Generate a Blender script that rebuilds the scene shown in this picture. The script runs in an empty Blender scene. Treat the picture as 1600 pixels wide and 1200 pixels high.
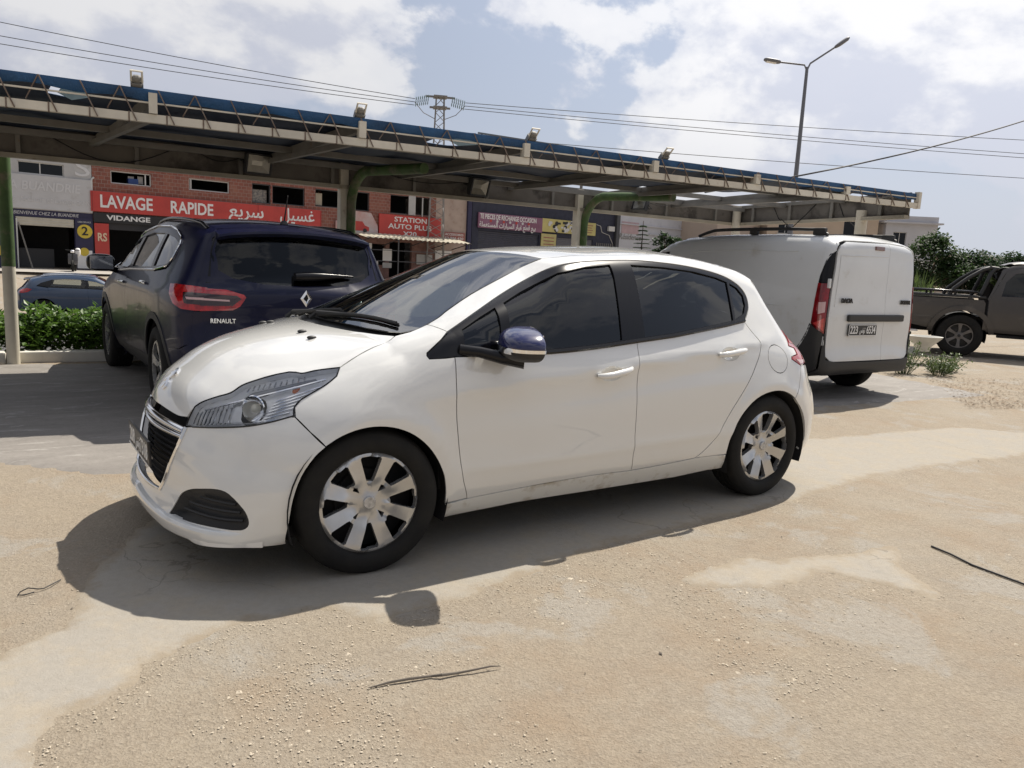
import bpy, bmesh, math, random
import numpy as np
from mathutils import Vector, Matrix, noise as mnoise
from mathutils.geometry import delaunay_2d_cdt
R = math.radians
random.seed(7)
rng = np.random.default_rng(7)
scene = bpy.context.scene
col = scene.collection

# ------------------------------------------------------------------ camera
cam_d = bpy.data.cameras.new('camera')
cam_d.sensor_fit = 'HORIZONTAL'; cam_d.sensor_width = 36.0; cam_d.lens = 27.0
cam_d.clip_start = 0.05; cam_d.clip_end = 3000.0
cam = bpy.data.objects.new('camera', cam_d); col.objects.link(cam)
_yaw, _pitch, _roll = 0.604617, -0.156804, 0.04969
_f = Vector((math.sin(_yaw)*math.cos(_pitch), math.cos(_yaw)*math.cos(_pitch), math.sin(_pitch)))
_r = Vector((math.cos(_yaw), -math.sin(_yaw), 0)); _u = _r.cross(_f)
_r2 = _r*math.cos(_roll)+_u*math.sin(_roll); _u2 = _u*math.cos(_roll)-_r*math.sin(_roll)
_m = Matrix((_r2, _u2, -_f)).transposed().to_4x4()
_m.translation = Vector((-0.4515, -3.640, 1.3135))
cam.matrix_world = _m
scene.camera = cam

# ------------------------------------------------------------------ sky, sun, exposure
SUN_AZ, SUN_EL = R(69.0), R(56.0)          # azimuth from +Y towards +X
world = bpy.data.worlds.new('World'); scene.world = world; world.use_nodes = True
wn, wl = world.node_tree.nodes, world.node_tree.links
for n in list(wn): wn.remove(n)
def WN(t, **kw):
    n = wn.new(t)
    for k, v in kw.items(): setattr(n, k, v)
    return n
def wmath(op, a, b=None, clamp=False):
    n = WN('ShaderNodeMath', operation=op, use_clamp=clamp)
    for i, v in enumerate((a, b)):
        if v is None: continue
        if isinstance(v, (int, float)): n.inputs[i].default_value = v
        else: wl.new(v, n.inputs[i])
    return n.outputs[0]
sky = WN('ShaderNodeTexSky', sky_type='NISHITA'); sky.sun_disc = False
sky.sun_elevation = SUN_EL; sky.sun_rotation = SUN_AZ; sky.altitude = 50; sky.air_density = 1.0; sky.dust_density = 1.6; sky.ozone_density = 1.6
tc = WN('ShaderNodeTexCoord'); sp = WN('ShaderNodeSeparateXYZ'); wl.new(tc.outputs['Generated'], sp.inputs[0])
# cumulus: billowy noise on the sky directions, lit edges found by comparing the field with itself a little nearer the sun
CLOUD_OFF = (6.3, 4.2, 0.8)
def wnoise(scale, detail, rough, shift=(0,0,0), zs=1.5, dist=0.0):
    mp = WN('ShaderNodeMapping'); mp.inputs['Location'].default_value = tuple(CLOUD_OFF[i]+shift[i] for i in range(3)); mp.inputs['Scale'].default_value = (1.0, 1.0, zs); wl.new(tc.outputs['Generated'], mp.inputs[0])
    n = WN('ShaderNodeTexNoise'); n.inputs['Scale'].default_value = scale; n.inputs['Detail'].default_value = detail; n.inputs['Roughness'].default_value = rough; n.inputs['Distortion'].default_value = dist
    wl.new(mp.outputs[0], n.inputs['Vector']); return n.outputs['Fac']
def wramp(src, pts):
    rp = WN('ShaderNodeValToRGB'); rp.color_ramp.interpolation = 'EASE'
    els = rp.color_ramp.elements
    while len(els) < len(pts): els.new(0.5)
    for e, (p, c) in zip(els, pts): e.position = p; e.color = (c, c, c, 1) if isinstance(c, (int, float)) else (*c, 1)
    wl.new(src, rp.inputs[0]); return rp.outputs[0]
def wmix(f, a, b):
    m = WN('ShaderNodeMixRGB')
    for i, v in enumerate((f, a, b)):
        if isinstance(v, tuple): m.inputs[i].default_value = (*v, 1)
        elif isinstance(v, float): m.inputs[i].default_value = v
        else: wl.new(v, m.inputs[i])
    return m.outputs[0]
big = wnoise(2.3, 10, 0.56, dist=0.1); sunw = wnoise(2.3, 10, 0.56, (0.030, 0.012, 0.075), dist=0.1)
cov = wnoise(0.9, 3, 0.5, (5.2, 1.3, 0.7)); field = wmath('ADD', big, wmath('MULTIPLY', wmath('SUBTRACT', cov, 0.42), 0.45))
mask = wramp(field, [(0.470, 0.0), (0.505, 0.85), (0.58, 1.0)])
lit = wramp(wmath('ADD', wmath('MULTIPLY', wmath('SUBTRACT', big, sunw), 2.2), 0.5), [(0.40, 0.0), (0.60, 1.0)])
ccol = wmix(lit, (9.0, 9.4, 10.8), (12.6, 12.6, 12.9))
haze_ = wramp(sp.outputs[2], [(0.0, 0.92), (0.12, 0.75), (0.30, 0.60), (0.8, 0.30)])
base = wmix(haze_, sky.outputs[0], (8.6, 9.4, 11.3))
mixc = wmix(mask, base, ccol)
low = wramp(sp.outputs[2], [(0.0, 0.75), (0.07, 0.45), (0.18, 0.0)])
mixs_ = wmix(low, mixc, (9.8, 10.1, 11.0))
# the sky is brighter round the sun and dimmer on the far side of the sky
dp = WN('ShaderNodeVectorMath', operation='DOT_PRODUCT'); wl.new(tc.outputs['Generated'], dp.inputs[0]); dp.inputs[1].default_value = (math.sin(SUN_AZ)*math.cos(SUN_EL), math.cos(SUN_AZ)*math.cos(SUN_EL), math.sin(SUN_EL))
glow = wramp(wmath('ADD', wmath('MULTIPLY', dp.outputs['Value'], 0.5), 0.5), [(0.0, 0.34), (0.45, 0.48), (0.76, 0.86), (0.88, 1.08), (1.0, 1.3)])
gm = WN('ShaderNodeMixRGB', blend_type='MULTIPLY'); gm.inputs[0].default_value = 1.0; wl.new(mixs_, gm.inputs[1]); wl.new(glow, gm.inputs[2]); mixs_ = gm.outputs[0]
bg = WN('ShaderNodeBackground'); bg.inputs['Strength'].default_value = 0.058; wl.new(mixs_, bg.inputs['Color'])
wo = WN('ShaderNodeOutputWorld'); wl.new(bg.outputs[0], wo.inputs[0])

sun_d = bpy.data.lights.new('sun', 'SUN'); sun_d.energy = 5.0; sun_d.angle = R(0.55); sun_d.color = (1.0, 0.93, 0.82)
sun = bpy.data.objects.new('sun', sun_d); col.objects.link(sun)
_sd = Vector((math.sin(SUN_AZ)*math.cos(SUN_EL), math.cos(SUN_AZ)*math.cos(SUN_EL), math.sin(SUN_EL)))
sun.rotation_euler = _sd.to_track_quat('Z', 'Y').to_euler(); sun.location = _sd*60

vs = scene.view_settings; vs.view_transform = 'Standard'; vs.look = 'None'; vs.exposure = 0.34; vs.gamma = 1.0; vs.use_curve_mapping = False
scene.cycles.max_bounces = 8; scene.cycles.transparent_max_bounces = 12; scene.cycles.glossy_bounces = 4; scene.cycles.diffuse_bounces = 3
# ------------------------------------------------------------------ materials
MATS = {}
def mat(name, base=(.5,.5,.5), rough=.6, metal=0., coat=0., spec=.5, var=None, bump=None, dirt=None, emit=None, trans=0., alpha=1., vcoord='Object', coat_rough=.04, rvar=0., coat_ior=1.5):
    """Principled material. var=(scale, amount[, second colour]) mottles the colour, bump=(scale, strength, distance),
    dirt=(colour, scale, threshold) lays patches of a second colour"""
    if name in MATS: return MATS[name]
    m = bpy.data.materials.new(name); m.use_nodes = True; N, L = m.node_tree.nodes, m.node_tree.links
    b = N['Principled BSDF']; b.inputs['Base Color'].default_value = (*base, 1); b.inputs['Roughness'].default_value = rough
    b.inputs['Metallic'].default_value = metal; b.inputs['Coat Weight'].default_value = coat; b.inputs['Coat Roughness'].default_value = coat_rough; b.inputs['Coat IOR'].default_value = coat_ior
    b.inputs['Specular IOR Level'].default_value = spec; b.inputs['Transmission Weight'].default_value = trans; b.inputs['Alpha'].default_value = alpha
    tc = N.new('ShaderNodeTexCoord'); src = None
    def noise(scale, detail=6, rough_=.6):
        n = N.new('ShaderNodeTexNoise'); n.inputs['Scale'].default_value = scale; n.inputs['Detail'].default_value = detail; n.inputs['Roughness'].default_value = rough_
        L.new(tc.outputs[vcoord], n.inputs['Vector']); return n.outputs['Fac']
    def ramp(s, p0, p1):
        r = N.new('ShaderNodeMapRange'); r.inputs['From Min'].default_value = p0; r.inputs['From Max'].default_value = p1; L.new(s, r.inputs['Value']); return r.outputs[0]
    def mix(f, a, c):
        x = N.new('ShaderNodeMixRGB')
        for i, v in ((0, f), (1, a), (2, c)):
            if isinstance(v, (tuple, list)): x.inputs[i].default_value = (*v, 1)
            elif isinstance(v, float): x.inputs[i].default_value = v
            else: L.new(v, x.inputs[i])
        return x.outputs[0]
    if var:
        c2 = var[2] if len(var) > 2 else tuple(c*(1-var[1]) for c in base)
        c1 = base if len(var) > 2 else tuple(min(1, c*(1+var[1]*.6)) for c in base)
        src = mix(ramp(noise(var[0], 8), .32, .68), c1, c2)
    if dirt:
        src = mix(ramp(noise(dirt[1], 9, .65), dirt[2], dirt[2]+.14), src if src is not None else base, dirt[0])
    if src is not None: L.new(src, b.inputs['Base Color'])
    if rvar:
        rr = N.new('ShaderNodeMapRange'); rr.inputs['To Min'].default_value = max(0, rough-rvar); rr.inputs['To Max'].default_value = min(1, rough+rvar); L.new(noise(6, 8), rr.inputs['Value']); L.new(rr.outputs[0], b.inputs['Roughness'])
    if bump:
        bp = N.new('ShaderNodeBump'); bp.inputs['Strength'].default_value = bump[1]; bp.inputs['Distance'].default_value = bump[2] if len(bump) > 2 else .01
        L.new(noise(bump[0], 8, .65), bp.inputs['Height']); L.new(bp.outputs[0], b.inputs['Normal'])
    if emit: b.inputs['Emission Color'].default_value = (*emit[0], 1); b.inputs['Emission Strength'].default_value = emit[1]
    MATS[name] = m; return m
def glass(name, tint=(.5,.55,.55), keep=.5, rough=.0, ior=1.5, refl=1.0):
    "thin sheet of (tinted) window glass: transparent with a fresnel reflection"
    if name in MATS: return MATS[name]
    m = bpy.data.materials.new(name); m.use_nodes = True; N, L = m.node_tree.nodes, m.node_tree.links
    for n in list(N): N.remove(n)
    t = N.new('ShaderNodeBsdfTransparent'); t.inputs[0].default_value = (*[c*keep for c in tint], 1)
    g = N.new('ShaderNodeBsdfGlossy'); g.inputs['Roughness'].default_value = rough; g.inputs['Color'].default_value = (refl, refl, refl, 1)
    f = N.new('ShaderNodeFresnel'); f.inputs['IOR'].default_value = ior
    mx = N.new('ShaderNodeMixShader'); o = N.new('ShaderNodeOutputMaterial')
    L.new(f.outputs[0], mx.inputs[0]); L.new(t.outputs[0], mx.inputs[1]); L.new(g.outputs[0], mx.inputs[2]); L.new(mx.outputs[0], o.inputs[0])
    MATS[name] = m; return m

# ------------------------------------------------------------------ objects
def tag(o, label=None, cat=None, group=None, kind=None):
    if label: o['label'] = label
    if cat: o['category'] = cat
    if group: o['group'] = group
    if kind: o['kind'] = kind
    return o
def empty(name, loc=(0,0,0), rz=0., **t):
    o = bpy.data.objects.new(name, None); col.objects.link(o); o.location = loc; o.rotation_euler = (0,0,rz); o.empty_display_size = .2
    return tag(o, **t)
def mobj(name, verts, faces, m=None, parent=None, smooth=False, normals=None, loc=None, **t):
    me = bpy.data.meshes.new(name)
    me.from_pydata([tuple(map(float, v)) for v in verts], [], [tuple(map(int, f)) for f in faces]); me.update()
    if smooth is True: me.polygons.foreach_set('use_smooth', [True]*len(me.polygons))
    elif smooth:   # auto smooth by angle
        me.polygons.foreach_set('use_smooth', [True]*len(me.polygons)); me.set_sharp_from_angle(angle=R(smooth))
    if normals is not None:
        me.polygons.foreach_set('use_smooth', [True]*len(me.polygons)); me.normals_split_custom_set(normals)
    o = bpy.data.objects.new(name, me); col.objects.link(o)
    if m is not None:
        for mm in (m if isinstance(m, (list, tuple)) else [m]): me.materials.append(mm)
    if parent is not None: o.parent = parent
    if loc is not None: o.location = loc
    return tag(o, **t)
def copy_tree(o, parent=None, loc=None, rz=None):
    c = o.copy(); col.objects.link(c)
    if parent is not None: c.parent = parent
    if loc is not None: c.location = loc
    if rz is not None: c.rotation_euler = (0,0,rz)
    for ch in list(o.children): copy_tree(ch, c)
    return c
class MB:
    "collects simple shapes into one mesh"
    def __init__(s): s.v=[]; s.f=[]; s.mi=[]
    def add(s, v, f, mi=0):
        n=len(s.v); s.v += [tuple(map(float,a)) for a in v]; s.f += [tuple(int(i)+n for i in a) for a in f]; s.mi += [mi]*len(f); return s
    def box(s, c, d, rot=None, bev=0., mi=0):
        c=Vector(c); h=Vector(d)/2; M=rot if rot is not None else Matrix.Identity(3)
        if isinstance(M,(int,float)): M=Matrix.Rotation(M,3,'Z')
        if bev>0:
            bm=bmesh.new(); bmesh.ops.create_cube(bm,size=1); bmesh.ops.scale(bm,vec=Vector(d),verts=bm.verts)
            bmesh.ops.bevel(bm,geom=list(bm.edges)+list(bm.verts),offset=min(bev,min(d)*.45),segments=2,affect='EDGES',profile=.6)
            bm.verts.index_update(); s.add([c+M@v.co for v in bm.verts],[[v.index for v in f.verts] for f in bm.faces],mi); bm.free(); return s
        vs_=[c+M@Vector((x*h.x,y*h.y,z*h.z)) for x in(-1,1) for y in(-1,1) for z in(-1,1)]
        return s.add(vs_,[(0,1,3,2),(4,6,7,5),(0,4,5,1),(2,3,7,6),(0,2,6,4),(1,5,7,3)],mi)
    def bar(s, a, b, w, h=None, up=(0,0,1), mi=0):
        a=Vector(a); b=Vector(b); d=(b-a); L=d.length; d.normalize(); u=Vector(up)
        if abs(d.dot(u))>.98: u=Vector((1,0,0))
        sd=d.cross(u).normalized(); u=sd.cross(d); h=w if h is None else h
        M=Matrix((sd,d,u)).transposed(); return s.box((a+b)/2,(w,L,h),M,mi=mi)
    def tube(s, pts, r, n=10, caps=True, mi=0):
        P=[Vector(p) for p in pts]; rs=r if isinstance(r,(list,tuple)) else [r]*len(P); rings=[]; up=None
        for i,p in enumerate(P):
            d=(P[min(i+1,len(P)-1)]-P[max(i-1,0)]).normalized()
            if up is None: up=Vector((0,0,1)) if abs(d.z)<.9 else Vector((1,0,0))
            sd=d.cross(up).normalized(); up=sd.cross(d).normalized()
            rings.append([p+(sd*math.cos(2*math.pi*k/n)+up*math.sin(2*math.pi*k/n))*rs[i] for k in range(n)])
        v=[q for g in rings for q in g]; f=[]
        for i in range(len(P)-1):
            for k in range(n): f.append((i*n+k,i*n+(k+1)%n,(i+1)*n+(k+1)%n,(i+1)*n+k))
        if caps: f.append(tuple(range(n-1,-1,-1))); f.append(tuple((len(P)-1)*n+k for k in range(n)))
        return s.add(v,f,mi)
    def lathe(s, prof, c=(0,0,0), axis='y', n=48, a0=0., a1=2*math.pi, mi=0, close=False):
        "prof = list of (radius, axial)"
        full=abs(a1-a0)>6.28; m=n if full else n+1; v=[]; f=[]
        for r,a in prof:
            for k in range(m):
                t=a0+(a1-a0)*k/n; ct,st=math.cos(t)*r,math.sin(t)*r
                q={'y':(ct,a,st),'z':(ct,st,a),'x':(a,ct,st)}[axis]; v.append((c[0]+q[0],c[1]+q[1],c[2]+q[2]))
        for i in range(len(prof)-1):
            for k in range(n if full else n):
                k2=(k+1)%m; f.append((i*m+k,i*m+k2,(i+1)*m+k2,(i+1)*m+k))
        return s.add(v,f,mi)
    def prism(s, poly, fn, d, mi=0):
        "extrude a 2-D polygon; fn(u,v,w) -> point, w in 0..d"
        n=len(poly); v=[fn(a,b,0) for a,b in poly]+[fn(a,b,d) for a,b in poly]
        f=[tuple(range(n)),tuple(range(2*n-1,n-1,-1))]+[(i,i+n,(i+1)%n+n,(i+1)%n) for i in range(n)]
        return s.add(v,f,mi)
    def build(s, name, m, parent=None, smooth=False, **t):
        o=mobj(name,s.v,s.f,m,parent,smooth,**t)
        if any(s.mi): o.data.polygons.foreach_set('material_index',s.mi)
        return o
def fix_normals(o):
    bm=bmesh.new(); bm.from_mesh(o.data); bmesh.ops.recalc_face_normals(bm,faces=bm.faces); bm.to_mesh(o.data); bm.free(); return o
_font_cache={}
def text_mesh(txt, size=1., align='CENTER', depth=.0, bold=0., spacing=1.):
    "glyph outlines of a string as (verts, faces) in the XY plane"
    cu=bpy.data.curves.new('t','FONT'); cu.body=txt; cu.size=size; cu.align_x=align; cu.align_y='CENTER'; cu.extrude=depth; cu.offset=bold; cu.space_character=spacing; cu.resolution_u=3
    o=bpy.data.objects.new('t',cu); col.objects.link(o); dg=bpy.context.evaluated_depsgraph_get(); me=o.evaluated_get(dg).to_mesh()
    v=[tuple(a.co) for a in me.vertices]; f=[tuple(p.vertices) for p in me.polygons]; o.to_mesh_clear(); bpy.data.objects.remove(o); bpy.data.curves.remove(cu); return v,f
def put_text(name, txt, m, parent, origin, right, up, size, align='CENTER', width=None, bold=0., depth=.004, spacing=1., shear=0.):
    v,f=text_mesh(txt,size,align,depth,bold,spacing)
    if not v: return None
    o=Vector(origin); r=Vector(right).normalized(); u=Vector(up).normalized(); n=r.cross(u)
    sx=1.
    if width: xs=[a[0] for a in v]; sx=width/max(1e-6,max(xs)-min(xs))
    return mobj(name,[o+r*((a[0]+shear*a[1])*sx)+u*a[1]+n*(a[2]) for a in v],f,m,parent)

# ------------------------------------------------------------------ implicit car body and panels laid on it
def pch(xs,ys,x):
    "cubic hermite interpolation, monotone-ish tangents; ys may be 2-D (last axis = values)"
    xs=np.asarray(xs,float); ys=np.asarray(ys,float); d=np.diff(ys)/np.diff(xs)
    m=np.zeros_like(ys); m[0]=d[0]; m[-1]=d[-1]
    h=np.diff(xs); m[1:-1]=(h[1:]*d[:-1]+h[:-1]*d[1:])/(h[1:]+h[:-1])
    x=np.clip(x,xs[0],xs[-1]); i=np.clip(np.searchsorted(xs,x)-1,0,len(xs)-2); hh=h[i]; t=(x-xs[i])/hh
    return ys[i]*(1+2*t)*(1-t)**2+hh*m[i]*t*(1-t)**2+ys[i+1]*t*t*(3-2*t)+hh*m[i+1]*t*t*(t-1)
def cr(pts,n=8):
    "Catmull-Rom through the points; a point given with a third value 1 is a corner"
    P=[np.array(p[:2],float) for p in pts]; C=[len(p)>2 and p[2] for p in pts]; out=[]
    for i in range(len(P)-1):
        a,b=P[i],P[i+1]; L=np.linalg.norm(b-a)
        def tan(j):
            if j==0 or j==len(P)-1 or C[j]: return None
            u,v=P[j]-P[j-1],P[j+1]-P[j]; lu,lv=np.linalg.norm(u),np.linalg.norm(v)
            return (u/lu*lv+v/lv*lu)/(lu+lv)
        ta,tb=tan(i),tan(i+1); c=(b-a)/L
        ta=c if ta is None else ta; tb=c if tb is None else tb
        for k in range(n):
            t=k/n; out.append(a*(1+2*t)*(1-t)**2+L*ta*t*(1-t)**2+b*t*t*(3-2*t)+L*tb*t*t*(t-1))
    out.append(P[-1]); return np.array(out)
def smax(a,b,k):
    h=np.maximum(k-np.abs(a-b),0)/k; return np.maximum(a,b)+h*h*k*.25
class Body:
    """implicit car body: profile(x,z) swept over the width, cut by half-width W(x,z). F<0 inside"""
    def __init__(s,prof,zl,xw,tab,front,rear,drop,k=(.1,.1),arches=(),x0=0,res=.012,kx=None,extra=None):
        s.ex=extra
        s.pr=cr(prof+[prof[0]],6); s.zl=zl; s.xw=xw; s.tab=np.array(tab,float); s.fr=front; s.re=rear; s.dr=drop; s.k=k; s.ar=arches; s.kx=kx
        lo=s.pr.min(0)-.4; hi=s.pr.max(0)+.4; s.lo=lo; s.h=res
        nx,nz=(np.ceil((hi-lo)/res).astype(int)+1); gx=lo[0]+res*np.arange(nx); gz=lo[1]+res*np.arange(nz)
        X,Z=np.meshgrid(gx,gz,indexing='ij'); A=s.pr[:-1];B=s.pr[1:]
        D=np.full(X.shape,9.); ins=np.zeros(X.shape,bool)
        for a,b in zip(A,B):
            e=b-a; L=e@e
            if L<1e-12: continue
            t=np.clip(((X-a[0])*e[0]+(Z-a[1])*e[1])/L,0,1)
            D=np.minimum(D,(X-a[0]-t*e[0])**2+(Z-a[1]-t*e[1])**2)
            if a[1]!=b[1]:
                c=((a[1]>Z)!=(b[1]>Z))&(X<(b[0]-a[0])*(Z-a[1])/(b[1]-a[1])+a[0]); ins^=c
        s.G=np.where(ins,-1,1)*np.sqrt(D); s.sh=X.shape; s.WG=s.W0(X.ravel(),Z.ravel()).reshape(X.shape)
    def W0(s,x,z):
        x=np.clip(x,s.xw[0],s.xw[-1]); z=np.clip(z,s.zl[0],s.zl[-1])
        # interpolate table in z for every station then in x
        cols=np.stack([pch(s.zl,s.tab[i],z) for i in range(len(s.xw))],0)
        xs=np.asarray(s.xw,float); h=np.diff(xs); d=(cols[1:]-cols[:-1])/h[:,None]; m=np.empty_like(cols); m[0]=d[0]; m[-1]=d[-1]
        m[1:-1]=(h[1:,None]*d[:-1]+h[:-1,None]*d[1:])/(h[1:]+h[:-1])[:,None]
        i=np.clip(np.searchsorted(xs,x)-1,0,len(xs)-2); n=np.arange(len(x)); t=(x-xs[i])/h[i]; hh=h[i]
        w=cols[i,n]*(1+2*t)*(1-t)**2+hh*m[i,n]*t*(1-t)**2+cols[i+1,n]*t*t*(3-2*t)+hh*m[i+1,n]*t*t*(t-1)
        if s.ex is not None: w=w+s.ex(x,z)
        for (ax,az,r,amp,sg) in s.ar:
            rr=np.hypot(x-ax,z-az); w=w+amp*np.exp(-((rr-r)/sg)**2)
        return w
    def interp(s,G,x,z):
        u=np.clip((x-s.lo[0])/s.h,1,s.sh[0]-3); v=np.clip((z-s.lo[1])/s.h,1,s.sh[1]-3)
        i=u.astype(int); j=v.astype(int); a=u-i; b=v-j
        def w(t): t2=t*t; t3=t2*t; return (-.5*t+t2-.5*t3,1-2.5*t2+1.5*t3,.5*t+2*t2-1.5*t3,-.5*t2+.5*t3)
        wa,wb=w(a),w(b); r=0; g=G.ravel(); k=(i-1)*s.sh[1]+j-1
        for p in range(4):
            c=0
            for q in range(4): c=c+wb[q]*g[k+p*s.sh[1]+q]
            r=r+wa[p]*c
        return r
    def W(s,x,z): return s.interp(s.WG,x,z)
    def F(s,P):
        P=np.asarray(P,float); x,y,z=P[:,0],np.abs(P[:,1]),P[:,2]
        dx,dz=s.dr(x,y,z)
        fx=s.fr(y,z); rx=s.re(y,z)
        if not hasattr(s,'xm'): s.xm=(s.pr[:,0].min(),s.pr[:,0].max())
        xm0,xm1=s.xm; L=xm1-xm0
        t=np.clip((x-xm0)/L,0,1); wf=np.clip(1-t/.30,0,1); wf=wf*wf*(3-2*wf); wr=np.clip((t-.72)/.28,0,1); wr=wr*wr*(3-2*wr)
        g=s.interp(s.G,x-dx-fx*wf+rx*wr,z+dz)
        k=s.k[0] if s.kx is None else s.kx(x,z)
        return smax(g,y-s.W(x,z),k)
    def N(s,P,e=.004):
        g=np.stack([s.F(P+np.eye(3)[i]*e)-s.F(P-np.eye(3)[i]*e) for i in range(3)],1)
        return g/np.maximum(np.linalg.norm(g,axis=1,keepdims=True),1e-9)
    def cast(s,O,D,t0,t1,n=60):
        "walk the rays O+tD to the surface; a ray that misses stops at its closest approach"
        O=np.asarray(O,float);D=np.asarray(D,float); t=np.full(len(O),float(t0)); pt=t.copy(); best=np.full(len(O),9.); tb=t.copy(); hit=np.zeros(len(O),bool)
        for _ in range(26):
            v=s.F(O+t[:,None]*D); c=v<best; best=np.where(c,v,best); tb=np.where(c,t,tb)
            new=(v<0)&~hit; hit|=new; act=~hit; pt=np.where(act,t,pt); t=np.where(act,t+np.clip(v*.75,.0015,.25),t)
        lo=np.where(hit,pt,t); hi=t.copy()
        for _ in range(11):
            m=(lo+hi)/2; v=s.F(O+m[:,None]*D); lo=np.where(v>0,m,lo); hi=np.where(v>0,hi,m)
        tt=np.where(hit,(lo+hi)/2,np.where(np.abs(best)<.02,tb,tb))
        return O+tt[:,None]*D,hit
def inpoly(P, poly):
    x,y=P[:,0],P[:,1]; ins=np.zeros(len(P),bool); q=np.roll(poly,-1,0)
    for (ax,ay),(bx,by) in zip(poly,q):
        if ay==by: continue
        ins^=((ay>y)!=(by>y))&(x<(bx-ax)*(y-ay)/(by-ay)+ax)
    return ins
def resample(poly, st, closed=True):
    out=[]; P=[np.array(p,float) for p in poly]; n=len(P)
    for i in range(n if closed else n-1):
        a,b=P[i],P[(i+1)%n]; k=max(1,int(np.ceil(np.linalg.norm(b-a)/st)))
        for j in range(k): out.append(a+(b-a)*j/k)
    if not closed: out.append(P[-1])
    return np.array(out)
def crv(pts, n=5):
    "smooth curve through 3-D points (ends kept)"
    P=np.array(pts,float); out=[]
    for i in range(len(P)-1):
        a,b=P[i],P[i+1]; L=np.linalg.norm(b-a); ta=P[min(i+1,len(P)-1)]-P[max(i-1,0)]; tb=P[min(i+2,len(P)-1)]-P[i]; ta=ta/max(1e-9,np.linalg.norm(ta))*L; tb=tb/max(1e-9,np.linalg.norm(tb))*L
        for k in range(n):
            t=k/n; out.append(tuple(a*(1+2*t)*(1-t)**2+ta*t*(1-t)**2+b*t*t*(3-2*t)+tb*t*t*(t-1)))
    return out+[tuple(P[-1])]
def shrink(poly, g):
    P=np.asarray(poly,float); n=len(P); A=.5*np.sum(P[:,0]*np.roll(P[:,1],-1)-np.roll(P[:,0],-1)*P[:,1]); sg=1 if A>0 else -1
    e=np.roll(P,-1,0)-P; L=np.maximum(np.linalg.norm(e,axis=1,keepdims=True),1e-9); e/=L; nr=np.stack([-e[:,1],e[:,0]],1)*sg
    m=nr+np.roll(nr,1,0); m/=np.maximum((m*m).sum(1,keepdims=True),.5)/2*1.0
    return P+m*g
class Plane:
    "parallel projection along D"
    def __init__(s,D,up=(0,0,1),far=3.4):
        s.D=np.array(D,float); s.D/=np.linalg.norm(s.D); u=np.array(up,float); s.e1=np.cross(s.D,u); s.e1/=np.linalg.norm(s.e1); s.e2=np.cross(s.e1,s.D); s.far=far
    def to2(s,P): P=np.asarray(P,float); return np.stack([P@s.e1,P@s.e2],1)
    def rays(s,U,c): 
        O=U[:,:1]*s.e1+U[:,1:2]*s.e2+(c@s.D-s.far)*s.D; return O,np.repeat(s.D[None],len(U),0),0,2*s.far
class Cyl:
    "projection towards a vertical axis through (ax,0); sg=-1 looks at the front, +1 at the rear"
    def __init__(s,ax,sg,R0=1.): s.ax=ax; s.sg=sg; s.R=R0
    def to2(s,P): P=np.asarray(P,float); return np.stack([np.arctan2(P[:,1],(P[:,0]-s.ax)*s.sg)*s.R,P[:,2]],1)
    def rays(s,U,c):
        t=U[:,0]/s.R; out=np.stack([np.cos(t)*s.sg,np.sin(t),0*t],1); ax=np.stack([0*t+s.ax,0*t,U[:,1]],1); return ax+out*1.9,-out,0,1.85
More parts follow.
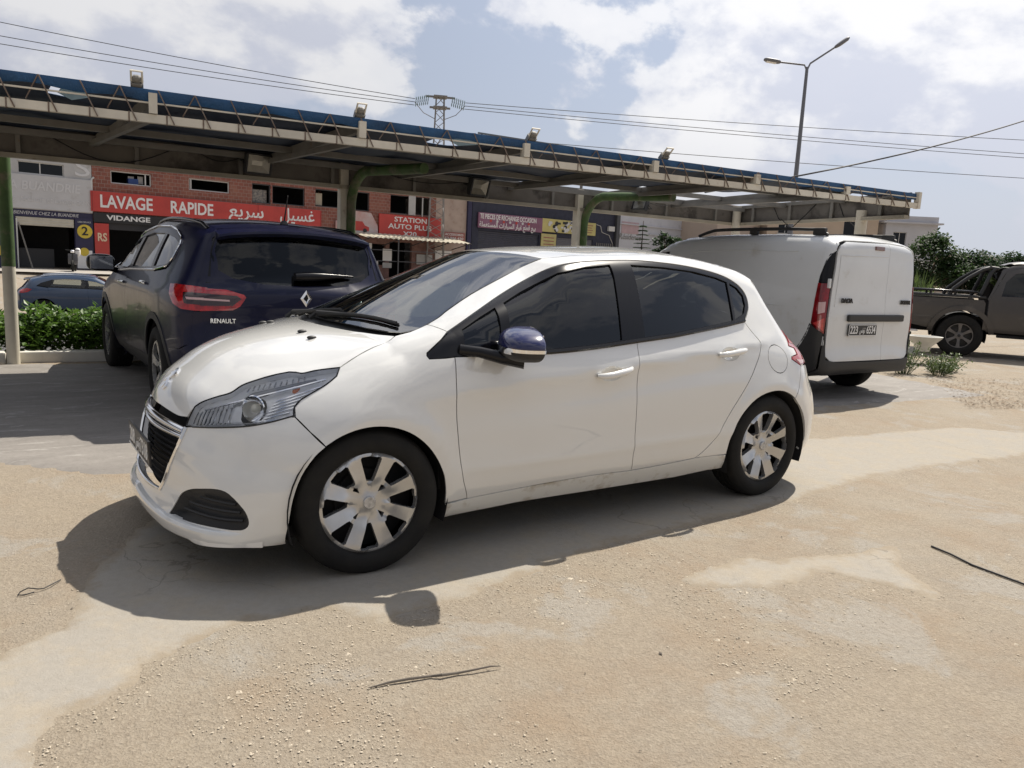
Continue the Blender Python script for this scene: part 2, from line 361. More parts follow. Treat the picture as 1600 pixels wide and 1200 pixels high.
def lay(body, fr, outline, holes=(), gap=.0026, step=.035, off=0., depth=.012, centre=(2,0,.7), mirror=False, fn=None, nofold=False):
    """lay a panel on the body: outline (and holes) are lists of 3-D points near the surface. Returns verts, faces, loop normals.
    fn(P,N,U)->P may reshape the lifted points"""
    c=np.array(centre,float)
    poly=fr.to2(outline) ; poly=resample(poly,step*.6)
    if gap: poly=shrink(poly,gap)
    hs=[]
    for h in holes:
        q=resample(fr.to2(h),step*.6); hs.append(shrink(q,-gap) if gap else q)
    lo,hi=poly.min(0),poly.max(0); gx=np.arange(lo[0]+step*.5,hi[0],step); gy=np.arange(lo[1]+step*.5,hi[1],step)
    G=np.stack(np.meshgrid(gx,gy),-1).reshape(-1,2)
    G=G+ (rng.random(G.shape)-.5)*step*.05
    ok=inpoly(G,poly)
    for q in hs: ok&=~inpoly(G,q)
    G=G[ok]; allb=np.concatenate([poly]+hs)
    if len(G): 
        d=np.sqrt(((G[:,None]-allb[None])**2).sum(-1)).min(1); G=G[d>step*.35]
    V2=np.concatenate([poly]+hs+[G]); edges=[]; n0=0
    for q in [poly]+hs:
        edges+=[(n0+i,n0+(i+1)%len(q)) for i in range(len(q))]; n0+=len(q)
    vo,_,fo,_,_,_=delaunay_2d_cdt([Vector(a) for a in V2],edges,[],0,1e-6)
    V2=np.array([tuple(a) for a in vo]); F=np.array([f for f in fo if len(f)==3])
    cen=V2[F].mean(1); ok=inpoly(cen,poly)
    for q in hs: ok&=~inpoly(cen,q)
    F=F[ok]; used=np.unique(F); rm=-np.ones(len(V2),int); rm[used]=np.arange(len(used)); V2=V2[used]; F=rm[F]
    O,D,t0,t1=fr.rays(V2,c); P,hit=body.cast(O,D,t0,t1,70); N=body.N(P)
    if off: P=P+N*off
    if fn is not None:
        P2=fn(P,N,V2); 
        if isinstance(P2,tuple): P,N=P2
        else: P=P2
    # orient
    a,b,d=P[F[:,0]],P[F[:,1]],P[F[:,2]]; fnm=np.cross(b-a,d-a); sgn2=np.sign((V2[F[:,1],0]-V2[F[:,0],0])*(V2[F[:,2],1]-V2[F[:,0],1])-(V2[F[:,1],1]-V2[F[:,0],1])*(V2[F[:,2],0]-V2[F[:,0],0])); F[sgn2<0]=F[sgn2<0][:,::-1]
    if ((fnm*N[F].mean(1)).sum(1)*np.where(sgn2<0,-1,1)).sum()<0: F=F[:,::-1].copy()
    verts=P; faces=[tuple(f) for f in F]; nl=[N[i] for f in F for i in f]
    if depth and not nofold:
        cnt={}
        for f in faces:
            for i in range(3): e=(f[i],f[(i+1)%3]); cnt[e]=cnt.get(e,0)+1
        bd=[e for e in cnt if (e[1],e[0]) not in cnt]; bi=sorted({i for e in bd for i in e}); k=len(P); mp={i:k+j for j,i in enumerate(bi)}
        verts=np.concatenate([P,P[bi]-N[bi]*depth])
        for a_,b_ in bd:
            f=(b_,a_,mp[a_],mp[b_]); q=verts[list(f)]; nn=np.cross(q[1]-q[0],q[2]-q[0]); nn/=max(1e-9,np.linalg.norm(nn)); faces.append(f); nl+= [nn]*4
    return verts,faces,np.array(nl)
def mir(t):
    v,f,n=t; v=np.array(v)*[1,-1,1]; f2=[tuple(reversed(a)) for a in f]; n2=[]; i=0
    for a in f: k=len(a); n2+=[x for x in (np.array(n[i:i+k])*[1,-1,1])[::-1]]; i+=k
    return v,f2,np.array(n2)
def pobj(name, t, m, parent, **kw): return mobj(name,t[0],t[1],m,parent,normals=[tuple(x) for x in t[2]],**kw)
def pair(name, t, m, parent, **kw):
    return pobj(name,t,m,parent,**kw), pobj(name,mir(t),m,parent,**kw)
# ------------------------------------------------------------------ ground
def node_mat(name, build):
    m=bpy.data.materials.new(name); m.use_nodes=True; N,L=m.node_tree.nodes,m.node_tree.links; b=N['Principled BSDF']; tc=N.new('ShaderNodeTexCoord')
    class H: pass
    h=H(); h.N=N; h.L=L; h.b=b; h.co=tc.outputs['Object']
    def noise(scale,detail=8,rough=.6,dist=0.,co=None):
        n=N.new('ShaderNodeTexNoise'); n.inputs['Scale'].default_value=scale; n.inputs['Detail'].default_value=detail; n.inputs['Roughness'].default_value=rough; n.inputs['Distortion'].default_value=dist; L.new(co or h.co,n.inputs['Vector']); return n.outputs['Fac']
    def vor(scale,feat='F1',out='Distance',rnd=1.,co=None):
        n=N.new('ShaderNodeTexVoronoi'); n.feature=feat; n.inputs['Scale'].default_value=scale; n.inputs['Randomness'].default_value=rnd; L.new(co or h.co,n.inputs['Vector']); return n.outputs[out]
    def rng_(s,a,b_,c=0.,d=1.):
        r=N.new('ShaderNodeMapRange'); r.inputs['From Min'].default_value=a; r.inputs['From Max'].default_value=b_; r.inputs['To Min'].default_value=c; r.inputs['To Max'].default_value=d; L.new(s,r.inputs['Value']); return r.outputs[0]
    def mix(f,a,c,bt='MIX'):
        x=N.new('ShaderNodeMixRGB'); x.blend_type=bt
        for i,v in ((0,f),(1,a),(2,c)):
            if isinstance(v,(tuple,list)): x.inputs[i].default_value=(*v,1)
            elif isinstance(v,(int,float)): x.inputs[i].default_value=v
            else: L.new(v,x.inputs[i])
        return x.outputs[0]
    def math_(op,a,c=None):
        x=N.new('ShaderNodeMath'); x.operation=op
        for i,v in ((0,a),(1,c)):
            if v is None: continue
            if isinstance(v,(int,float)): x.inputs[i].default_value=v
            else: L.new(v,x.inputs[i])
        return x.outputs[0]
    def bump(hgt,st,dist,prev=None):
        x=N.new('ShaderNodeBump'); x.inputs['Strength'].default_value=st; x.inputs['Distance'].default_value=dist; L.new(hgt,x.inputs['Height'])
        if prev is not None: L.new(prev,x.inputs['Normal'])
        return x.outputs[0]
    h.noise=noise; h.vor=vor; h.rng=rng_; h.mix=mix; h.math=math_; h.bump=bump
    build(h); MATS[name]=m; return m
def _gravel(h):
    big=h.noise(.9,6); mid=h.noise(5,8,.62); fine=h.noise(60,6,.7)
    c=h.mix(h.rng(big,.35,.65),(.308,.258,.196),(.292,.256,.210)); c=h.mix(h.rng(mid,.38,.66,0,.55),c,(.385,.325,.24))
    v=h.vor(130,out='Color'); gs=h.N.new('ShaderNodeRGBToBW'); h.L.new(v,gs.inputs[0]); c=h.mix(h.rng(h.noise(17,9,.75),.36,.62,0,.42),c,(.235,.192,.145)); c=h.mix(.36,c,h.mix(gs.outputs[0],(.20,.168,.128),(.46,.41,.335)))
    c=h.mix(h.rng(h.noise(1.3,8,.7),.50,.68,0,.55),c,(.285,.205,.135)); c=h.mix(h.rng(h.noise(.7,9,.72,.6),.52,.66,0,.5),c,(.345,.315,.265)); c=h.mix(h.rng(fine,.3,.7,0,.42),c,(.20,.165,.125))
    c=h.mix(h.rng(h.noise(1.7,9,.66,.4),.545,.60,0,.75),c,h.mix(h.rng(h.noise(40,7,.7),.35,.65),(.345,.322,.285),(.27,.245,.21)))
    h.L.new(c,h.b.inputs['Base Color']); h.b.inputs['Roughness'].default_value=.95; h.b.inputs['Specular IOR Level'].default_value=.2
    n=h.bump(h.noise(3,4),.30,.05); n=h.bump(h.noise(11,7,.7),.45,.02,n); n=h.bump(h.noise(45,8,.75),.75,.012,n); n=h.bump(h.vor(130),.40,.005,n); h.L.new(n,h.b.inputs['Normal'])
M_gravel=node_mat('gravel_dirt',_gravel)
def _concrete(h):
    big=h.noise(1.1,7); c=h.mix(h.rng(big,.35,.65),(.312,.290,.256),(.325,.297,.252)); c=h.mix(h.rng(h.noise(5,9,.68),.46,.64,0,.8),c,(.350,.305,.24))
    c=h.mix(h.rng(h.noise(34,8,.7),.35,.7,0,.30),c,(.22,.195,.16)); c=h.mix(h.rng(h.noise(2.6,9,.75),.58,.66,0,.5),c,(.25,.235,.21))
    dn=h.N.new('ShaderNodeTexNoise'); dn.inputs['Scale'].default_value=2.2; dn.inputs['Detail'].default_value=6; h.L.new(h.co,dn.inputs['Vector']); dv=h.N.new('ShaderNodeMixRGB'); dv.blend_type='ADD'; dv.inputs[0].default_value=.55; h.L.new(h.co,dv.inputs[1]); h.L.new(dn.outputs['Color'],dv.inputs[2])
    ck=h.vor(.75,'DISTANCE_TO_EDGE',co=dv.outputs[0]); c=h.mix(h.math('MULTIPLY',h.rng(ck,.0005,.004,.5,0),h.rng(h.noise(1.7,4),.42,.58)),c,(.12,.10,.08))
    # worn edge: earth creeps over the concrete towards its rim
    at=h.N.new('ShaderNodeAttribute'); at.attribute_name='inside'; m_=h.math('ADD',h.math('MULTIPLY',at.outputs['Fac'],1.1),h.math('MULTIPLY',h.math('SUBTRACT',h.noise(9,9,.75),.5),1.7)); f=h.rng(m_,.10,.50)
    v=h.noise(60,6,.7); soil=h.mix(h.rng(h.noise(5,8,.62),.38,.66,0,.55),(.275,.230,.172),(.32,.275,.21)); soil=h.mix(h.rng(v,.3,.7,0,.30),soil,(.20,.168,.13)); c=h.mix(f,soil,c)
    h.L.new(c,h.b.inputs['Base Color']); h.b.inputs['Roughness'].default_value=.9; h.b.inputs['Specular IOR Level'].default_value=.25
    n=h.bump(h.noise(14,8,.75),.40,.014); n=h.bump(h.noise(120,6,.7),.55,.005,n); h.L.new(n,h.b.inputs['Normal'])
M_conc=node_mat('worn_concrete',_concrete)
def _shadeconc(h):
    mp=h.N.new('ShaderNodeMapping'); mp.inputs['Scale'].default_value=(1.0,3.2,1); mp.inputs['Rotation'].default_value=(0,0,.35); h.L.new(h.co,mp.inputs[0]); co=mp.outputs[0]
    c=h.mix(h.rng(h.noise(1.4,7,.6,0,co),.35,.65),(.19,.175,.16),(.25,.232,.212)); c=h.mix(h.rng(h.noise(2.4,9,.72,1.2,co),.56,.63,0,.75),c,(.36,.345,.32)); c=h.mix(h.rng(h.noise(30,6,.7),.4,.7,0,.35),c,(.13,.118,.106))
    h.L.new(c,h.b.inputs['Base Color']); h.b.inputs['Roughness'].default_value=.85; n=h.bump(h.noise(18,8,.7),.35,.01); h.L.new(n,h.b.inputs['Normal'])
M_oldconc=node_mat('old_stained_concrete',_shadeconc)
M_asph=mat('asphalt',(.075,.073,.072),.9,var=(3,.25),bump=(120,.4,.006))
def hz(x,y):
    "height of the ground: level yard, lower road beyond the hedge on the left, pavement in front of the shops"
    u=y-(6.75-.06*x); s=lambda a,b,t: np.clip((t-a)/(b-a),0,1)**2*(3-2*np.clip((t-a)/(b-a),0,1))
    fade=1-s(11.,16.,x); return (-1.35*s(.15,.9,u)+.85*s(22,27,u)+.30*s(31,31.4,u))*fade + (-.2)*s(25,33,u)*(1-fade)
xs=np.unique(np.concatenate([np.linspace(-300,-20,12),np.linspace(-20,30,90),np.linspace(30,400,16)])); ys=np.unique(np.concatenate([np.linspace(-60,-6,8),np.linspace(-6,6.2,18),np.linspace(6.2,9,24),np.linspace(9,46,50),np.linspace(46,500,14)]))
X,Y=np.meshgrid(xs,ys,indexing='ij'); V=np.stack([X.ravel(),Y.ravel(),hz(X,Y).ravel()],1); ny=len(ys)
mobj('ground',V,[(i*ny+j,(i+1)*ny+j,(i+1)*ny+j+1,i*ny+j+1) for i in range(len(xs)-1) for j in range(ny-1)],M_gravel,smooth=True,kind='structure')
# road strip on the lower level and pavement before the shops
def strip(name,u0,u1,m,dz,x0=-60,x1=11.5,n=40,k=4):
    v=[]; f=[]
    for i in range(n+1):
        x=x0+(x1-x0)*i/n
        for j in range(k+1):
            y=6.75-.06*x+u0+(u1-u0)*j/k; v.append((x,y,float(hz(np.array(x),np.array(y)))+dz))
    for i in range(n):
        for j in range(k): a=i*(k+1)+j; f.append((a,a+k+1,a+k+2,a+1))
    return mobj(name,v,f,m,smooth=True,kind='structure')
strip('road',1.2,21.5,M_asph,.006); strip('pavement',31.45,36.4,mat('paving',(.36,.335,.30),.9,var=(1.2,.2),bump=(40,.3,.01)),.006,x1=60,n=60)
# concrete slab under the parked car with a broken near edge, and islands of it further out
def ragged(poly, amp, seed, st=.03):
    P=resample(np.array(poly),st); out=[]
    for i,q in enumerate(P):
        t=P[(i+1)%len(P)]-P[i-1]; n=np.array([-t[1],t[0]]); n/=max(1e-6,np.linalg.norm(n)); d=mnoise.fractal(Vector((q[0]*6,q[1]*6,seed)),.8,2.,5)
        out.append(q+n*amp*d)
    return np.array(out)
def slab(name, poly, m, z0, z1, amp=.03, seed=0., st=.03, grid=.06, **t):
    P=ragged(poly,amp,seed,st); n=len(P); lo,hi=P.min(0),P.max(0); G=np.stack(np.meshgrid(np.arange(lo[0],hi[0],grid),np.arange(lo[1],hi[1],grid)),-1).reshape(-1,2); G=G[inpoly(G,P)]; d=np.full(len(G),9.)
    for k in range(0,n,8): d=np.minimum(d,np.sqrt(((G[:,None]-P[None,k:k+8])**2).sum(-1)).min(1))
    k_=d>grid*.4; G=G[k_]; d=d[k_]
    vo,_,fo,_,_,_=delaunay_2d_cdt([Vector(a) for a in np.concatenate([P,G])],[(i,(i+1)%n) for i in range(n)],[],1,1e-6)
    V2=np.array([tuple(a) for a in vo]); f=[tuple(x) for x in fo]
    dd=np.array([np.sqrt(((P-q)**2).sum(1)).min() for q in V2]); rise=np.clip(dd/.025,0,1)
    v=[(a,b,z0*(1-r_)+z1*r_+float(hz(np.array(a),np.array(b)))) for (a,b),r_ in zip(V2,rise)]
    for i,x in enumerate(f):
        a,b,c=[V2[k] for k in x[:3]]
        if (b[0]-a[0])*(c[1]-a[1])-(b[1]-a[1])*(c[0]-a[0])<0: f[i]=tuple(reversed(x))
    o=mobj(name,v,f,m,kind='structure',smooth=True,**t); at=o.data.attributes.new('inside','FLOAT','POINT'); at.data.foreach_set('value',np.clip(dd/.16,0,1).astype(np.float32)); return o
edge=[(-.41,-1.544),(-.361,-1.42),(-.334,-1.352),(-.22,-1.327),(-.138,-1.277),(-.084,-1.16),(.016,-1.133),(.103,-1.099),(.181,-1.038),(.358,-1.041),(.577,-1.101),(.641,-1.273),(.746,-1.262),(.944,-1.219),(1.12,-1.215),(1.303,-1.172),(1.495,-1.137),(1.939,-1.05),(2.293,-1.034),(2.799,-1.012),(3.497,-.997),(4.323,-.902),(5.085,-.93),(6.222,-1.089)]
slab('concrete_slab',[(-1.2,-2.3),(-.7,-2.0),(-.5,-1.8)]+edge+[(7.6,-.9),(7.0,-.2),(5.2,.05),(3.0,.6),(1.2,.75),(.2,.35),(-.15,-.25),(-.30,-.75),(-.62,-.95),(-1.4,-1.1)],M_conc,-.004,.007,.028,1.)
islands=[[(1.963,-1.482),(2.067,-1.458),(2.374,-1.452),(2.69,-1.57),(3.003,-1.638),(3.306,-1.695),(3.023,-1.916),(2.889,-2.156),(2.783,-2.156),(2.793,-2.069),(2.73,-1.961),(2.619,-1.786),(2.315,-1.742),(2.06,-1.644),(1.934,-1.563)],[(1.412,-1.738),(1.529,-1.734),(1.567,-1.795),(1.547,-1.878),(1.431,-1.803)],[(1.185,-1.614),(1.288,-1.614),(1.319,-1.687),(1.226,-1.691),(1.172,-1.65)],[(1.893,-2.163),(1.997,-2.195),(1.954,-2.297),(1.854,-2.265)],[(1.53,-2.303),(1.67,-2.319),(1.764,-2.394),(1.697,-2.458),(1.542,-2.408),(1.479,-2.364)],[(2.164,-2.599),(2.462,-2.629),(2.494,-2.695),(2.309,-2.766),(2.119,-2.659)]]
for i,q in enumerate(islands[:1]): slab('concrete_patch',q,M_conc,-.003,.004,.04,3.+i,.02,.025)
slab('carport_floor',[(-8,1.95),(-.45,1.66),(.05,1.12),(.9,1.0),(1.6,1.35),(4,1.3),(7,.9),(9.6,.65),(10.6,5.0),(4,5.62),(-.2,5.86),(-8,6.2)],M_oldconc,-.006,.012,.03,9.,.05,.12)
# loose stones: far too many to count
def scatter(name, n, region, smin, smax, m, seed, z=0., dens=None):
    g=np.random.default_rng(seed); v=[]; f=[]; base=np.array([(1,0,0),(0,1,0),(-1,0,0),(0,-1,0),(0,0,1),(0,0,-.6)],float); fb=[(0,1,4),(1,2,4),(2,3,4),(3,0,4),(1,0,5),(2,1,5),(3,2,5),(0,3,5)]
    k=0
    while k<n:
        x,y=region(g)
        if dens is not None and g.random()>dens(x,y): continue
        s=smin*(smax/smin)**(g.random()**2.2); a=g.random()*6.28; c,sn=math.cos(a),math.sin(a); b=base*(.35+1.0*g.random((6,1)))*np.array([1,.8,.34])*s; b=np.stack([b[:,0]*c-b[:,1]*sn+x,b[:,0]*sn+b[:,1]*c+y,b[:,2]+z+s*.0],1)
        o=len(v); v+=b.tolist(); f+=[(p+o,q+o,r+o) for p,q,r in fb]; k+=1
    return mobj(name,v,f,m,kind='stuff')
cpos=np.array([-.4515,-3.64])
def reg(g):
    r=1.3+6.0*g.random()**1.7; a=R(34.6)+R(80)*(g.random()-.5); return cpos[0]+r*math.sin(a),cpos[1]+r*math.cos(a)
E2=np.array(edge)
def offslab(x,y):
    ye=np.interp(x,E2[:,0],E2[:,1]); d=mnoise.fractal(Vector((x*1.3,y*1.3,2.)),.7,2.,5)
    k=max(.03,min(1,.35+d*1.5))**1.6+.8*math.exp(-((y-ye)/.10)**2)
    return k*(.12 if y>ye and y<.5 else .04 if y>ye else 1.)
M_stone=mat('loose_stone',(.52,.455,.36),.95,var=(3.,.4,(.36,.31,.24)),bump=(200,.3,.002))
o=scatter('gravel',34000,reg,.0009,.0062,M_stone,5,.003,offslab); tag(o,'scattered small tan gravel stones lying over the bare ground','gravel')
o=scatter('pebbles',260,reg,.007,.016,M_stone,15,.0,offslab); tag(o,'larger loose pebbles dotted over the bare ground','pebbles')
M_darkstone=mat('dark_grit',(.13,.11,.09),.95); o=scatter('dark_grit',160,reg,.003,.011,M_darkstone,8,.004,None); tag(o,'sparse dark grit and crumbs on the ground','grit')
# ------------------------------------------------------------------ white hatchback in the foreground
def hatch():
    prof=[(.30,.19),(.12,.19),(.078,.215),(.088,.29),(.100,.36),(.100,.45),(.112,.53),(.140,.60),(.165,.665),(.215,.735),(.275,.785),(.35,.840),(.46,.895),(.62,.943),(.78,.972),(.91,.983,1),
      (1.15,1.098),(1.45,1.237),(1.65,1.322),(1.76,1.363),(1.95,1.392),(2.3,1.420),(2.75,1.436),(3.10,1.402),(3.34,1.362),(3.43,1.335,1),(3.53,1.18),(3.69,1.0),(3.84,.90),(3.91,.82),(3.965,.72),(4.03,.62),(4.065,.52),(4.065,.42),(4.04,.30),(3.98,.22),(3.8,.19),(2,.17)]
    zl=[.15,.22,.30,.40,.52,.65,.76,.86,.94,1.02,1.12,1.25,1.36,1.45]
    xw=[.2,.5,.8,1.2,1.7,2.3,2.9,3.3,3.6,3.9]
    tab=[[.76,.80,.83,.845,.85,.845,.80,.74,.70,.68,.66,.6,.56,.5],
         [.76,.81,.835,.85,.858,.85,.815,.755,.715,.69,.67,.61,.57,.5],
         [.76,.81,.84,.857,.866,.862,.842,.795,.745,.71,.68,.63,.58,.5],
         [.755,.805,.84,.858,.866,.866,.858,.838,.805,.767,.725,.66,.60,.53],
         [.745,.795,.838,.858,.864,.864,.859,.846,.816,.785,.744,.682,.622,.56],
         [.745,.795,.838,.858,.864,.864,.860,.848,.820,.790,.749,.688,.630,.57],
         [.745,.80,.838,.858,.864,.864,.858,.843,.812,.777,.731,.668,.612,.55],
         [.75,.805,.84,.858,.864,.862,.852,.832,.795,.755,.702,.630,.572,.52],
         [.75,.80,.835,.85,.852,.845,.83,.803,.76,.715,.655,.585,.53,.48],
         [.74,.78,.81,.825,.825,.815,.79,.76,.71,.655,.60,.545,.50,.45]]
    front=lambda y,z: (.39*y**2)*(.70+.30*np.clip((z-.22)/.25,0,1))+.85*np.minimum(y,.9)**8
    rear=lambda y,z: .20*y**2+1.0*np.minimum(y,.9)**10
    def drop(x,y,z):
        c=pch([.1,.3,.65,.95,1.2,1.7,2.3,3.4,3.9],[.10,.16,.19,.08,.07,.13,.15,.12,.05],x)
        ws=np.clip((x-.85)/.25,0,1)*np.clip((2.1-x)/.4,0,1); ws=ws*ws*(3-2*ws)*np.clip((z-.93)/.08,0,1)
        cx=(.19+.45*np.clip((z-.98)/.4,0,1))*y*y*ws
        return cx,c*y*y
    def crease(x,z):   # shoulder line through the door handles with a hollow below, and a lower crease above the sill
        zc=.748+.088*(x-1.2); k=np.clip((x-.95)/.5,0,1)*np.clip((3.55-x)/.4,0,1); k=k*k*(3-2*k); d=z-zc
        return k*(.009*np.exp(-(np.maximum(d,0)/.05)**2-(np.maximum(-d,0)/.022)**2)-.007*np.exp(-((d+.10)/.06)**2)+.006*np.exp(-((z-.40-.02*(x-1.2))/.03)**2))
    kx=lambda x,z: pch([0,.4,.9,1.2,2,3.4,3.7,4],[.16,.16,.13,.09,.09,.10,.12,.14],x)
    return Body(prof,zl,xw,tab,front,rear,drop,arches=[(.82,.30,.37,.010,.05),(3.335,.31,.37,.010,.05)],kx=kx,extra=crease)
M_white = mat('white_paint',(.70,.70,.68),.20,coat=1.,coat_rough=.015,spec=.5,coat_ior=1.75)
M_blackgloss = mat('black_gloss_trim',(.009,.009,.011),.22,spec=.28)
M_plastic = mat('black_plastic',(.022,.022,.023),.55,bump=(260,.25,.002))
M_dark = mat('dark_void',(.008,.008,.009),.9)
M_rubber = mat('tyre_rubber',(.009,.009,.0095),.75,spec=.25,var=(9,.3,(.018,.017,.015)),bump=(120,.2,.002))
M_chrome = mat('chrome',(.85,.86,.88),.08,1.)
M_silver = mat('wheel_silver',(.56,.56,.56),.26,.70,var=(6,.08,(.47,.465,.455)))
M_alloy = M_silver
M_seat = mat('seat_cloth',(.03,.03,.033),.9,bump=(300,.3,.002))
M_dash = mat('dashboard',(.02,.02,.022),.7)
M_redlens = mat('red_lens',(.42,.008,.012),.10,coat=1.,var=(18,.5))
M_redlens2 = mat('red_lens_light',(.55,.05,.05),.10,coat=1.,var=(30,.3))
M_clear = glass('clear_lens',(1,1,1),.96,0.,1.5)
M_ws = glass('windscreen_glass',(.80,.92,.90),.55,0.,3.0)
M_tint = glass('tinted_glass',(.50,.58,.62),.30,0.,1.55)
M_plate = mat('plate_black',(.01,.01,.012),.4)
M_platew = mat('plate_white',(.75,.75,.74),.5)
M_blue = mat('mirror_blue',(.007,.009,.070),.22,coat=1.)
def wheel(parent, c, side, Rt=.31, Rr=.217, wdt=.19, steer=0., n_sp=8, style='cover', mt=None, tilt=0.):
    """wheel: tyre, rim, hub cap. side=-1 faces -y. Built about the hub, children of parent"""
    root=bpy.data.objects.new('wheel',None); col.objects.link(root); root.parent=parent; root.location=c; root.rotation_euler=(0,0,steer); root.empty_display_size=.05
    s=side; h=wdt/2; y=lambda a: s*a
    b=MB(); pr=[(Rr-.012,y(-h+.01)),(Rr,y(-h)),(Rr+.03,y(-h-.004)),(Rt-.03,y(-h+.0)),(Rt-.008,y(-h+.018)),(Rt-.001,y(-h+.04))]
    for g in (-.045,-.015,.015,.045): pr+=[(Rt,y(g-.006)),(Rt-.007,y(g-.004)),(Rt-.007,y(g+.004)),(Rt,y(g+.006))]
    pr+=[(Rt-.001,y(h-.04)),(Rt-.008,y(h-.018)),(Rt-.018,y(h-.006)),(Rt-.022,y(h-.0045)),(Rt-.03,y(h)),(Rr+.045,y(h+.006)),(Rr+.018,y(h+.004)),(Rr+.006,y(h-.002)),(Rr-.004,y(h-.012)),(Rr-.012,y(h-.03))]
    b.lathe(pr,n=72); t=b.build('tyre',M_rubber,root,smooth=35); fix_normals(t)
    ms=mt or M_silver
    # rim face laid out flat: disc with windows
    out=[(math.cos(a)*(Rr+.004),math.sin(a)*(Rr+.004)) for a in np.linspace(0,2*math.pi,96,endpoint=False)]; holes=[]; da=2*math.pi/n_sp
    if style=='cover':
        for k in range(n_sp):
            a=math.pi/2+da*k; w0,w1=(.15,.225) if k%2==0 else (.18,.235); r0,r1=Rr*.42,Rr*.915
            if k%2: r0=Rr*.50
            q=[(r0,-w0*.8),(r0*1.1,-w0),(r1*.96,-w1),(r1,-w1*.86),(r1,0),(r1,w1*.86),(r1*.96,w1),(r0*1.1,w0),(r0,w0*.8)]
            holes.append([(r*math.cos(a+t),r*math.sin(a+t)) for r,t in q])
        for k in range(4):
            a=math.pi/2+da*(2*k+1); q=[(Rr*.26,0),(Rr*.40,-.13),(Rr*.42,0),(Rr*.40,.13)]; holes.append([(r*math.cos(a+t),r*math.sin(a+t)) for r,t in q])
    else:
        for k in range(n_sp):
            a=math.pi/2+da*(k+.5); w=da*.5; q=[(Rr*.30,-w*.35),(Rr*.45,-w*.62),(Rr*.86,-w*.70),(Rr*.90,-w*.55),(Rr*.92,0),(Rr*.90,w*.55),(Rr*.86,w*.70),(Rr*.45,w*.62),(Rr*.30,w*.35)]
            holes.append([(r*math.cos(a+t),r*math.sin(a+t)) for r,t in q])
    V=np.array(out); allp=[V]+[resample(hh,.012) for hh in holes]; edges=[]; n0=0
    for q in allp: edges+=[(n0+i,n0+(i+1)%len(q)) for i in range(len(q))]; n0+=len(q)
    rg=[]
    for r in np.arange(.02,Rr,.012):
        for a in np.linspace(0,2*math.pi,max(8,int(r*6.28/.012)),endpoint=False): rg.append((r*math.cos(a),r*math.sin(a)))
    rg=np.array(rg); ok=np.ones(len(rg),bool)
    for q in allp[1:]: ok&=~inpoly(rg,q)
    rg=rg[ok]; bb=np.concatenate(allp); rg=rg[np.sqrt(((rg[:,None]-bb[None])**2).sum(-1)).min(1)>.004]
    vo,_,fo,_,_,_=delaunay_2d_cdt([Vector(a) for a in np.concatenate(allp+[rg])],edges,[],0,1e-7)
    V2=np.array([tuple(a) for a in vo]); F=np.array([f for f in fo if len(f)==3]); cen=V2[F].mean(1); ok=inpoly(cen,V)
    for q in allp[1:]: ok&=~inpoly(cen,q)
    F=F[ok]; rr=np.hypot(V2[:,0],V2[:,1]); th=np.arctan2(V2[:,1],V2[:,0]); q=rr/Rr
    ph=((th-math.pi/2)/da+.5)%1-.5        # 0 = middle of a window
    rel=.018*q**2-.006*np.exp(-((q-.3)/.16)**2)+.010*np.exp(-(q/.18)**2)
    if style=='cover': rel=rel+.012*np.clip(q-.25,0,.6)*np.abs(np.cos(math.pi*ph*1))*0+.017*np.clip((((th-math.pi/2)/da)%1-.25)/.5,0,1)*np.clip((q-.2)/.3,0,1)*np.clip((1.0-q)/.1,0,1)
    rel=np.where(q>.955,.018-.012*np.clip((q-.955)/.05,0,1),rel)
    yy=h-.030+rel
    vv=np.stack([V2[:,0],s*yy,V2[:,1]],1); d1=np.cross(vv[F[:,1]]-vv[F[:,0]],vv[F[:,2]]-vv[F[:,0]])[:,1]; fl=(d1*s)<0; F[fl]=F[fl][:,::-1]
    faces=[tuple(f) for f in F]; cnt=set()
    for f in faces:
        for i in range(3): cnt.add((f[i],f[(i+1)%3]))
    bd=[e for e in cnt if (e[1],e[0]) not in cnt]; bi=sorted({i for e in bd for i in e}); mp={i:len(vv)+j for j,i in enumerate(bi)}
    vv=np.concatenate([vv,vv[bi]-np.array([0,s*.028,0])]); faces+=[(b_,a_,mp[a_],mp[b_]) for a_,b_ in bd]
    mobj('rim',vv,faces,ms,root,smooth=28)
    b=MB(); b.lathe([(0,y(h-.075)),(Rr*.6,y(h-.075)),(Rr*.62,y(h-.09)),(Rr-.005,y(h-.10))],n=32); b.build('brake_disc',M_dark if style=='cover' else M_plastic,root,smooth=30)
    b=MB(); cy=h-.030+.010+.002; b.lathe([(0,y(cy+.0015)),(.024,y(cy+.001)),(.027,y(cy-.002)),(.027,y(cy-.01))],n=24); hc=b.build('hub_cap',mat('cap_silver',(.5,.5,.5),.4,.6,var=(60,.5)) if style=='cover' else M_plastic,root,smooth=40)
    return root
def ellipsoid(c, ax, M=None, nu=20, nv=12, p=2., fn=None):
    "superellipsoid -> verts, faces"
    v=[]; f=[]
    sp=lambda t: math.copysign(abs(t)**(2/p),t)
    for j in range(nv+1):
        ph=-math.pi/2+math.pi*j/nv
        for i in range(nu):
            th=2*math.pi*i/nu; q=Vector((ax[0]*sp(math.cos(ph))*sp(math.cos(th)),ax[1]*sp(math.cos(ph))*sp(math.sin(th)),ax[2]*sp(math.sin(ph))))
            if fn: q=fn(q)
            if M is not None: q=M@q
            v.append(Vector(c)+q)
    for j in range(nv):
        for i in range(nu): f.append((j*nu+i,j*nu+(i+1)%nu,(j+1)*nu+(i+1)%nu,(j+1)*nu+i))
    return v,f
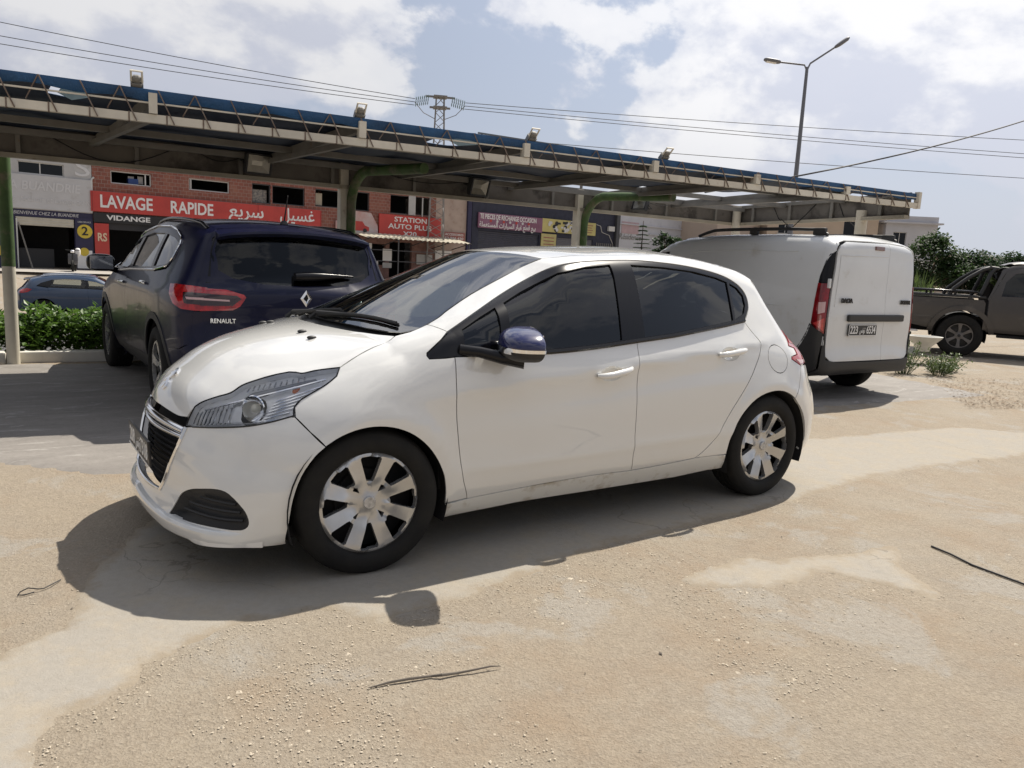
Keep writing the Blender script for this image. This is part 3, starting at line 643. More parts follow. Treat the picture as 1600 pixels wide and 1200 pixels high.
SIDE=Plane((0,1,0)); FEND=Plane((0,.84,-.54)); UNI=Plane((0,.93,-.36)); TOP=Plane((0,0,-1),up=(1,0,0)); HOOD=Plane((.707,0,-.707)); TAILF=Plane((-.8,0,-.6)); FCYL=Cyl(1.2,-1); RCYL=Cyl(2.9,1)
def sym(half): 
    "close a left-half outline (from the centre line round to the centre line) with its mirror image"
    m=[(x,-y,z) for x,y,z in reversed(half) if abs(y)>1e-6]; return list(half)+m
def seat(parent, x, y, z, m=None, wd=.5, name='seat'):
    b=MB(); b.box((x,y,z+.10),(.5,wd,.18),bev=.06); bk=Matrix.Rotation(R(18),3,'Y')
    b.box((x+.30,y,z+.46),(.16,wd,.62),bk,bev=.06); b.box((x+.40,y,z+.84),(.10,wd*.52,.19),bk,bev=.04); return b.build(name,m or M_seat,parent,smooth=40)
def build_hatch():
    B=hatch(); root=empty('parked_hatchback',(0,0,0),0,label='white five-door hatchback with a dark blue mirror cap, largest car in front',cat='car'); MW=M_white
    lip=[(.150,0,.628),(.157,-.1,.627),(.166,-.201,.625),(.186,-.304,.619),(.206,-.367,.624)]
    hlt=[(.235,-.384,.670),(.257,-.403,.690),(.307,-.453,.719),(.351,-.488,.739),(.393,-.497,.768),(.443,-.525,.792),(.502,-.555,.814),(.556,-.585,.829),(.577,-.607,.830),(.596,-.631,.829),(.642,-.649,.841),(.727,-.696,.857)]
    hlb=[(.703,-.726,.827),(.658,-.736,.798),(.599,-.736,.766),(.554,-.733,.740),(.527,-.738,.713),(.518,-.755,.683),(.445,-.721,.658),(.372,-.667,.636),(.296,-.578,.618),(.201,-.389,.590)]
    hsh=[(.815,-.678,.903),(.893,-.662,.934),(.974,-.645,.961),(1.003,-.627,.975)]
    hre=[(.966,-.533,.973),(.937,-.425,.972),(.900,-.307,.972),(.865,-.157,.973),(.852,0,.975)]
    lip=crv(lip); hlt_=[lip[-1]]+crv(hlt); hsh=crv(hsh); hre=crv([hsh[-1]]+hre)[1:]
    hlt=crv(hlt[:8])+crv(hlt[8:])[0:]
    hlb=crv(hlb[:6])[:-1]+crv(hlb[5:])
    # hood
    t=lay(B,HOOD,sym(lip+hlt+hsh+hre),step=.04,depth=.02); hood=pobj('hood',t,MW,root)
    for y in (-.235,.235,-.36,.36):
        P=np.array([[.73,y,2]]); q,_=B.cast(P,np.array([[0,0,-1.]]),.5,1.6); b=MB()
        v,f=ellipsoid((q[0][0],y,q[0][2]+.004),(.022,.012,.009)); b.add(v,f); b.build('washer_jet',M_plastic,hood,smooth=True)
    # lion-like emblem on the nose: a raised chrome figure
    fig=[(-.05,-.02),(-.035,.0),(-.02,-.005),(-.03,.03),(-.055,.035),(-.06,.05),(-.03,.055),(-.015,.075),(.01,.085),(.035,.08),(.04,.065),(.02,.06),(.03,.045),(.05,.05),(.058,.04),(.035,.03),(.02,.025),(.03,.0),(.05,-.01),(.048,-.03),(.03,-.02),(.012,-.005),(.0,-.03),(.012,-.055),(.03,-.06),(.03,-.072),(-.005,-.07),(-.022,-.035),(-.03,-.03),(-.045,-.055),(-.03,-.07),(-.05,-.075),(-.065,-.05)]
    out=[]
    for a,bv in fig:
        s=(.205+.735)*.7071+bv*.72; O=np.array([0,a*.72,0])+np.array([.7071,0,.7071])*s
        out.append(O)
    t=lay(B,HOOD,out,gap=0,step=.02,off=.006,depth=.006); pobj('emblem',t,M_chrome,hood)
    # windscreen, cowl
    wsl=[(.925,0,1.0),(.938,-.2,1.0),(.965,-.4,1.0),(1.006,-.55,.985),(1.035,-.615,.985)]
    wsn_=[(1.09,-.639,1.0),(1.155,-.632,1.025),(1.220,-.617,1.055),(1.274,-.589,1.081),(1.436,-.528,1.155),(1.643,-.486,1.243),(1.767,-.470,1.297),(1.877,-.476,1.340)]
    wsn=[wsn_[0]]+crv(wsn_[1:],3)
    wst=[(1.855,-.372,1.353),(1.825,-.273,1.359),(1.785,-.144,1.362),(1.772,0,1.362)]
    t=lay(B,TOP,sym(wsl+wsn+wst),step=.05,depth=.006,gap=.003); pobj('windscreen',t,M_ws,root)
    # frit: dark border under the glass
    inner=[(.995,0,1),(1.005,-.2,1),(1.03,-.38,1),(1.075,-.50,1.0),(1.115,-.575,1.0),(1.17,-.592,1.02),(1.235,-.578,1.05),(1.29,-.552,1.08),(1.445,-.492,1.155),(1.645,-.452,1.243),(1.76,-.436,1.297),(1.835,-.435,1.33),(1.81,-.34,1.34),(1.775,-.24,1.345),(1.74,-.12,1.35),(1.73,0,1.35)]
    t=lay(B,TOP,sym(wsl+wsn+wst),holes=[sym(inner)],step=.05,off=-.006,depth=0,gap=.004); pobj('windscreen_border',t,M_blackgloss,root)
    t=lay(B,TOP,sym([(.82,0,1),(.83,-.157,1),(.865,-.307,1),(.9,-.425,1),(.93,-.54,1),(.975,-.64,.97),(1.05,-.66,.99)]+[(1.07,-.63,1),(1.04,-.57,1),(1.0,-.41,1),(.98,-.2,1),(.97,0,1)]),step=.05,off=-.022,depth=.03,gap=0); pobj('cowl_panel',t,M_plastic,root)
    for (a,bq) in (((.93,.12,0),(1.06,-.52,0)),((.94,.52,0),(1.0,-.02,0))):   # wipers lie along the foot of the glass
        b=MB(); pts=[]
        for k in range(13):
            u=k/12; x=a[0]+(bq[0]-a[0])*u; y=a[1]+(bq[1]-a[1])*u; q,_=B.cast(np.array([[x,y,2.]]),np.array([[0,0,-1.]]),.5,1.6); pts.append((x,y,q[0][2]+.016))
        b.tube(pts,.008,6); b.tube([(p[0]+.012,p[1],p[2]-.006) for p in pts],.005,6); b.tube([(pts[0][0]-.03,pts[0][1]+.02,pts[0][2]-.02),(pts[0][0],pts[0][1],pts[0][2]+.012),pts[6]],[.014,.011,.006],6); b.build('wiper',M_plastic,root,smooth=40)
    # roof, rail, tailgate
    seam=[(1.92,-.495),(2.1,-.515),(2.35,-.528),(2.6,-.528),(2.85,-.52),(3.05,-.508),(3.2,-.495),(3.32,-.478)]
    sm=[]
    for x,y in seam:
        q,_=B.cast(np.array([[x,y,2.]]),np.array([[0,0,-1.]]),.4,1.6); sm.append(tuple(q[0]))
    t=lay(B,TOP,sym(list(reversed(wst))+[wsn[-1]]+sm+[(3.36,-.40,1.33),(3.385,-.2,1.34),(3.392,0,1.34)]),step=.05,gap=.0006,depth=.01); roof=pobj('roof',t,MW,root)
    tg=[(3.392,0,1.345),(3.385,-.2,1.34),(3.36,-.40,1.33),(3.33,-.475,1.31),(3.42,-.53,1.22),(3.49,-.575,1.12),(3.555,-.62,1.02)]
    t=lay(B,TAILF,sym(tg+[(3.62,-.62,.95),(3.70,-.60,.93),(3.74,-.3,.95),(3.76,0,.95)]),step=.05,gap=.002,depth=.01); pobj('tailgate_glass',t,M_tint,root)
    t=lay(B,Plane((-1,0,0)),sym([(3.8,0,.94),(3.8,-.3,.94),(3.75,-.6,.92),(3.72,-.64,.88),(3.85,-.62,.74),(3.9,-.5,.60),(3.95,0,.58)]),step=.05,gap=.002,depth=.02); pobj('tailgate',t,MW,root)
    b=MB(); n=14; v=[]; 
    for k in range(n+1):
        y=-.46+.92*k/n; q,_=B.cast(np.array([[3.33,y,2.]]),np.array([[0,0,-1.]]),.4,1.6); z=q[0][2]; e=.11-.10*(abs(y)/.46)**3*.6
        v+=[(3.30,y,z+.002),(3.33+e,y,z-.012),(3.33+e,y,z-.03),(3.36,y,z-.05)]
    f=[(4*k+i,4*k+4+i,4*k+4+(i+1)%4,4*k+(i+1)%4) for k in range(n) for i in range(4)]; b.add(v,f); fix_normals(b.build('roof_spoiler',MW,root,smooth=40))
    # bodyside with A-pillar, roof rail, rear quarter
    dlo_top=[(3.135,-.755,1.043),(3.18,-.733,1.082),(3.222,-.703,1.135),(3.229,-.666,1.2),(3.179,-.642,1.253),(3.056,-.626,1.3),(2.812,-.621,1.337),(2.576,-.612,1.353),(2.355,-.60,1.357),(2.028,-.607,1.334),(1.856,-.596,1.3),(1.729,-.582,1.244),(1.548,-.625,1.167),(1.364,-.696,1.086),(1.25,-.732,1.031),(1.194,-.745,1.003)]
    dlo_top=crv(dlo_top)
    rdr=[(3.135,-.756,1.043),(3.183,-.784,.98),(3.223,-.806,.929),(3.219,-.823,.894),(3.175,-.848,.82),(3.082,-.863,.698),(2.963,-.866,.556),(2.86,-.859,.411),(2.777,-.848,.335),(2.725,-.838,.302)]; rdr=crv(rdr)
    rar=[(3.005,-.80,.208),(2.972,-.845,.30),(2.972,-.855,.38),(2.995,-.871,.45),(3.06,-.875,.54),(3.161,-.874,.612),(3.29,-.869,.645),(3.419,-.864,.640),(3.537,-.862,.592),(3.632,-.859,.496),(3.675,-.854,.401),(3.69,-.841,.325),(3.68,-.823,.257)]; rar=crv(rar,3)
    lampf=[(3.555,-.72,1.02),(3.588,-.729,.982),(3.523,-.787,.900),(3.60,-.76,.882),(3.60,-.79,.846),(3.52,-.818,.84),(3.515,-.824,.826),(3.552,-.824,.809),(3.609,-.819,.785)]
    rbs=[(3.615,-.821,.779),(3.603,-.837,.721),(3.585,-.848,.655),(3.537,-.862,.592)]
    uni=[wsn[1]]+wsn[2:]+sm+[(3.33,-.475,1.31),(3.42,-.53,1.22),(3.49,-.575,1.12),(3.555,-.62,1.02)]+lampf[1:]+rbs+list(reversed(rar[3:24]))+[(2.972,-.845,.30)]+list(reversed(rdr))+dlo_top[1:]+[(1.173,-.70,1.018)]
    fl=[]
    for k in range(20):
        a=2*math.pi*k/20; fl.append((3.375+.093*math.cos(a)-.012*math.sin(a),-.84,.836+.090*math.sin(a)))
    t=lay(B,UNI,uni,holes=[[(x,y-.0,z) for x,y,z in fl]],step=.035,depth=.014); pair('bodyside',t,MW,root)
    t=lay(B,UNI,fl,step=.03,depth=.012,gap=.0022); pobj('fuel_flap',t,MW,root)
    # fender
    fen=[(.727,-.696,.857)]+hsh+[(1.066,-.642,.993),(1.155,-.632,1.025),(1.173,-.70,1.018),(1.194,-.745,1.003),(1.152,-.773,.975),(1.072,-.795,.92),(1.069,-.802,.909),(1.077,-.811,.897),(1.15,-.82,.90),(1.194,-.821,.903),(1.186,-.86,.745),(1.199,-.867,.561),(1.23,-.861,.392),(1.28,-.828,.268),(1.22,-.83,.262),(1.163,-.833,.26),(1.152,-.854,.335),(1.135,-.863,.399),(1.101,-.869,.469),(1.051,-.872,.534),(.986,-.874,.588),(.912,-.873,.622),(.831,-.871,.637),(.752,-.869,.633),(.672,-.864,.609),(.611,-.855,.572),(.564,-.816,.625),(.522,-.761,.678),(.527,-.738,.713),(.554,-.733,.740),(.599,-.736,.766),(.658,-.736,.798),(.703,-.726,.827)]
    ka=[i for i,q in enumerate(fen) if abs(q[0]-1.163)<1e-6 and abs(q[2]-.26)<1e-6][0]; kb=[i for i,q in enumerate(fen) if abs(q[0]-.611)<1e-6][0]; kf=[i for i,q in enumerate(fen) if abs(q[0]-1.194)<1e-6 and abs(q[2]-.903)<1e-6][0]
    fdf=crv(fen[kf:kf+5]); far_=crv(fen[ka:kb+1],3); fen=fen[:kf]+fdf+[fen[kf+5]]+far_+fen[kb+1:]
    t=lay(B,FEND,fen,step=.035); pair('front_fender',t,MW,root)
    db=[(1.28,-.827,.266),(1.612,-.83,.281),(2.011,-.835,.290),(2.263,-.831,.284),(2.568,-.835,.294),(2.727,-.839,.303)]
    bsh=[(2.250,-.815,.949),(2.238,-.855,.819),(2.237,-.864,.658),(2.240,-.863,.496),(2.247,-.854,.369),(2.261,-.831,.284)]
    belt=[(1.194,-.82,.903),(1.43,-.838,.905),(1.708,-.83,.907),(1.966,-.826,.922),(2.248,-.818,.947)]
    db=crv(db,3); bsh=crv(bsh,4); belt=crv(belt,3)
    fd=fdf[:-1]+db[:9]+list(reversed(bsh))+list(reversed(belt))[1:-1]
    HND=((1.962,.797,2.182,.826),(2.838,.872,3.070,.894)); bowl=[[((x0+x1)/2-.012+.078*math.cos(a),-.85,(z0+z1)/2-.010+.036*math.sin(a)) for a in np.linspace(0,2*math.pi,28,endpoint=False)] for x0,z0,x1,z1 in HND]
    t=lay(B,SIDE,fd,holes=[bowl[0]],gap=.0018,step=.035); d1=pair('front_door',t,MW,root)
    belt2=[(2.248,-.818,.947),(2.518,-.808,.969),(2.963,-.775,1.02),(3.135,-.756,1.043)]
    rd=bsh+db[10:]+list(reversed(rdr))[1:]+list(reversed(belt2))[1:-1]
    t=lay(B,SIDE,rd,holes=[bowl[1]],step=.035); d2=pair('rear_door',t,MW,root)
    sill=[(1.163,-.833,.26),(1.22,-.83,.262)]+db+[(2.972,-.845,.30),(3.005,-.8,.208),(2.65,-.77,.186),(2.076,-.77,.186),(1.578,-.778,.190),(1.343,-.77,.182),(1.19,-.76,.172)]
    t=lay(B,Plane((0,1,.25)),sill,step=.035,depth=.03); pair('sill',t,mat('white_paint_dusty',(.70,.70,.675),.4,coat=.5,dirt=((.42,.37,.29),5.,.52)),root)
    # side glass: black frame with panes set in
    dlo=[(1.069,-.802,.909),(1.072,-.795,.92),(1.152,-.773,.975),(1.2,-.75,1.006)]+list(reversed(dlo_top))[1:]+list(reversed(belt2))[1:]+list(reversed(belt))[1:]+[(1.194,-.82,.903),(1.15,-.82,.9),(1.077,-.811,.897)]
    pq=[(1.262,-.74,1.015),(1.364,-.70,1.066),(1.46,-.66,1.108),(1.44,-.80,.935),(1.25,-.81,.928)]
    p1=[(1.515,-.66,1.130),(1.62,-.62,1.176),(1.735,-.585,1.222),(1.86,-.60,1.276),(2.03,-.61,1.310),(2.200,-.61,1.328),(2.155,-.80,.962),(1.966,-.82,.944),(1.708,-.82,.929),(1.49,-.82,.930)]
    p2=[(2.345,-.62,1.333),(2.576,-.62,1.329),(2.812,-.63,1.313),(3.0,-.63,1.285),(3.085,-.64,1.262),(3.042,-.755,1.054),(2.9,-.78,1.036),(2.518,-.81,.992),(2.318,-.81,.976)]
    p3=[(3.108,-.64,1.256),(3.168,-.65,1.232),(3.205,-.67,1.19),(3.197,-.71,1.138),(3.16,-.73,1.092),(3.066,-.75,1.058)]
    t=lay(B,SIDE,dlo,holes=[pq,p1,p2,p3],step=.035,gap=.0015,off=-.003,depth=.012); wf=pair('window_frame',t,M_blackgloss,root)
    for nm,q in (('quarter_light',pq),('front_window',p1),('rear_window',p2),('rear_quarter_light',p3)):
        t=lay(B,SIDE,q,step=.06,gap=-.006,off=-.010,depth=0); pair(nm,t,M_tint,root)
    bt=belt+belt2[1:]   # shiny strip under the windows
    b=MB(); pts=[]
    for x,y,z in resample(np.array(bt)[2:],.05,False):
        q,_=B.cast(np.array([[x,-1.6,z+.006]]),np.array([[0,1.,0]]),.3,1.4); pts.append(q[0]+B.N(q)[0]*.003)
    b.tube(pts,.011,6); o=b.build('window_strip',M_blackgloss,root,smooth=50); b=MB(); b.tube([(p[0],-p[1],p[2]) for p in pts],.011,6); b.build('window_strip',M_blackgloss,root,smooth=50)
    # headlights
    hl=[(.203,-.384,.596)]+hlt+hlb[:-1]
    BW=((.405,-.616,.692,.052),); dB=np.array([-.80,-.58,.05]); dB/=np.linalg.norm(dB); eB1=np.cross(dB,[0,0,1]); eB1/=np.linalg.norm(eB1); eB2=np.cross(eB1,dB)
    circ=[[tuple(np.array(q[:3])+q[3]*.97*(eB1*math.cos(a)+eB2*math.sin(a))) for a in np.linspace(0,2*math.pi,24,endpoint=False)] for q in BW]
    ho=lay(B,FCYL,hl,holes=circ,step=.014,gap=.001,off=-.022,depth=0,fn=lambda P,N,U:P-N*(.005*np.abs(np.sin((P[:,1:2]*.6+P[:,2:3])*110))*(P[:,2:3]>.745)+.005*np.abs(np.sin(P[:,1:2]*90+P[:,2:3]*30))*(P[:,2:3]<.745)))
    M_refl=mat('lamp_reflector',(.95,.955,.965),.22,.15,coat=1.); M_bezel=mat('lamp_bezel',(.30,.31,.33),.3,.6)
    rim_=lay(B,FCYL,hl,step=.03,gap=.0015,off=-.001,depth=.024,fn=None)
    for sgn in (0,1):
        mm=(lambda t:t) if sgn==0 else mir
        h=pobj('headlight',mm(ho),M_refl,root)
        pobj('lens',mm(lay(B,FCYL,hl,step=.03,gap=.002,off=.001,depth=0)),M_clear,h)
        v,f,n=rim_; k=len(f)-sum(1 for a in f if len(a)==4); wall=[a for a in f if len(a)==4]
        b=MB(); b.add(np.array(v)*[1,-1 if sgn else 1,1],wall); b.build('rim',M_refl,h)
        # border band round the lens
        c=np.array(hl).mean(0); inn=[tuple(np.array(p)+(c-np.array(p))*.05) for p in hl]
        sgy=-1 if sgn else 1
        for (cx,cy,cz,rr) in BW:
            mt_=M_chrome; d=dB; e1=eB1; e2=eB2; b=MB(); vv=[]; n=22; ff=[]
            prof=[(1.06,.006),(1.,.010),(.94,.004),(.8,-.012),(.55,-.026),(.25,-.034)]
            for pr,pa in prof:
                for k in range(n):
                    a=2*math.pi*k/n; q=np.array([cx,cy,cz])+d*(pa-.004)+rr*pr*(e1*math.cos(a)+e2*math.sin(a)); vv.append((q[0],q[1]*sgy,q[2]))
            for i in range(len(prof)-1):
                for k in range(n): ff.append((i*n+k,i*n+(k+1)%n,(i+1)*n+(k+1)%n,(i+1)*n+k))
            b.add(vv,ff); b.build('lamp_bowl',mt_,h,smooth=50)
            b=MB(); v,f=ellipsoid(tuple((np.array([cx,cy,cz])-d*.012)*[1,sgy,1]),(.021,.021,.021)); b.add(v,f); b.build('lamp_bulb',mat('bulb_glass',(.90,.85,.70),.15,coat=1.),h,smooth=True)
        b=MB(); pts=[(.235,-.425,.612),(.31,-.52,.655),(.40,-.585,.735),(.50,-.63,.765),(.62,-.69,.805)]; pts=[(x+.02,(y+.02)*sgy,z) for x,y,z in pts]; b.tube(pts,[.008,.012,.013,.011,.006],8); b.build('light_guide',M_bezel,h,smooth=50)
        # moulded flutes of the reflector: upright on the inner side, lengthwise towards the tip, chevrons along the top
        def onl(p,q,n,off):
            L_=np.linspace(np.array(p),np.array(q),n); O_,D_,t0_,t1_=FCYL.rays(FCYL.to2(L_),np.array([2,0,.7])); Q_,_h=B.cast(O_,D_,t0_,t1_); Q_=Q_+B.N(Q_)*off; return [(w_[0],w_[1]*sgy,w_[2]) for w_ in Q_]
        def flute(p,q,r_,off,m_=M_chrome,nm='flute'): b=MB(); b.tube(onl(p,q,6,off),r_,5); b.build(nm,m_,h,smooth=60)
        for u in np.linspace(0,1,9): flute((.218+.115*u,-.402-.155*u,.606+.022*u),(.238+.110*u,-.402-.130*u,.655+.052*u),.0035,-.016)
        for u in np.linspace(0,1,6): flute((.455+.02*u,-.655-.004*u,.672+.062*u),(.520+.12*u,-.715-.01*u,.700+.098*u),.0035,-.016)
        for u in np.linspace(0,1,11):
            x=.40+.20*u; flute((x,-.535-.115*u,.752+.060*u),(x+.012,-.525-.105*u,.771+.052*u),.0035,-.012)
        flute((.235,-.432,.607),(.50,-.735,.672),.0055,-.008,M_chrome,'chrome_strip'); flute((.26,-.44,.668),(.66,-.715,.818),.0050,-.008,M_chrome,'chrome_strip')
        b=MB(); pts=[]; loop=resample(np.array(hl),.02); uu=FCYL.to2(loop); O_,D_,t0_,t1_=FCYL.rays(uu,np.array([2,0,.7])); Q_,_h=B.cast(O_,D_,t0_,t1_); Q_=Q_+B.N(Q_)*.0005; b.tube([(q[0],q[1]*sgy,q[2]) for q in list(Q_)+[Q_[0]]],.0032,5,caps=False); b.build('lens_seal',M_blackgloss,h,smooth=60)
        b=MB(); v,f=ellipsoid((.565,-.655*sgy,.755),(.02,.016,.024)); b.add(v,f); b.build('indicator_bulb',mat('amber_lens',(.75,.16,.02),.2,coat=1.),h,smooth=True)
    # front bumper with grille mouth and fog recesses
    fog=crv([(.131,-.400,.240),(.150,-.425,.29),(.164,-.445,.328),(.185,-.50,.358),(.211,-.559,.374),(.258,-.640,.388),(.289,-.687,.378),(.329,-.738,.327),(.344,-.753,.288),(.341,-.753,.260),(.318,-.738,.245),(.240,-.662,.245),(.164,-.519,.240),(.140,-.44,.234),(.131,-.400,.240)],3)[:-1]
    gs=[(.203,-.389,.588),(.171,-.385,.519),(.140,-.335,.408),(.115,-.274,.305)]; gb=[(.104,-.191,.296),(.097,-.1,.292),(.095,0,.291)]
    arch=[(.522,-.761,.678),(.564,-.816,.625)]+crv([(.611,-.855,.572),(.571,-.849,.536),(.522,-.837,.459),(.492,-.833,.371),(.478,-.826,.276),(.479,-.788,.179)],3)
    bot=[(.40,-.77,.178),(.33,-.742,.176),(.227,-.665,.172),(.161,-.531,.166),(.125,-.40,.172),(.10,-.2,.19),(.09,0,.20)]
    half=list(reversed(gb))+list(reversed(gs))+list(reversed(hlb[26:-1]))+arch+bot
    mf=[(x,-y,z) for x,y,z in fog]
    def ledge(P,N,U):   # splitter: the lowest band steps outwards
        z=P[:,2]; k=1/(1+np.exp(-(.232-z)/.004)); side=np.clip((.45-P[:,0])/.12,0,1)
        out=np.stack([N[:,0],N[:,1],0*z],1); return P+out*(.010*k*side)[:,None],N
    t=lay(B,FCYL,sym(half),holes=[fog,mf],step=.022,gap=.001,depth=.03,fn=ledge); bp=pobj('front_bumper',t,MW,root)
    for q in (fog,mf):
        q2=resample(FCYL.to2(q),.01)
        t=lay(B,FCYL,q,step=.016,gap=.0005,off=-.002,depth=.02,fn=lambda P,N,U:P-N*(np.clip(np.sqrt(((U[:,None]-q2[None])**2).sum(-1)).min(1)/.022,0,1)*.040)[:,None]); fr_=pobj('fog_recess',t,M_plastic,bp)
        sg=1 if q is fog else -1
        for z,x0,x1 in ((.335,.20,.30),(.305,.175,.315),(.275,.165,.325)):
            pts=[]
            for u in np.linspace(0,1,8):
                ya=np.interp(x0+(x1-x0)*u,[.13,.164,.211,.258,.289,.33],[-.41,-.45,-.56,-.64,-.69,-.735]); th=math.atan2(ya*-1 if False else ya,1.2-(x0+(x1-x0)*u)); o_=np.array([[1.2-1.9*math.cos(th),1.9*math.sin(th),z]]); w_,_=B.cast(o_,np.array([[math.cos(th),-math.sin(th),0]]),0,1.85); pts.append((w_[0]-B.N(w_)[0]*.026)*[1,sg,1])
            b=MB(); b.tube(pts,.006,5); b.build('fog_slat',M_plastic,fr_,smooth=50)
    # splitter ledge: pale upper lip running round the chin
    b=MB(); sec=[(.0,.016),(.012,.010),(.018,.0),(.018,-.03),(.010,-.045),(-.02,-.045),(-.02,.016)]; pts=[]
    for th in np.linspace(-R(44),R(44),45):
        z=.222+.03*max(0,1-abs(th)/.35)*.9
        q,_=B.cast(np.array([[1.2-1.9*math.cos(th),1.9*math.sin(th),z]]),np.array([[math.cos(th),-math.sin(th),0]]),0,1.85); n=B.N(q)[0]; n[2]=0; n/=np.linalg.norm(n); pts.append((q[0],n))
    v=[]; 
    for i,(q,n) in enumerate(pts):
        k=min(1,min(i,len(pts)-1-i)/5); v+=[tuple(q+n*(a*k if a>0 else a)+np.array([0,0,c])) for a,c in sec]
    m=len(sec); b.add(v,[(i*m+j,i*m+(j+1)%m,(i+1)*m+(j+1)%m,(i+1)*m+j) for i in range(len(pts)-1) for j in range(m)]); fix_normals(b.build('front_splitter',MW,bp,smooth=30))
    # grille
    gr=[(.203,-.389,.592),(.206,-.367,.612),(.186,-.304,.610),(.166,-.201,.615),(.152,0,.618)]
    mouth=sym(list(reversed(gb))+list(reversed(gs))+gr[1:])
    t=lay(B,FCYL,mouth,step=.03,gap=-.004,off=-.060,depth=0); g=pobj('grille',t,M_dark,root)
    for z in (.33,.355,.38,.405,.43,.455,.48,.505):   # slats
        pts=[]; hw=R(8+ (z-.30)*44)
        for th in np.linspace(-hw,hw,15):
            q,_=B.cast(np.array([[1.2-1.9*math.cos(th),1.9*math.sin(th),z]]),np.array([[math.cos(th),-math.sin(th),0]]),0,1.85); pts.append(q[0]+B.N(q)[0]*-.035)
        b=MB(); b.tube(pts,.005,5); b.build('slat',M_dark,g,smooth=50)
    def band(z0,z1,th0,off,rad,m_,name,par,zf=None):
        b=MB(); pts=[]
        for th in np.linspace(-th0,th0,25):
            z=z0+(z1-z0)*(abs(th)/th0)**2
            q,_=B.cast(np.array([[1.2-1.9*math.cos(th),1.9*math.sin(th),z]]),np.array([[math.cos(th),-math.sin(th),0]]),0,1.85); pts.append(q[0]+B.N(q)[0]*off)
        b.tube(pts,rad,8); return b.build(name,m_,par,smooth=50)
    band(.585,.572,R(20.5),-.004,.017,M_chrome,'chrome_bar',g); band(.553,.548,R(20.5),-.010,.010,M_chrome,'chrome_bar',g); band(.300,.308,R(13.5),.0,.007,M_chrome,'chrome_bar',g)
    for sg in (-1,1):
        b=MB(); pts=[]
        for x,y,z in resample(np.array(gs),.03,False):
            th=math.atan2(y*-sg,1.2-x); q,_=B.cast(np.array([[1.2-1.9*math.cos(th),1.9*math.sin(th),z]]),np.array([[math.cos(th),-math.sin(th),0]]),0,1.85); pts.append(q[0]+B.N(q)[0]*.002)
        b.tube(pts,.008,6); b.build('chrome_edge',M_chrome,g,smooth=50)
    b=MB(); b.box((.083,0,.452),(.012,.50,.112),Matrix.Rotation(R(-4),3,'Y'),bev=.004); pl=b.build('number_plate',M_plate,root)
    b=MB(); 
    for y,z,dy,dz in ((0,.502,.49,.006),(0,.402,.49,.006)): b.box((.0755,y,z),(.002,dy,dz))
    b.build('plate_border',M_platew,pl)
    put_text('plate_word','\uFEB2\uFEE7\uFEEE\uFE97',M_platew,pl,(.0750,0,.452),(0,-1,0),(0,0,1),.075,width=.11,depth=.001); put_text('plate_digits','208',M_platew,pl,(.0750,.15,.452),(0,-1,0),(0,0,1),.095,width=.13,depth=.001,bold=.001); put_text('plate_digits','7318',M_platew,pl,(.0750,-.15,.452),(0,-1,0),(0,0,1),.095,width=.17,depth=.001,bold=.001)
    # rear bumper, lamps
    rb=[(3.609,-.819,.785)]+rbs[:-1]+[(3.537,-.862,.592)]+rar[26:]+[(3.70,-.82,.215),(3.85,-.72,.205),(3.95,-.5,.21),(4.0,0,.215),(4.0,0,.60),(3.95,-.45,.62),(3.87,-.62,.70),(3.78,-.70,.775)]
    rbh=[(4.0,0,.215),(3.95,-.5,.21),(3.85,-.72,.205),(3.70,-.82,.215)]+list(reversed(rar[26:]))+list(reversed(rbs))+[(3.609,-.819,.785),(3.70,-.77,.78),(3.80,-.70,.76),(3.87,-.62,.70),(3.93,-.45,.62),(3.95,0,.60)]
    t=lay(B,RCYL,sym(rbh),step=.03,gap=.0015,depth=.02); pobj('rear_bumper',t,MW,root)
    tl=[(3.588,-.729,.982),(3.60,-.70,.985),(3.68,-.70,.95),(3.74,-.71,.90),(3.765,-.72,.86),(3.77,-.73,.82),(3.72,-.775,.79),(3.609,-.819,.785),(3.552,-.824,.809),(3.515,-.824,.826),(3.52,-.818,.84),(3.60,-.79,.846),(3.60,-.76,.882),(3.523,-.787,.900)]
    t=lay(B,Plane((-.5,.86,0)),tl,step=.02,gap=.0015,off=.004,depth=.03); tls=pair('tail_light',t,M_redlens,root)
    for o,mm in zip(tls,((lambda t:t),mir)):
        st=[(3.56,-.73,.955),(3.66,-.72,.935),(3.70,-.72,.905),(3.62,-.75,.905),(3.55,-.77,.915)]; pobj('lamp_stripe',mm(lay(B,Plane((-.5,.86,0)),st,step=.02,gap=0,off=.007,depth=.004)),M_redlens2,o)
        st=[(3.56,-.82,.822),(3.62,-.81,.815),(3.68,-.78,.812),(3.66,-.79,.797),(3.6,-.815,.795)]; pobj('lamp_stripe',mm(lay(B,Plane((-.5,.86,0)),st,step=.02,gap=0,off=.007,depth=.004)),mat('lamp_pale',(.6,.4,.4),.15,coat=1),o)
    # remaining skin between lamp, tailgate and bodyside
    fill=[(3.60,-.70,.985),(3.68,-.70,.95),(3.74,-.71,.90),(3.765,-.72,.86),(3.77,-.73,.82),(3.80,-.70,.775),(3.87,-.62,.70),(3.72,-.64,.88),(3.75,-.6,.92),(3.70,-.60,.93),(3.62,-.62,.95),(3.555,-.62,1.02),(3.575,-.70,1.0)]
    t=lay(B,RCYL,fill,step=.03,gap=0,depth=.01); pair('rear_corner',t,MW,root)
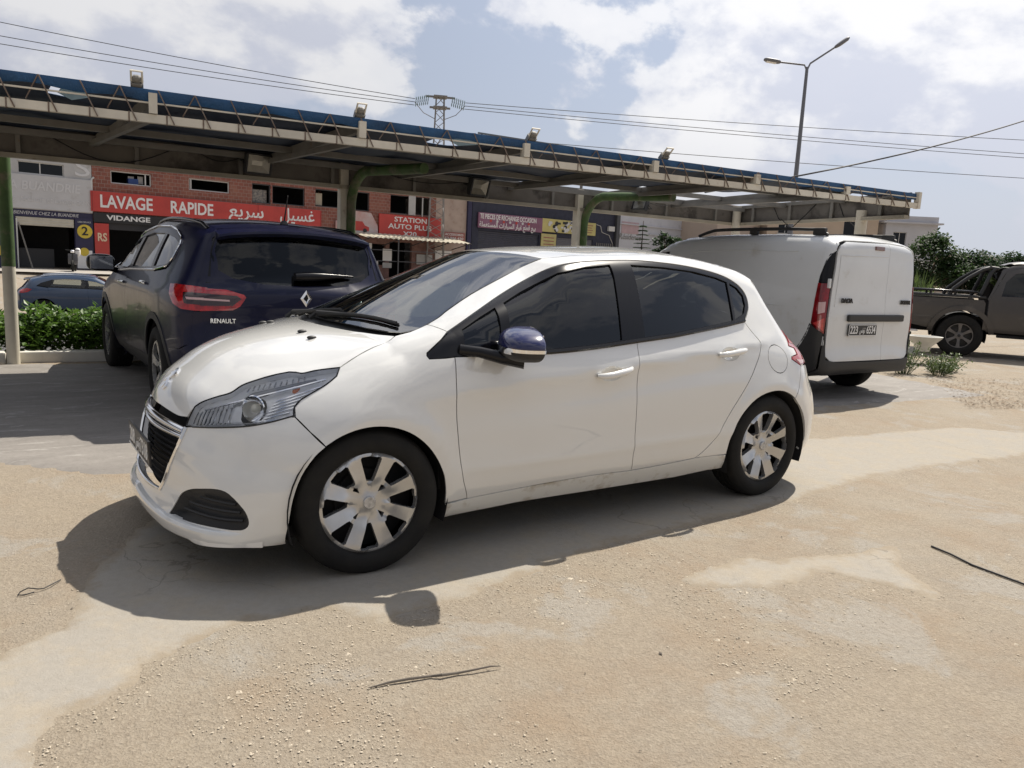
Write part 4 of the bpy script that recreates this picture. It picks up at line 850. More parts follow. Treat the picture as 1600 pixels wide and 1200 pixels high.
    # handles
    for (x0,z0,x1,z1),dpair in (((1.962,.797,2.182,.826),d1),((2.838,.872,3.070,.894),d2)):
        for sg,dd in zip((1,-1),dpair):
            b=MB(); xm,zm=(x0+x1)/2,(z0+z1)/2
            rec=[]   # finger recess
            pts=[]; 
            for u in np.linspace(0,1,11):
                x=x0+(x1-x0)*u; z=z0+(z1-z0)*u; q,_=B.cast(np.array([[x,-1.6,z]]),np.array([[0,1.,0]]),.3,1.4); n=B.N(q)[0]; lift=.006+.024*math.sin(math.pi*min(1,max(0,u)))**.45
                pts.append((q[0]+n*lift))
            Rr=[.010,.0145,.016,.0165,.0165,.0165,.0165,.0165,.016,.0145,.010]
            b.tube([(p[0],p[1]*sg,p[2]) for p in pts],Rr,10); hd=b.build('door_handle',MW,dd,smooth=50)
            bw=bowl[0 if dpair is d1 else 1]; c2=SIDE.to2(bw).mean(0)
            def dish(P,N,U):
                dd_=.020*np.clip(1-((U[:,0]-c2[0])/.078)**2-((U[:,1]-c2[1])/.036)**2,0,1); return P-N*dd_[:,None]
            t=lay(B,SIDE,bw,step=.010,gap=-.0018,off=-.0002,depth=0,fn=dish); t=t if sg==1 else mir(t); mobj('handle_recess',t[0],t[1],MW,dd,smooth=True)
    # mirrors
    for sg in (1,-1):
        mr=bpy.data.objects.new('door_mirror',None); col.objects.link(mr); mr.parent=root; mr.empty_display_size=.05
        Mx=Matrix.Rotation(R(-18)*1,3,'Z'); c=Vector((1.462,-.975,.972))
        def shp(q):
            k=(q.y+.14)/.28; q.z*=(.78+.30*k if True else 1); q.x*=1.0
            if q.x>.03: q.x=.03+(q.x-.03)*.25
            q.z+=-.012*(1-k); return q
        v,f=ellipsoid((0,0,0),(.122,.140,.078),nu=28,nv=20,p=2.5,fn=shp); v=[c+Mx@a for a in v]
        def part(cond,nm,m_,grow=0.):
            ids=[i for i,ff in enumerate(f) if cond(sum((v[k] for k in ff),Vector())/4-c)]
            b=MB(); vv=[c+(a-c)*(1+grow) for a in v]; b.add([(a.x,a.y*sg,a.z) for a in vv],[f[i] if sg==1 else tuple(reversed(f[i])) for i in ids]); return fix_normals(b.build(nm,m_,mr,smooth=45))
        part(lambda q:q.z>-.020 and q.x<.032,'mirror_cap',M_blue if sg==1 else M_white,.01); part(lambda q:True,'mirror_housing',M_plastic)
        part(lambda q:-.030<q.z<-.010 and q.x<.01,'indicator_strip',M_chrome,.035)
        b=MB(); b.box((c.x+.052,c.y*sg,c.z),(.004,.15,.085),Mx if sg==1 else Mx.transposed(),bev=.002); b.build('mirror_glass',M_chrome,mr)
        b=MB(); b.tube([(1.23,-.80*sg,.93),(1.30,-.85*sg,.925),(1.38,-.905*sg,.905),(1.46,-.955*sg,.905)],[.026,.024,.028,.045],10); b.build('mirror_arm',M_blackgloss,mr,smooth=50)
    # wheels, liners, underside, cabin
    for x,y,st in ((.82,-.745,R(-4)),(.82,.745,R(-4)),(3.335,-.745,0),(3.335,.745,0)):
        wheel(root,(x,y,.31),-1 if y<0 else 1,steer=st)
    for x in (.82,3.335):
        for sg in (-1,1):
            b=MB(); b.lathe([(.352,sg*.845),(.352,sg*.48),(.0,sg*.48)],c=(x,0,.305),n=28,a0=R(-20),a1=R(200)); b.build('wheel_arch_liner',M_dark,root,smooth=40)
    b=MB(); b.box((2.05,0,.205),(3.3,1.46,.05)); b.box((.40,0,.26),(.30,.7,.06)); b.box((3.75,0,.30),(.30,1.3,.16)); b.build('underbody',M_dark,root)
    for sg in (-1,1):
        b=MB(); b.box((2.05,sg*.775,.55),(1.75,.03,.62)); b.box((1.17,sg*.60,.62),(.03,.36,.62)); b.box((2.99,sg*.66,.55),(.03,.28,.55)); b.box((3.5,sg*.70,.70),(.3,.03,.4)); b.build('gap_light_block',M_dark,root)  # unseen dark panels added to keep light out of the panel gaps
    b=MB(); b.box((.98,0,.66),(.04,1.3,.55)); b.box((.66,0,.56),(.6,.7,.04)); b.build('bulkhead',M_dark,root)
    b=MB(); v,f=ellipsoid((1.30,0,.90),(.26,.70,.10),p=4.); b.add(v,f); b.box((1.5,.0,.62),(.3,.26,.5),bev=.05); b.build('dashboard',M_dash,root,smooth=40)
    b=MB(); cW=Vector((1.66,-.36,.90)); Mx=Matrix.Rotation(R(-66),3,'Y'); pts=[cW+Mx@Vector((.18*math.cos(a),.18*math.sin(a),0)) for a in np.linspace(0,2*math.pi,30)]; b.tube(pts,.014,8); b.bar(pts[7],pts[22],.05,.02); b.tube([cW,(1.45,-.36,.82)],.03,8); b.build('steering_wheel',M_dash,root,smooth=40)
    for y in (-.37,.37): seat(root,1.85,y,.36)
    b=MB(); b.box((2.85,0,.47),(.5,1.2,.2),bev=.06); b.box((3.12,0,.80),(.16,1.2,.60),Matrix.Rotation(R(20),3,'Y'),bev=.06); b.build('rear_bench',M_seat,root,smooth=40)
    b=MB(); v,f=ellipsoid((1.56,0,1.20),(.02,.11,.035),p=3); b.add(v,f); b.build('rear_view_mirror',M_plastic,root,smooth=True)
    b=MB(); b.box((1.14,-.05,.995),(.14,.10,.02),Matrix.Rotation(.5,3,'Z')); b.box((1.17,-.18,1.0),(.05,.09,.06)); b.build('red_ornament',mat('red_cloth',(.6,.03,.03),.6),root)
    return root
build_hatch()
# ------------------------------------------------------------------ the other vehicles
def car_root(name, X, Y, az, Z=0., **t):
    "Empty at the ground; local -x is the car's heading, az measured from +Y towards +X"
    return empty(name,(X,Y,Z),math.atan2(-math.cos(az),-math.sin(az)),**t)
def ring(cx,cz,r,a0,a1,n=16): return [(cx+r*math.cos(R(a)),-.9,cz+r*math.sin(R(a))) for a in np.linspace(a0,a1,n)]
def xz(*p): return [(a,-.9,b) for a,b in p]
def yz(x,*p): return [(x,a,b) for a,b in p]
REAR=Plane((-1,0,0)); LEFT=SIDE; CORNER=Plane((-.72,.69,0))
def on_left(B,x,z,off=0.):
    q,_=B.cast(np.array([[x,-1.8,z]]),np.array([[0,1.,0]]),.3,1.7); return q[0]+B.N(q)[0]*off
def on_rear(B,y,z,off=0.):
    q,_=B.cast(np.array([[6.5,y,z]]),np.array([[-1.,0,0]]),.2,3.5); return q[0]+B.N(q)[0]*off
def on_top(B,x,y,off=0.):
    q,_=B.cast(np.array([[x,y,2.6]]),np.array([[0,0,-1.]]),.2,2.2); return q[0]+B.N(q)[0]*off
def common(root,B,wheels,Rt,Rr,zf,L,m_in=None,style='alloy',wd=.22,mt=None,nsp=5):
    for x,y in wheels: wheel(root,(x,y,Rt),-1 if y<0 else 1,Rt=Rt,Rr=Rr,wdt=wd,style=style,n_sp=nsp,mt=mt)
    for x in sorted({w[0] for w in wheels}):
        yo=abs(wheels[0][1])
        for sg in (-1,1):
            b=MB(); b.lathe([(Rt+.05,sg*(yo+.09)),(Rt+.05,sg*(yo-.25)),(.0,sg*(yo-.25))],c=(x,0,Rt),n=24,a0=R(-15),a1=R(195)); b.build('wheel_arch_liner',M_dark,root,smooth=40)

# ---- dark blue SUV parked nose-in under the carport
def build_suv():
    prof=[(.4,.24),(.12,.28),(.06,.42),(.03,.58),(.07,.78),(.22,.93),(.55,1.01),(.95,1.06),(1.18,1.085,1),(1.55,1.30),(1.85,1.44),(2.10,1.515),(2.5,1.565),(3.0,1.572),(3.5,1.555),(3.95,1.515),(4.17,1.478,1),(4.20,1.40),(4.26,1.22),(4.33,1.075),(4.385,1.02),(4.405,.93),(4.41,.80),(4.43,.68),(4.455,.60),(4.45,.48),(4.38,.34),(4.2,.26),(2.2,.22)]
    zl=[.22,.32,.45,.60,.75,.88,.98,1.06,1.16,1.30,1.42,1.52,1.60]; xw=[.3,.9,1.4,2.2,3.0,3.6,4.0,4.35]
    mid=[.80,.86,.895,.908,.912,.912,.902,.872,.835,.775,.715,.66,.60]
    tab=[[.80,.84,.86,.875,.87,.85,.80,.76,.72,.66,.60,.55,.5],[.82,.87,.90,.918,.918,.905,.88,.84,.79,.73,.67,.61,.55],mid,mid,[a+.003 for a in mid],[.82,.875,.91,.922,.922,.918,.905,.868,.822,.76,.70,.645,.59],[.80,.85,.885,.90,.902,.898,.88,.835,.785,.72,.66,.605,.55],[.76,.80,.83,.845,.845,.84,.82,.765,.71,.655,.60,.55,.5]]
    fr=lambda y,z:.22*y**2+.5*np.minimum(y,.95)**8
    re=lambda y,z:.13*y**2+.30*np.minimum(y,.95)**8
    def dr(x,y,z):
        c=pch([0,.5,1.2,1.8,2.5,4.2,4.4],[.1,.1,.06,.1,.11,.09,.05],x); ws=np.clip((x-1.0)/.3,0,1)*np.clip((2.3-x)/.4,0,1); return (.22*y*y*ws*np.clip((z-1.05)/.1,0,1)),c*y*y
    B=Body(prof,zl,xw,tab,fr,re,dr,kx=lambda x,z:pch([0,.6,1.3,3.6,4.1,4.5],[.15,.12,.09,.09,.09,.10],x))
    root=car_root('parked_sport_utility',1.50,6.46,R(-.7),label='dark blue sport utility car with red tail lights parked behind the white hatchback',cat='car')
    P=mat('suv_paint',(.0028,.0040,.026),.35,coat=.28,spec=.25,var=(2,.12),rvar=.06); ch=M_chrome
    arF=ring(.92,.345,.405,200,-20,16); arR=ring(3.566,.345,.405,200,-20,16)
    # side panels
    t=lay(B,FEND,[(.35,-.80,.88),(.8,-.78,1.0),(1.2,-.76,1.05)]+xz((1.27,1.03),(1.24,.8),(1.27,.5),(1.33,.36))+list(reversed(arF))+xz((.48,.6))+[(.36,-.82,.7)],step=.05); pair('front_fender',t,P,root)
    t=lay(B,SIDE,xz((1.27,1.03),(1.24,.8),(1.27,.5),(1.33,.36),(2.24,.38),(2.20,.6),(2.20,.85),(2.24,1.085)),step=.05); d1=pair('front_door',t,P,root)
    t=lay(B,SIDE,xz((2.24,1.085),(2.20,.85),(2.20,.6),(2.24,.38),(2.98,.40),(3.08,.55),(3.20,.72),(3.30,.86),(3.34,.98),(3.30,1.115)),step=.05); d2=pair('rear_door',t,P,root)
    dlo=xz((1.30,1.035),(1.55,1.20),(1.85,1.345),(2.15,1.43),(2.6,1.475),(3.1,1.470),(3.45,1.435),(3.66,1.385),(3.72,1.33),(3.70,1.22),(3.64,1.155),(3.5,1.135),(3.30,1.115),(2.24,1.085),(1.27,1.03))
    sm=[tuple(on_top(B,x,y)) for x,y in ((1.98,-.56),(2.3,-.60),(2.8,-.61),(3.3,-.60),(3.8,-.58),(4.08,-.56))]
    wsn=[(1.22,-.745,1.07),(1.5,-.70,1.22),(1.75,-.635,1.35)]
    uni=[(1.24,-.78,1.04)]+wsn+sm+[(4.15,-.60,1.42),(4.18,-.64,1.30),(4.25,-.69,1.13),(4.30,-.74,1.05),(4.28,-.80,.98),(4.29,-.80,.88),(4.28,-.82,.62),(4.20,-.86,.58),(4.05,-.9,.58)]+xz((3.96,.45))+list(reversed(ring(3.566,.345,.405,165,15,14)))[0:0]+list(ring(3.566,.345,.405,12,168,14))+xz((3.10,.42),(2.98,.40),(3.08,.55),(3.20,.72),(3.30,.86),(3.34,.98),(3.30,1.115),(3.5,1.135),(3.64,1.155),(3.70,1.22),(3.72,1.33),(3.66,1.385),(3.45,1.435),(3.1,1.470),(2.6,1.475),(2.15,1.43),(1.85,1.345),(1.55,1.20))+[(1.28,-.80,1.045)]
    t=lay(B,Plane((0,.95,-.3)),uni,step=.05,gap=.001); pair('bodyside',t,P,root)
    t=lay(B,Plane((0,1,.2)),xz((1.33,.36),(2.24,.38),(2.98,.40),(3.14,.42),(3.16,.30),(2.9,.24),(1.6,.24),(1.35,.28)),step=.05); pair('sill_cladding',t,M_plastic,root)
    for cx in (.92,3.566):   # dark arch mouldings
        o_=ring(cx,.345,.455,170,10,16); i_=ring(cx,.345,.400,10,170,16); t=lay(B,SIDE,o_+i_,step=.04,gap=0,off=.006,depth=.012); pair('arch_moulding',t,M_plastic,root)
    p1=xz((1.50,1.10),(1.72,1.235),(1.95,1.34),(2.16,1.40),(2.12,1.10)); p2=xz((2.28,1.42),(2.62,1.445),(3.05,1.443),(3.10,1.14),(2.26,1.115)); p3=xz((3.15,1.44),(3.44,1.41),(3.62,1.365),(3.67,1.32),(3.655,1.23),(3.60,1.18),(3.5,1.165),(3.19,1.145))
    t=lay(B,SIDE,dlo,holes=[p1,p2,p3],step=.05,off=-.003); pair('window_frame',t,M_blackgloss,root)
    for nm,q in (('front_window',p1),('rear_window',p2),('rear_quarter_light',p3)): pair(nm,lay(B,SIDE,q,step=.08,gap=-.008,off=-.012,depth=0),glass('suv_side_glass',(.5,.55,.55),.35,0.,1.7),root)
    pts=[on_left(B,x,z,.006) for x,_,z in resample(np.array(dlo+dlo[:1]),.08,False)]
    for sg in (1,-1): b=MB(); b.tube([(p[0],p[1]*sg,p[2]) for p in pts],.008,6); b.build('chrome_surround',ch,root,smooth=50)
    # hood, glass, roof
    t=lay(B,HOOD,sym([(.12,0,.84),(.17,-.4,.84),(.30,-.74,.86),(.35,-.80,.88),(.8,-.78,1.0),(1.2,-.76,1.05),(1.12,-.4,1.07),(1.08,0,1.07)]),step=.07); pobj('hood',t,P,root)
    t=lay(B,TOP,sym([(1.17,0,1.1),(1.19,-.4,1.1),(1.24,-.72,1.08)]+wsn[1:]+[(1.96,-.55,1.43),(1.95,-.3,1.46),(1.94,0,1.47)]),step=.08); pobj('windscreen',t,M_ws,root)
    t=lay(B,TOP,sym([(1.94,0,1.47),(1.95,-.3,1.46),(1.96,-.55,1.43)]+sm+[(4.12,-.3,1.47),(4.13,0,1.48)]),step=.07,gap=.001); pobj('roof',t,P,root)
    t=lay(B,FCYL,sym([(.1,0,.30),(.2,-.6,.30),(.42,-.84,.32)]+list(reversed(ring(.92,.345,.405,198,140,6)))[::-1][:0]+[(.52,-.86,.40),(.55,-.88,.55),(.48,-.86,.6),(.36,-.82,.7),(.35,-.80,.88),(.30,-.74,.86),(.17,-.4,.84),(.12,0,.84)]),step=.06); pobj('front_bumper',t,P,root)
    # tail: spoiler, hatch with wrapped glass, lamps, bumper
    b=MB(); n=16; v=[]
    for k in range(n+1):
        y=-.585+1.17*k/n; q=on_top(B,4.08,y); z=q[2]; e=.20-.05*(abs(y)/.585)**3
        v+=[(4.05,y,z+.003),(4.08+e,y,z-.035),(4.085+e,y,z-.052),(4.12,y,z-.09)]
    b.add(v,[(4*k+i,4*k+4+i,4*k+4+(i+1)%4,4*k+(i+1)%4) for k in range(n) for i in range(4)]+[(0,1,2,3),(4*n+3,4*n+2,4*n+1,4*n)]); fix_normals(b.build('roof_spoiler',P,root,smooth=40))
    gl=yz(4.25,(0,1.055),(-.30,1.065),(-.50,1.10),(-.60,1.16),(-.635,1.26),(-.61,1.38),(-.555,1.425),(-.3,1.445),(0,1.45))
    hatch_=yz(4.3,(0,1.46),(-.3,1.455),(-.56,1.435),(-.63,1.38),(-.668,1.26),(-.70,1.13),(-.735,1.04),(-.745,.95),(-.735,.80),(-.69,.63),(-.55,.60),(0,.59))
    t=lay(B,REAR,sym(hatch_),holes=[sym(gl)],step=.045,gap=.002); hh=pobj('tailgate',t,P,root)
    t=lay(B,REAR,sym(gl),step=.06,gap=-.004,off=-.004,depth=0); pobj('rear_glass',t,glass('suv_rear_glass',(.55,.6,.62),.30,0.,1.45),hh)
    t=lay(B,CORNER,[(4.15,-.60,1.42),(4.18,-.64,1.30),(4.25,-.69,1.13),(4.30,-.74,1.05),(4.345,-.735,1.04),(4.28,-.70,1.13),(4.22,-.668,1.26),(4.19,-.63,1.38),(4.17,-.56,1.44)],step=.04,gap=0); pair('corner_trim',t,M_blackgloss,root)
    lo=[(3.98,-.90,1.035),(4.10,-.875,1.04),(4.25,-.80,1.035),(4.345,-.745,1.025),(4.345,-.745,.865),(4.30,-.77,.862),(4.2,-.83,.87),(4.10,-.875,.905),(4.02,-.895,.97)]
    t=lay(B,CORNER,lo,step=.03,gap=.001,off=.006,depth=.03); la=pair('tail_light',t,M_redlens,root)
    li=yz(4.38,(-.745,1.022),(-.56,1.015),(-.45,.985),(-.435,.965),(-.48,.90),(-.53,.872),(-.745,.862))
    t=lay(B,REAR,li,step=.03,gap=.001,off=.006,depth=.03); lb=pair('tailgate_light',t,M_redlens,hh)
    dk=mat('lamp_smoke',(.03,.012,.014),.12,coat=1.)
    for o,mm in zip(la,((lambda t:t),mir)):
        pobj('lamp_core',mm(lay(B,CORNER,[(4.19,-.82,.985),(4.345,-.745,.985),(4.345,-.745,.905),(4.22,-.81,.912)],step=.03,gap=0,off=.010,depth=.004)),dk,o)
        pobj('lamp_bar',mm(lay(B,CORNER,[(4.22,-.80,.955),(4.345,-.745,.955),(4.345,-.745,.940),(4.24,-.80,.940)],step=.03,gap=0,off=.013,depth=.003)),mat('lamp_pale',(.6,.4,.4),.15,coat=1),o)
    for o,mm in zip(lb,((lambda t:t),mir)):
        pobj('lamp_core',mm(lay(B,REAR,yz(4.38,(-.74,.985),(-.50,.975),(-.47,.955),(-.53,.905),(-.74,.90)),step=.03,gap=0,off=.010,depth=.004)),dk,o)
        pobj('lamp_bar',mm(lay(B,REAR,yz(4.38,(-.74,.953),(-.55,.946),(-.55,.934),(-.74,.940)),step=.03,gap=0,off=.013,depth=.003)),mat('lamp_pale',(.6,.4,.4),.15,coat=1),o)
    rb=[(4.45,0,.36),(4.4,-.5,.36),(4.25,-.80,.38),(4.05,-.89,.36),(3.97,-.9,.40),(3.96,-.9,.45),(4.05,-.9,.58),(4.20,-.86,.58),(4.28,-.82,.62),(4.29,-.80,.86),(4.33,-.75,.86),(4.36,-.735,.80),(4.40,-.69,.63),(4.43,-.55,.60),(4.44,0,.59)]
    t=lay(B,Cyl(3.2,1),sym(rb),step=.05,gap=.001); pobj('rear_bumper',t,P,root)
    # badge: pierced chrome lozenge, lettering, wiper, aerial, rails
    q=on_rear(B,0,.965,.012); b=MB(); outp=[(0,.064),(.046,.0),(0,-.064),(-.046,0)]; inp=[(0,.028),(.015,0),(0,-.028),(-.015,0)]
    v=[(q[0],a,q[2]+c) for a,c in outp]+[(q[0]+.012,a*.62,q[2]+c*.62) for a,c in outp]+[(q[0],a,q[2]+c) for a,c in inp]
    f=[(i,(i+1)%4,4+(i+1)%4,4+i) for i in range(4)]+[(4+i,4+(i+1)%4,8+(i+1)%4,8+i) for i in range(4)]; b.add(v,f); fix_normals(b.build('lozenge_badge',ch,hh))
    b=MB(); b.box((q[0]-.004,0,q[2]),(.002,.026,.05)); b.build('badge_backing',M_dark,hh)
    q=on_rear(B,-.60,.795,.012); q2=on_rear(B,-.50,.795,.012); put_text('brand_lettering','RENAULT',ch,hh,(q[0]+.004,-.60,.795),(q2[0]-q[0],.10,0),(0,0,1),.045,width=.17,depth=.003,bold=.0005)
    q=on_rear(B,.12,.845,.008); put_text('model_lettering','KADJAR',ch,hh,(q[0],-.0,.795),(0,1,0),(0,0,1),.045,width=.16,depth=.003)
    q=on_rear(B,0,.70,.010); b=MB(); b.box((q[0],0,.70),(.012,.52,.115),bev=.003); b.build('number_plate',M_plate,hh)
    b=MB(); a=on_rear(B,-.04,1.115,.03); pts=[on_rear(B,y,1.115+.012*math.sin(y*4),.028) for y in np.linspace(-.06,.42,8)]; b.tube(pts,[.032,.034,.034,.030,.024,.018,.012,.006],10); b.build('rear_wiper',M_blackgloss,hh,smooth=50)
    b=MB(); q=on_top(B,3.9,0); b.tube([q,q+np.array([-.0,0,.03])],[.035,.02],8); b.tube([q+np.array([0,0,.02]),q+np.array([.09,0,.22])],[.007,.004],6); b.build('roof_aerial',M_plastic,root,smooth=50)
    for sg in (1,-1):
        pts=[on_top(B,x,-.60) for x in np.linspace(2.1,3.98,12)]; b=MB(); b.tube([(p[0],p[1]*sg,p[2]+(.020 if 0<i<11 else .0)) for i,p in enumerate(pts)],.014,8); b.build('roof_rail',M_blackgloss,root,smooth=50)
        # mirrors
        b=MB(); v,f=ellipsoid((1.62,-1.03*sg,1.12),(.075,.125,.082),p=3.); b.add(v,f); b.tube([(1.5,-.86*sg,1.04),(1.58,-.95*sg,1.07)],.03,8); mr=b.build('door_mirror',M_blackgloss,root,smooth=50)
        b=MB(); b.box((1.695,-1.03*sg,1.12),(.006,.20,.125),bev=.003); b.build('mirror_glass',mat('dim_mirror',(.25,.26,.28),.06,1.),mr)
    for (x,z),dd in (((2.05,.96),d1),((3.12,1.0),d2)):
        for sg,o in zip((1,-1),dd):
            b=MB(); pts=[on_left(B,x-.10+.2*u,z,.008+.022*math.sin(math.pi*u)) for u in np.linspace(0,1,7)]; b.tube([(p[0],p[1]*sg,p[2]) for p in pts],.013,8); b.build('door_handle',ch,o,smooth=50)
    common(root,B,[(.92,-.80),(.92,.80),(3.566,-.80),(3.566,.80)],.345,.235,0,4.45,style='alloy',nsp=5)
    b=MB(); b.box((2.2,0,.27),(3.7,1.6,.08)); b.box((2.25,0,.60),(1.9,1.7,.55)); b.box((3.95,0,.62),(.5,1.55,.5)); b.box((.6,0,.6),(.5,1.1,.5)); b.build('underbody',M_dark,root)
    b=MB(); v,f=ellipsoid((1.55,0,1.0),(.25,.74,.10),p=4.); b.add(v,f); b.build('dashboard',M_dash,root,smooth=40)
    for y in (-.4,.4): seat(root,2.05,y,.50)
    b=MB(); b.box((3.25,0,.66),(.5,1.35,.2),bev=.06); b.box((3.53,0,1.02),(.14,1.35,.62),Matrix.Rotation(R(16),3,'Y'),bev=.05)
    for y in (-.42,0,.42): b.box((3.63,y,1.36),(.09,.25,.15),bev=.04)
    b.build('rear_bench',M_seat,root,smooth=40)
    b=MB(); v,f=ellipsoid((1.80,0,1.38),(.02,.12,.04),p=3); b.add(v,f); b.build('rear_view_mirror',M_plastic,root,smooth=True)
build_suv()

# ---- white panel van
def build_van():
    prof=[(.4,.22),(.12,.24),(.05,.40),(.03,.6),(.08,.80),(.22,.94),(.6,1.04),(.95,1.10),(1.05,1.13,1),(1.35,1.36),(1.62,1.56),(1.85,1.68),(2.1,1.745),(2.5,1.785),(3.2,1.80),(3.9,1.79),(4.20,1.765),(4.31,1.70),(4.335,1.55),(4.345,1.2),(4.355,.9),(4.355,.60),(4.37,.46),(4.36,.36),(4.28,.29),(2.2,.22)]
    zl=[.22,.34,.48,.65,.85,1.0,1.15,1.35,1.5,1.62,1.72,1.80]; xw=[.3,.9,1.5,2.5,3.5,4.0,4.35]
    mid=[.80,.85,.868,.875,.877,.875,.868,.846,.822,.795,.755,.70]
    tab=[[.78,.82,.84,.85,.84,.80,.76,.72,.7,.68,.66,.6],[.80,.85,.868,.875,.868,.85,.82,.78,.75,.72,.68,.62],mid,mid,mid,[a-.008 for a in mid],[a-.03 for a in mid]]
    fr=lambda y,z:.24*y**2+.6*np.minimum(y,.95)**8; re=lambda y,z:.035*y**2+.10*np.minimum(y,.95)**10
    def dr(x,y,z): return .18*y*y*np.clip((x-.9)/.3,0,1)*np.clip((2.2-x)/.5,0,1),pch([0,1.,2,4.4],[.12,.06,.07,.07],x)*y*y
    B=Body(prof,zl,xw,tab,fr,re,dr,kx=lambda x,z:pch([0,1.2,2,4.0,4.4],[.14,.10,.09,.09,.07],x))
    root=car_root('panel_van',7.66,5.44,R(1.0),label='white panel van with dark roof rails seen from its rear left corner',cat='van')
    P=mat('van_paint',(.64,.655,.665),.36,coat=.8,var=(1.5,.06),dirt=((.52,.51,.48),3.,.60),rvar=.06)
    t=lay(B,FEND,[(.35,-.80,.92),(.9,-.80,1.06),(1.1,-.79,1.1)]+xz((1.2,1.1),(1.15,.7),(1.2,.38))+ring(.82,.31,.37,-5,150,14)+[(.42,-.84,.6)],step=.07); pair('front_fender',t,P,root)
    t=lay(B,SIDE,xz((1.2,1.1),(1.15,.7),(1.2,.38),(2.05,.36),(2.08,1.12),(2.05,1.60),(1.78,1.56),(1.45,1.33)),holes=[xz((1.42,1.14),(1.60,1.36),(1.85,1.53),(1.99,1.55),(2.0,1.14))],step=.06); d=pair('front_door',t,P,root)
    pair('front_window',lay(B,SIDE,xz((1.41,1.13),(1.59,1.37),(1.84,1.54),(2.0,1.56),(2.01,1.13)),step=.1,gap=-.006,off=-.01,depth=0),M_tint,root)
    sm=[tuple(on_top(B,x,y)) for x,y in ((2.1,-.66),(2.6,-.69),(3.2,-.70),(3.8,-.70),(4.1,-.695),(4.24,-.685))]
    blackfin=xz((4.02,1.62),(4.10,1.64))
    side=[(1.28,-.80,1.2),(1.45,-.78,1.34),(1.78,-.72,1.58)]+sm+[(4.29,-.70,1.68),(4.305,-.735,1.60)]+xz((4.265,1.565),(4.235,1.48),(4.21,1.36),(4.20,1.20),(4.19,1.0),(4.18,.84),(4.15,.74),(4.09,.62),(4.0,.50))+ring(3.63,.31,.375,25,178,14)+xz((2.05,.30),(2.05,.36),(2.08,1.12),(2.05,1.60),(1.78,1.56))+[(1.5,-.79,1.36)]
    t=lay(B,Plane((0,.95,-.3)),side,step=.06,gap=.001); pair('cargo_side',t,P,root)
    # pressed rib outlining the blank panel
    rib=xz((2.30,1.42),(2.36,1.52),(2.46,1.56),(3.0,1.585),(3.9,1.585)); 
    for sg in (1,-1):
        pts=[on_left(B,x,z,-.002) for x,_,z in resample(np.array(rib),.06,False)]; b=MB(); b.tube([(p[0],p[1]*sg,p[2]) for p in pts],.007,6); b.build('pressed_rib',P,root,smooth=60)
        pts=[on_left(B,x,z,-.002) for x,z in np.linspace((2.1,.98),(3.85,1.0),24)]; b=MB(); b.tube([(p[0],p[1]*sg,p[2]) for p in pts],.006,6); b.build('pressed_rib',P,root,smooth=60)
    fin=xz((4.265,1.565),(4.235,1.48),(4.21,1.36),(4.203,1.265))+[(4.315,-.79,1.265),(4.318,-.745,1.58)]
    t=lay(B,CORNER,[tuple(on_left(B,min(x,4.27),z)) if i<4 else (x,y,z) for i,(x,y,z) in enumerate(fin)],step=.04,gap=.001,depth=.02); pair('corner_fin',t,M_blackgloss,root)
    lam=[tuple(on_left(B,x,z)) for x,z in ((4.203,1.26),(4.195,1.1),(4.187,.94),(4.182,.84))]+[(4.25,-.84,.775),(4.315,-.81,.735),(4.318,-.79,1.26)]
    t=lay(B,CORNER,lam,step=.03,gap=.001,off=.004,depth=.02); la=pair('tail_light',t,mat('van_lamp',(.22,.006,.01),.12,coat=1.,var=(9,.5)),root)
    for o,mm in zip(la,((lambda t:t),mir)):
        pobj('lamp_segment',mm(lay(B,CORNER,[(4.235,-.84,1.06),(4.295,-.81,1.07),(4.295,-.81,.96),(4.24,-.84,.94)],step=.03,gap=0,off=.008,depth=.004)),mat('lamp_pale',(.6,.4,.4),.15,coat=1),o)
        pobj('lamp_segment',mm(lay(B,CORNER,[(4.20,-.85,.84),(4.29,-.81,.90),(4.30,-.81,.76)],step=.03,gap=0,off=.008,depth=.004)),M_redlens2,o)
    low=xz((4.18,.84),(4.15,.74),(4.09,.62),(4.0,.50))+ring(3.63,.31,.375,25,0,5)+[(4.02,-.87,.30),(4.18,-.84,.30),(4.27,-.80,.36),(4.315,-.81,.735),(4.25,-.84,.775)]
    t=lay(B,Plane((-.35,.94,0)),low,step=.05,gap=.001); pair('lower_quarter',t,M_plastic,root)
    t=lay(B,TOP,sym([(1.07,0,1.15),(1.14,-.5,1.15),(1.26,-.79,1.2),(1.45,-.77,1.34),(1.76,-.70,1.58),(1.78,-.3,1.64),(1.77,0,1.65)]),step=.09); pobj('windscreen',t,M_ws,root)
    t=lay(B,TOP,sym([(1.77,0,1.65),(1.78,-.3,1.64),(1.79,-.70,1.58)]+sm+[(4.27,-.3,1.74),(4.27,0,1.75)]),step=.08,gap=.001); pobj('roof',t,P,root)
    t=lay(B,HOOD,sym([(.12,0,.84),(.2,-.45,.86),(.35,-.80,.92),(.9,-.80,1.06),(1.1,-.79,1.1),(1.02,-.4,1.11),(1.0,0,1.11)]),step=.09); pobj('hood',t,P,root)
    t=lay(B,FCYL,sym([(.1,0,.28),(.2,-.6,.28),(.44,-.85,.30),(.46,-.86,.55),(.42,-.84,.6),(.35,-.8,.92),(.2,-.45,.86),(.12,0,.84)]),step=.07); pobj('front_bumper',t,M_plastic,root)
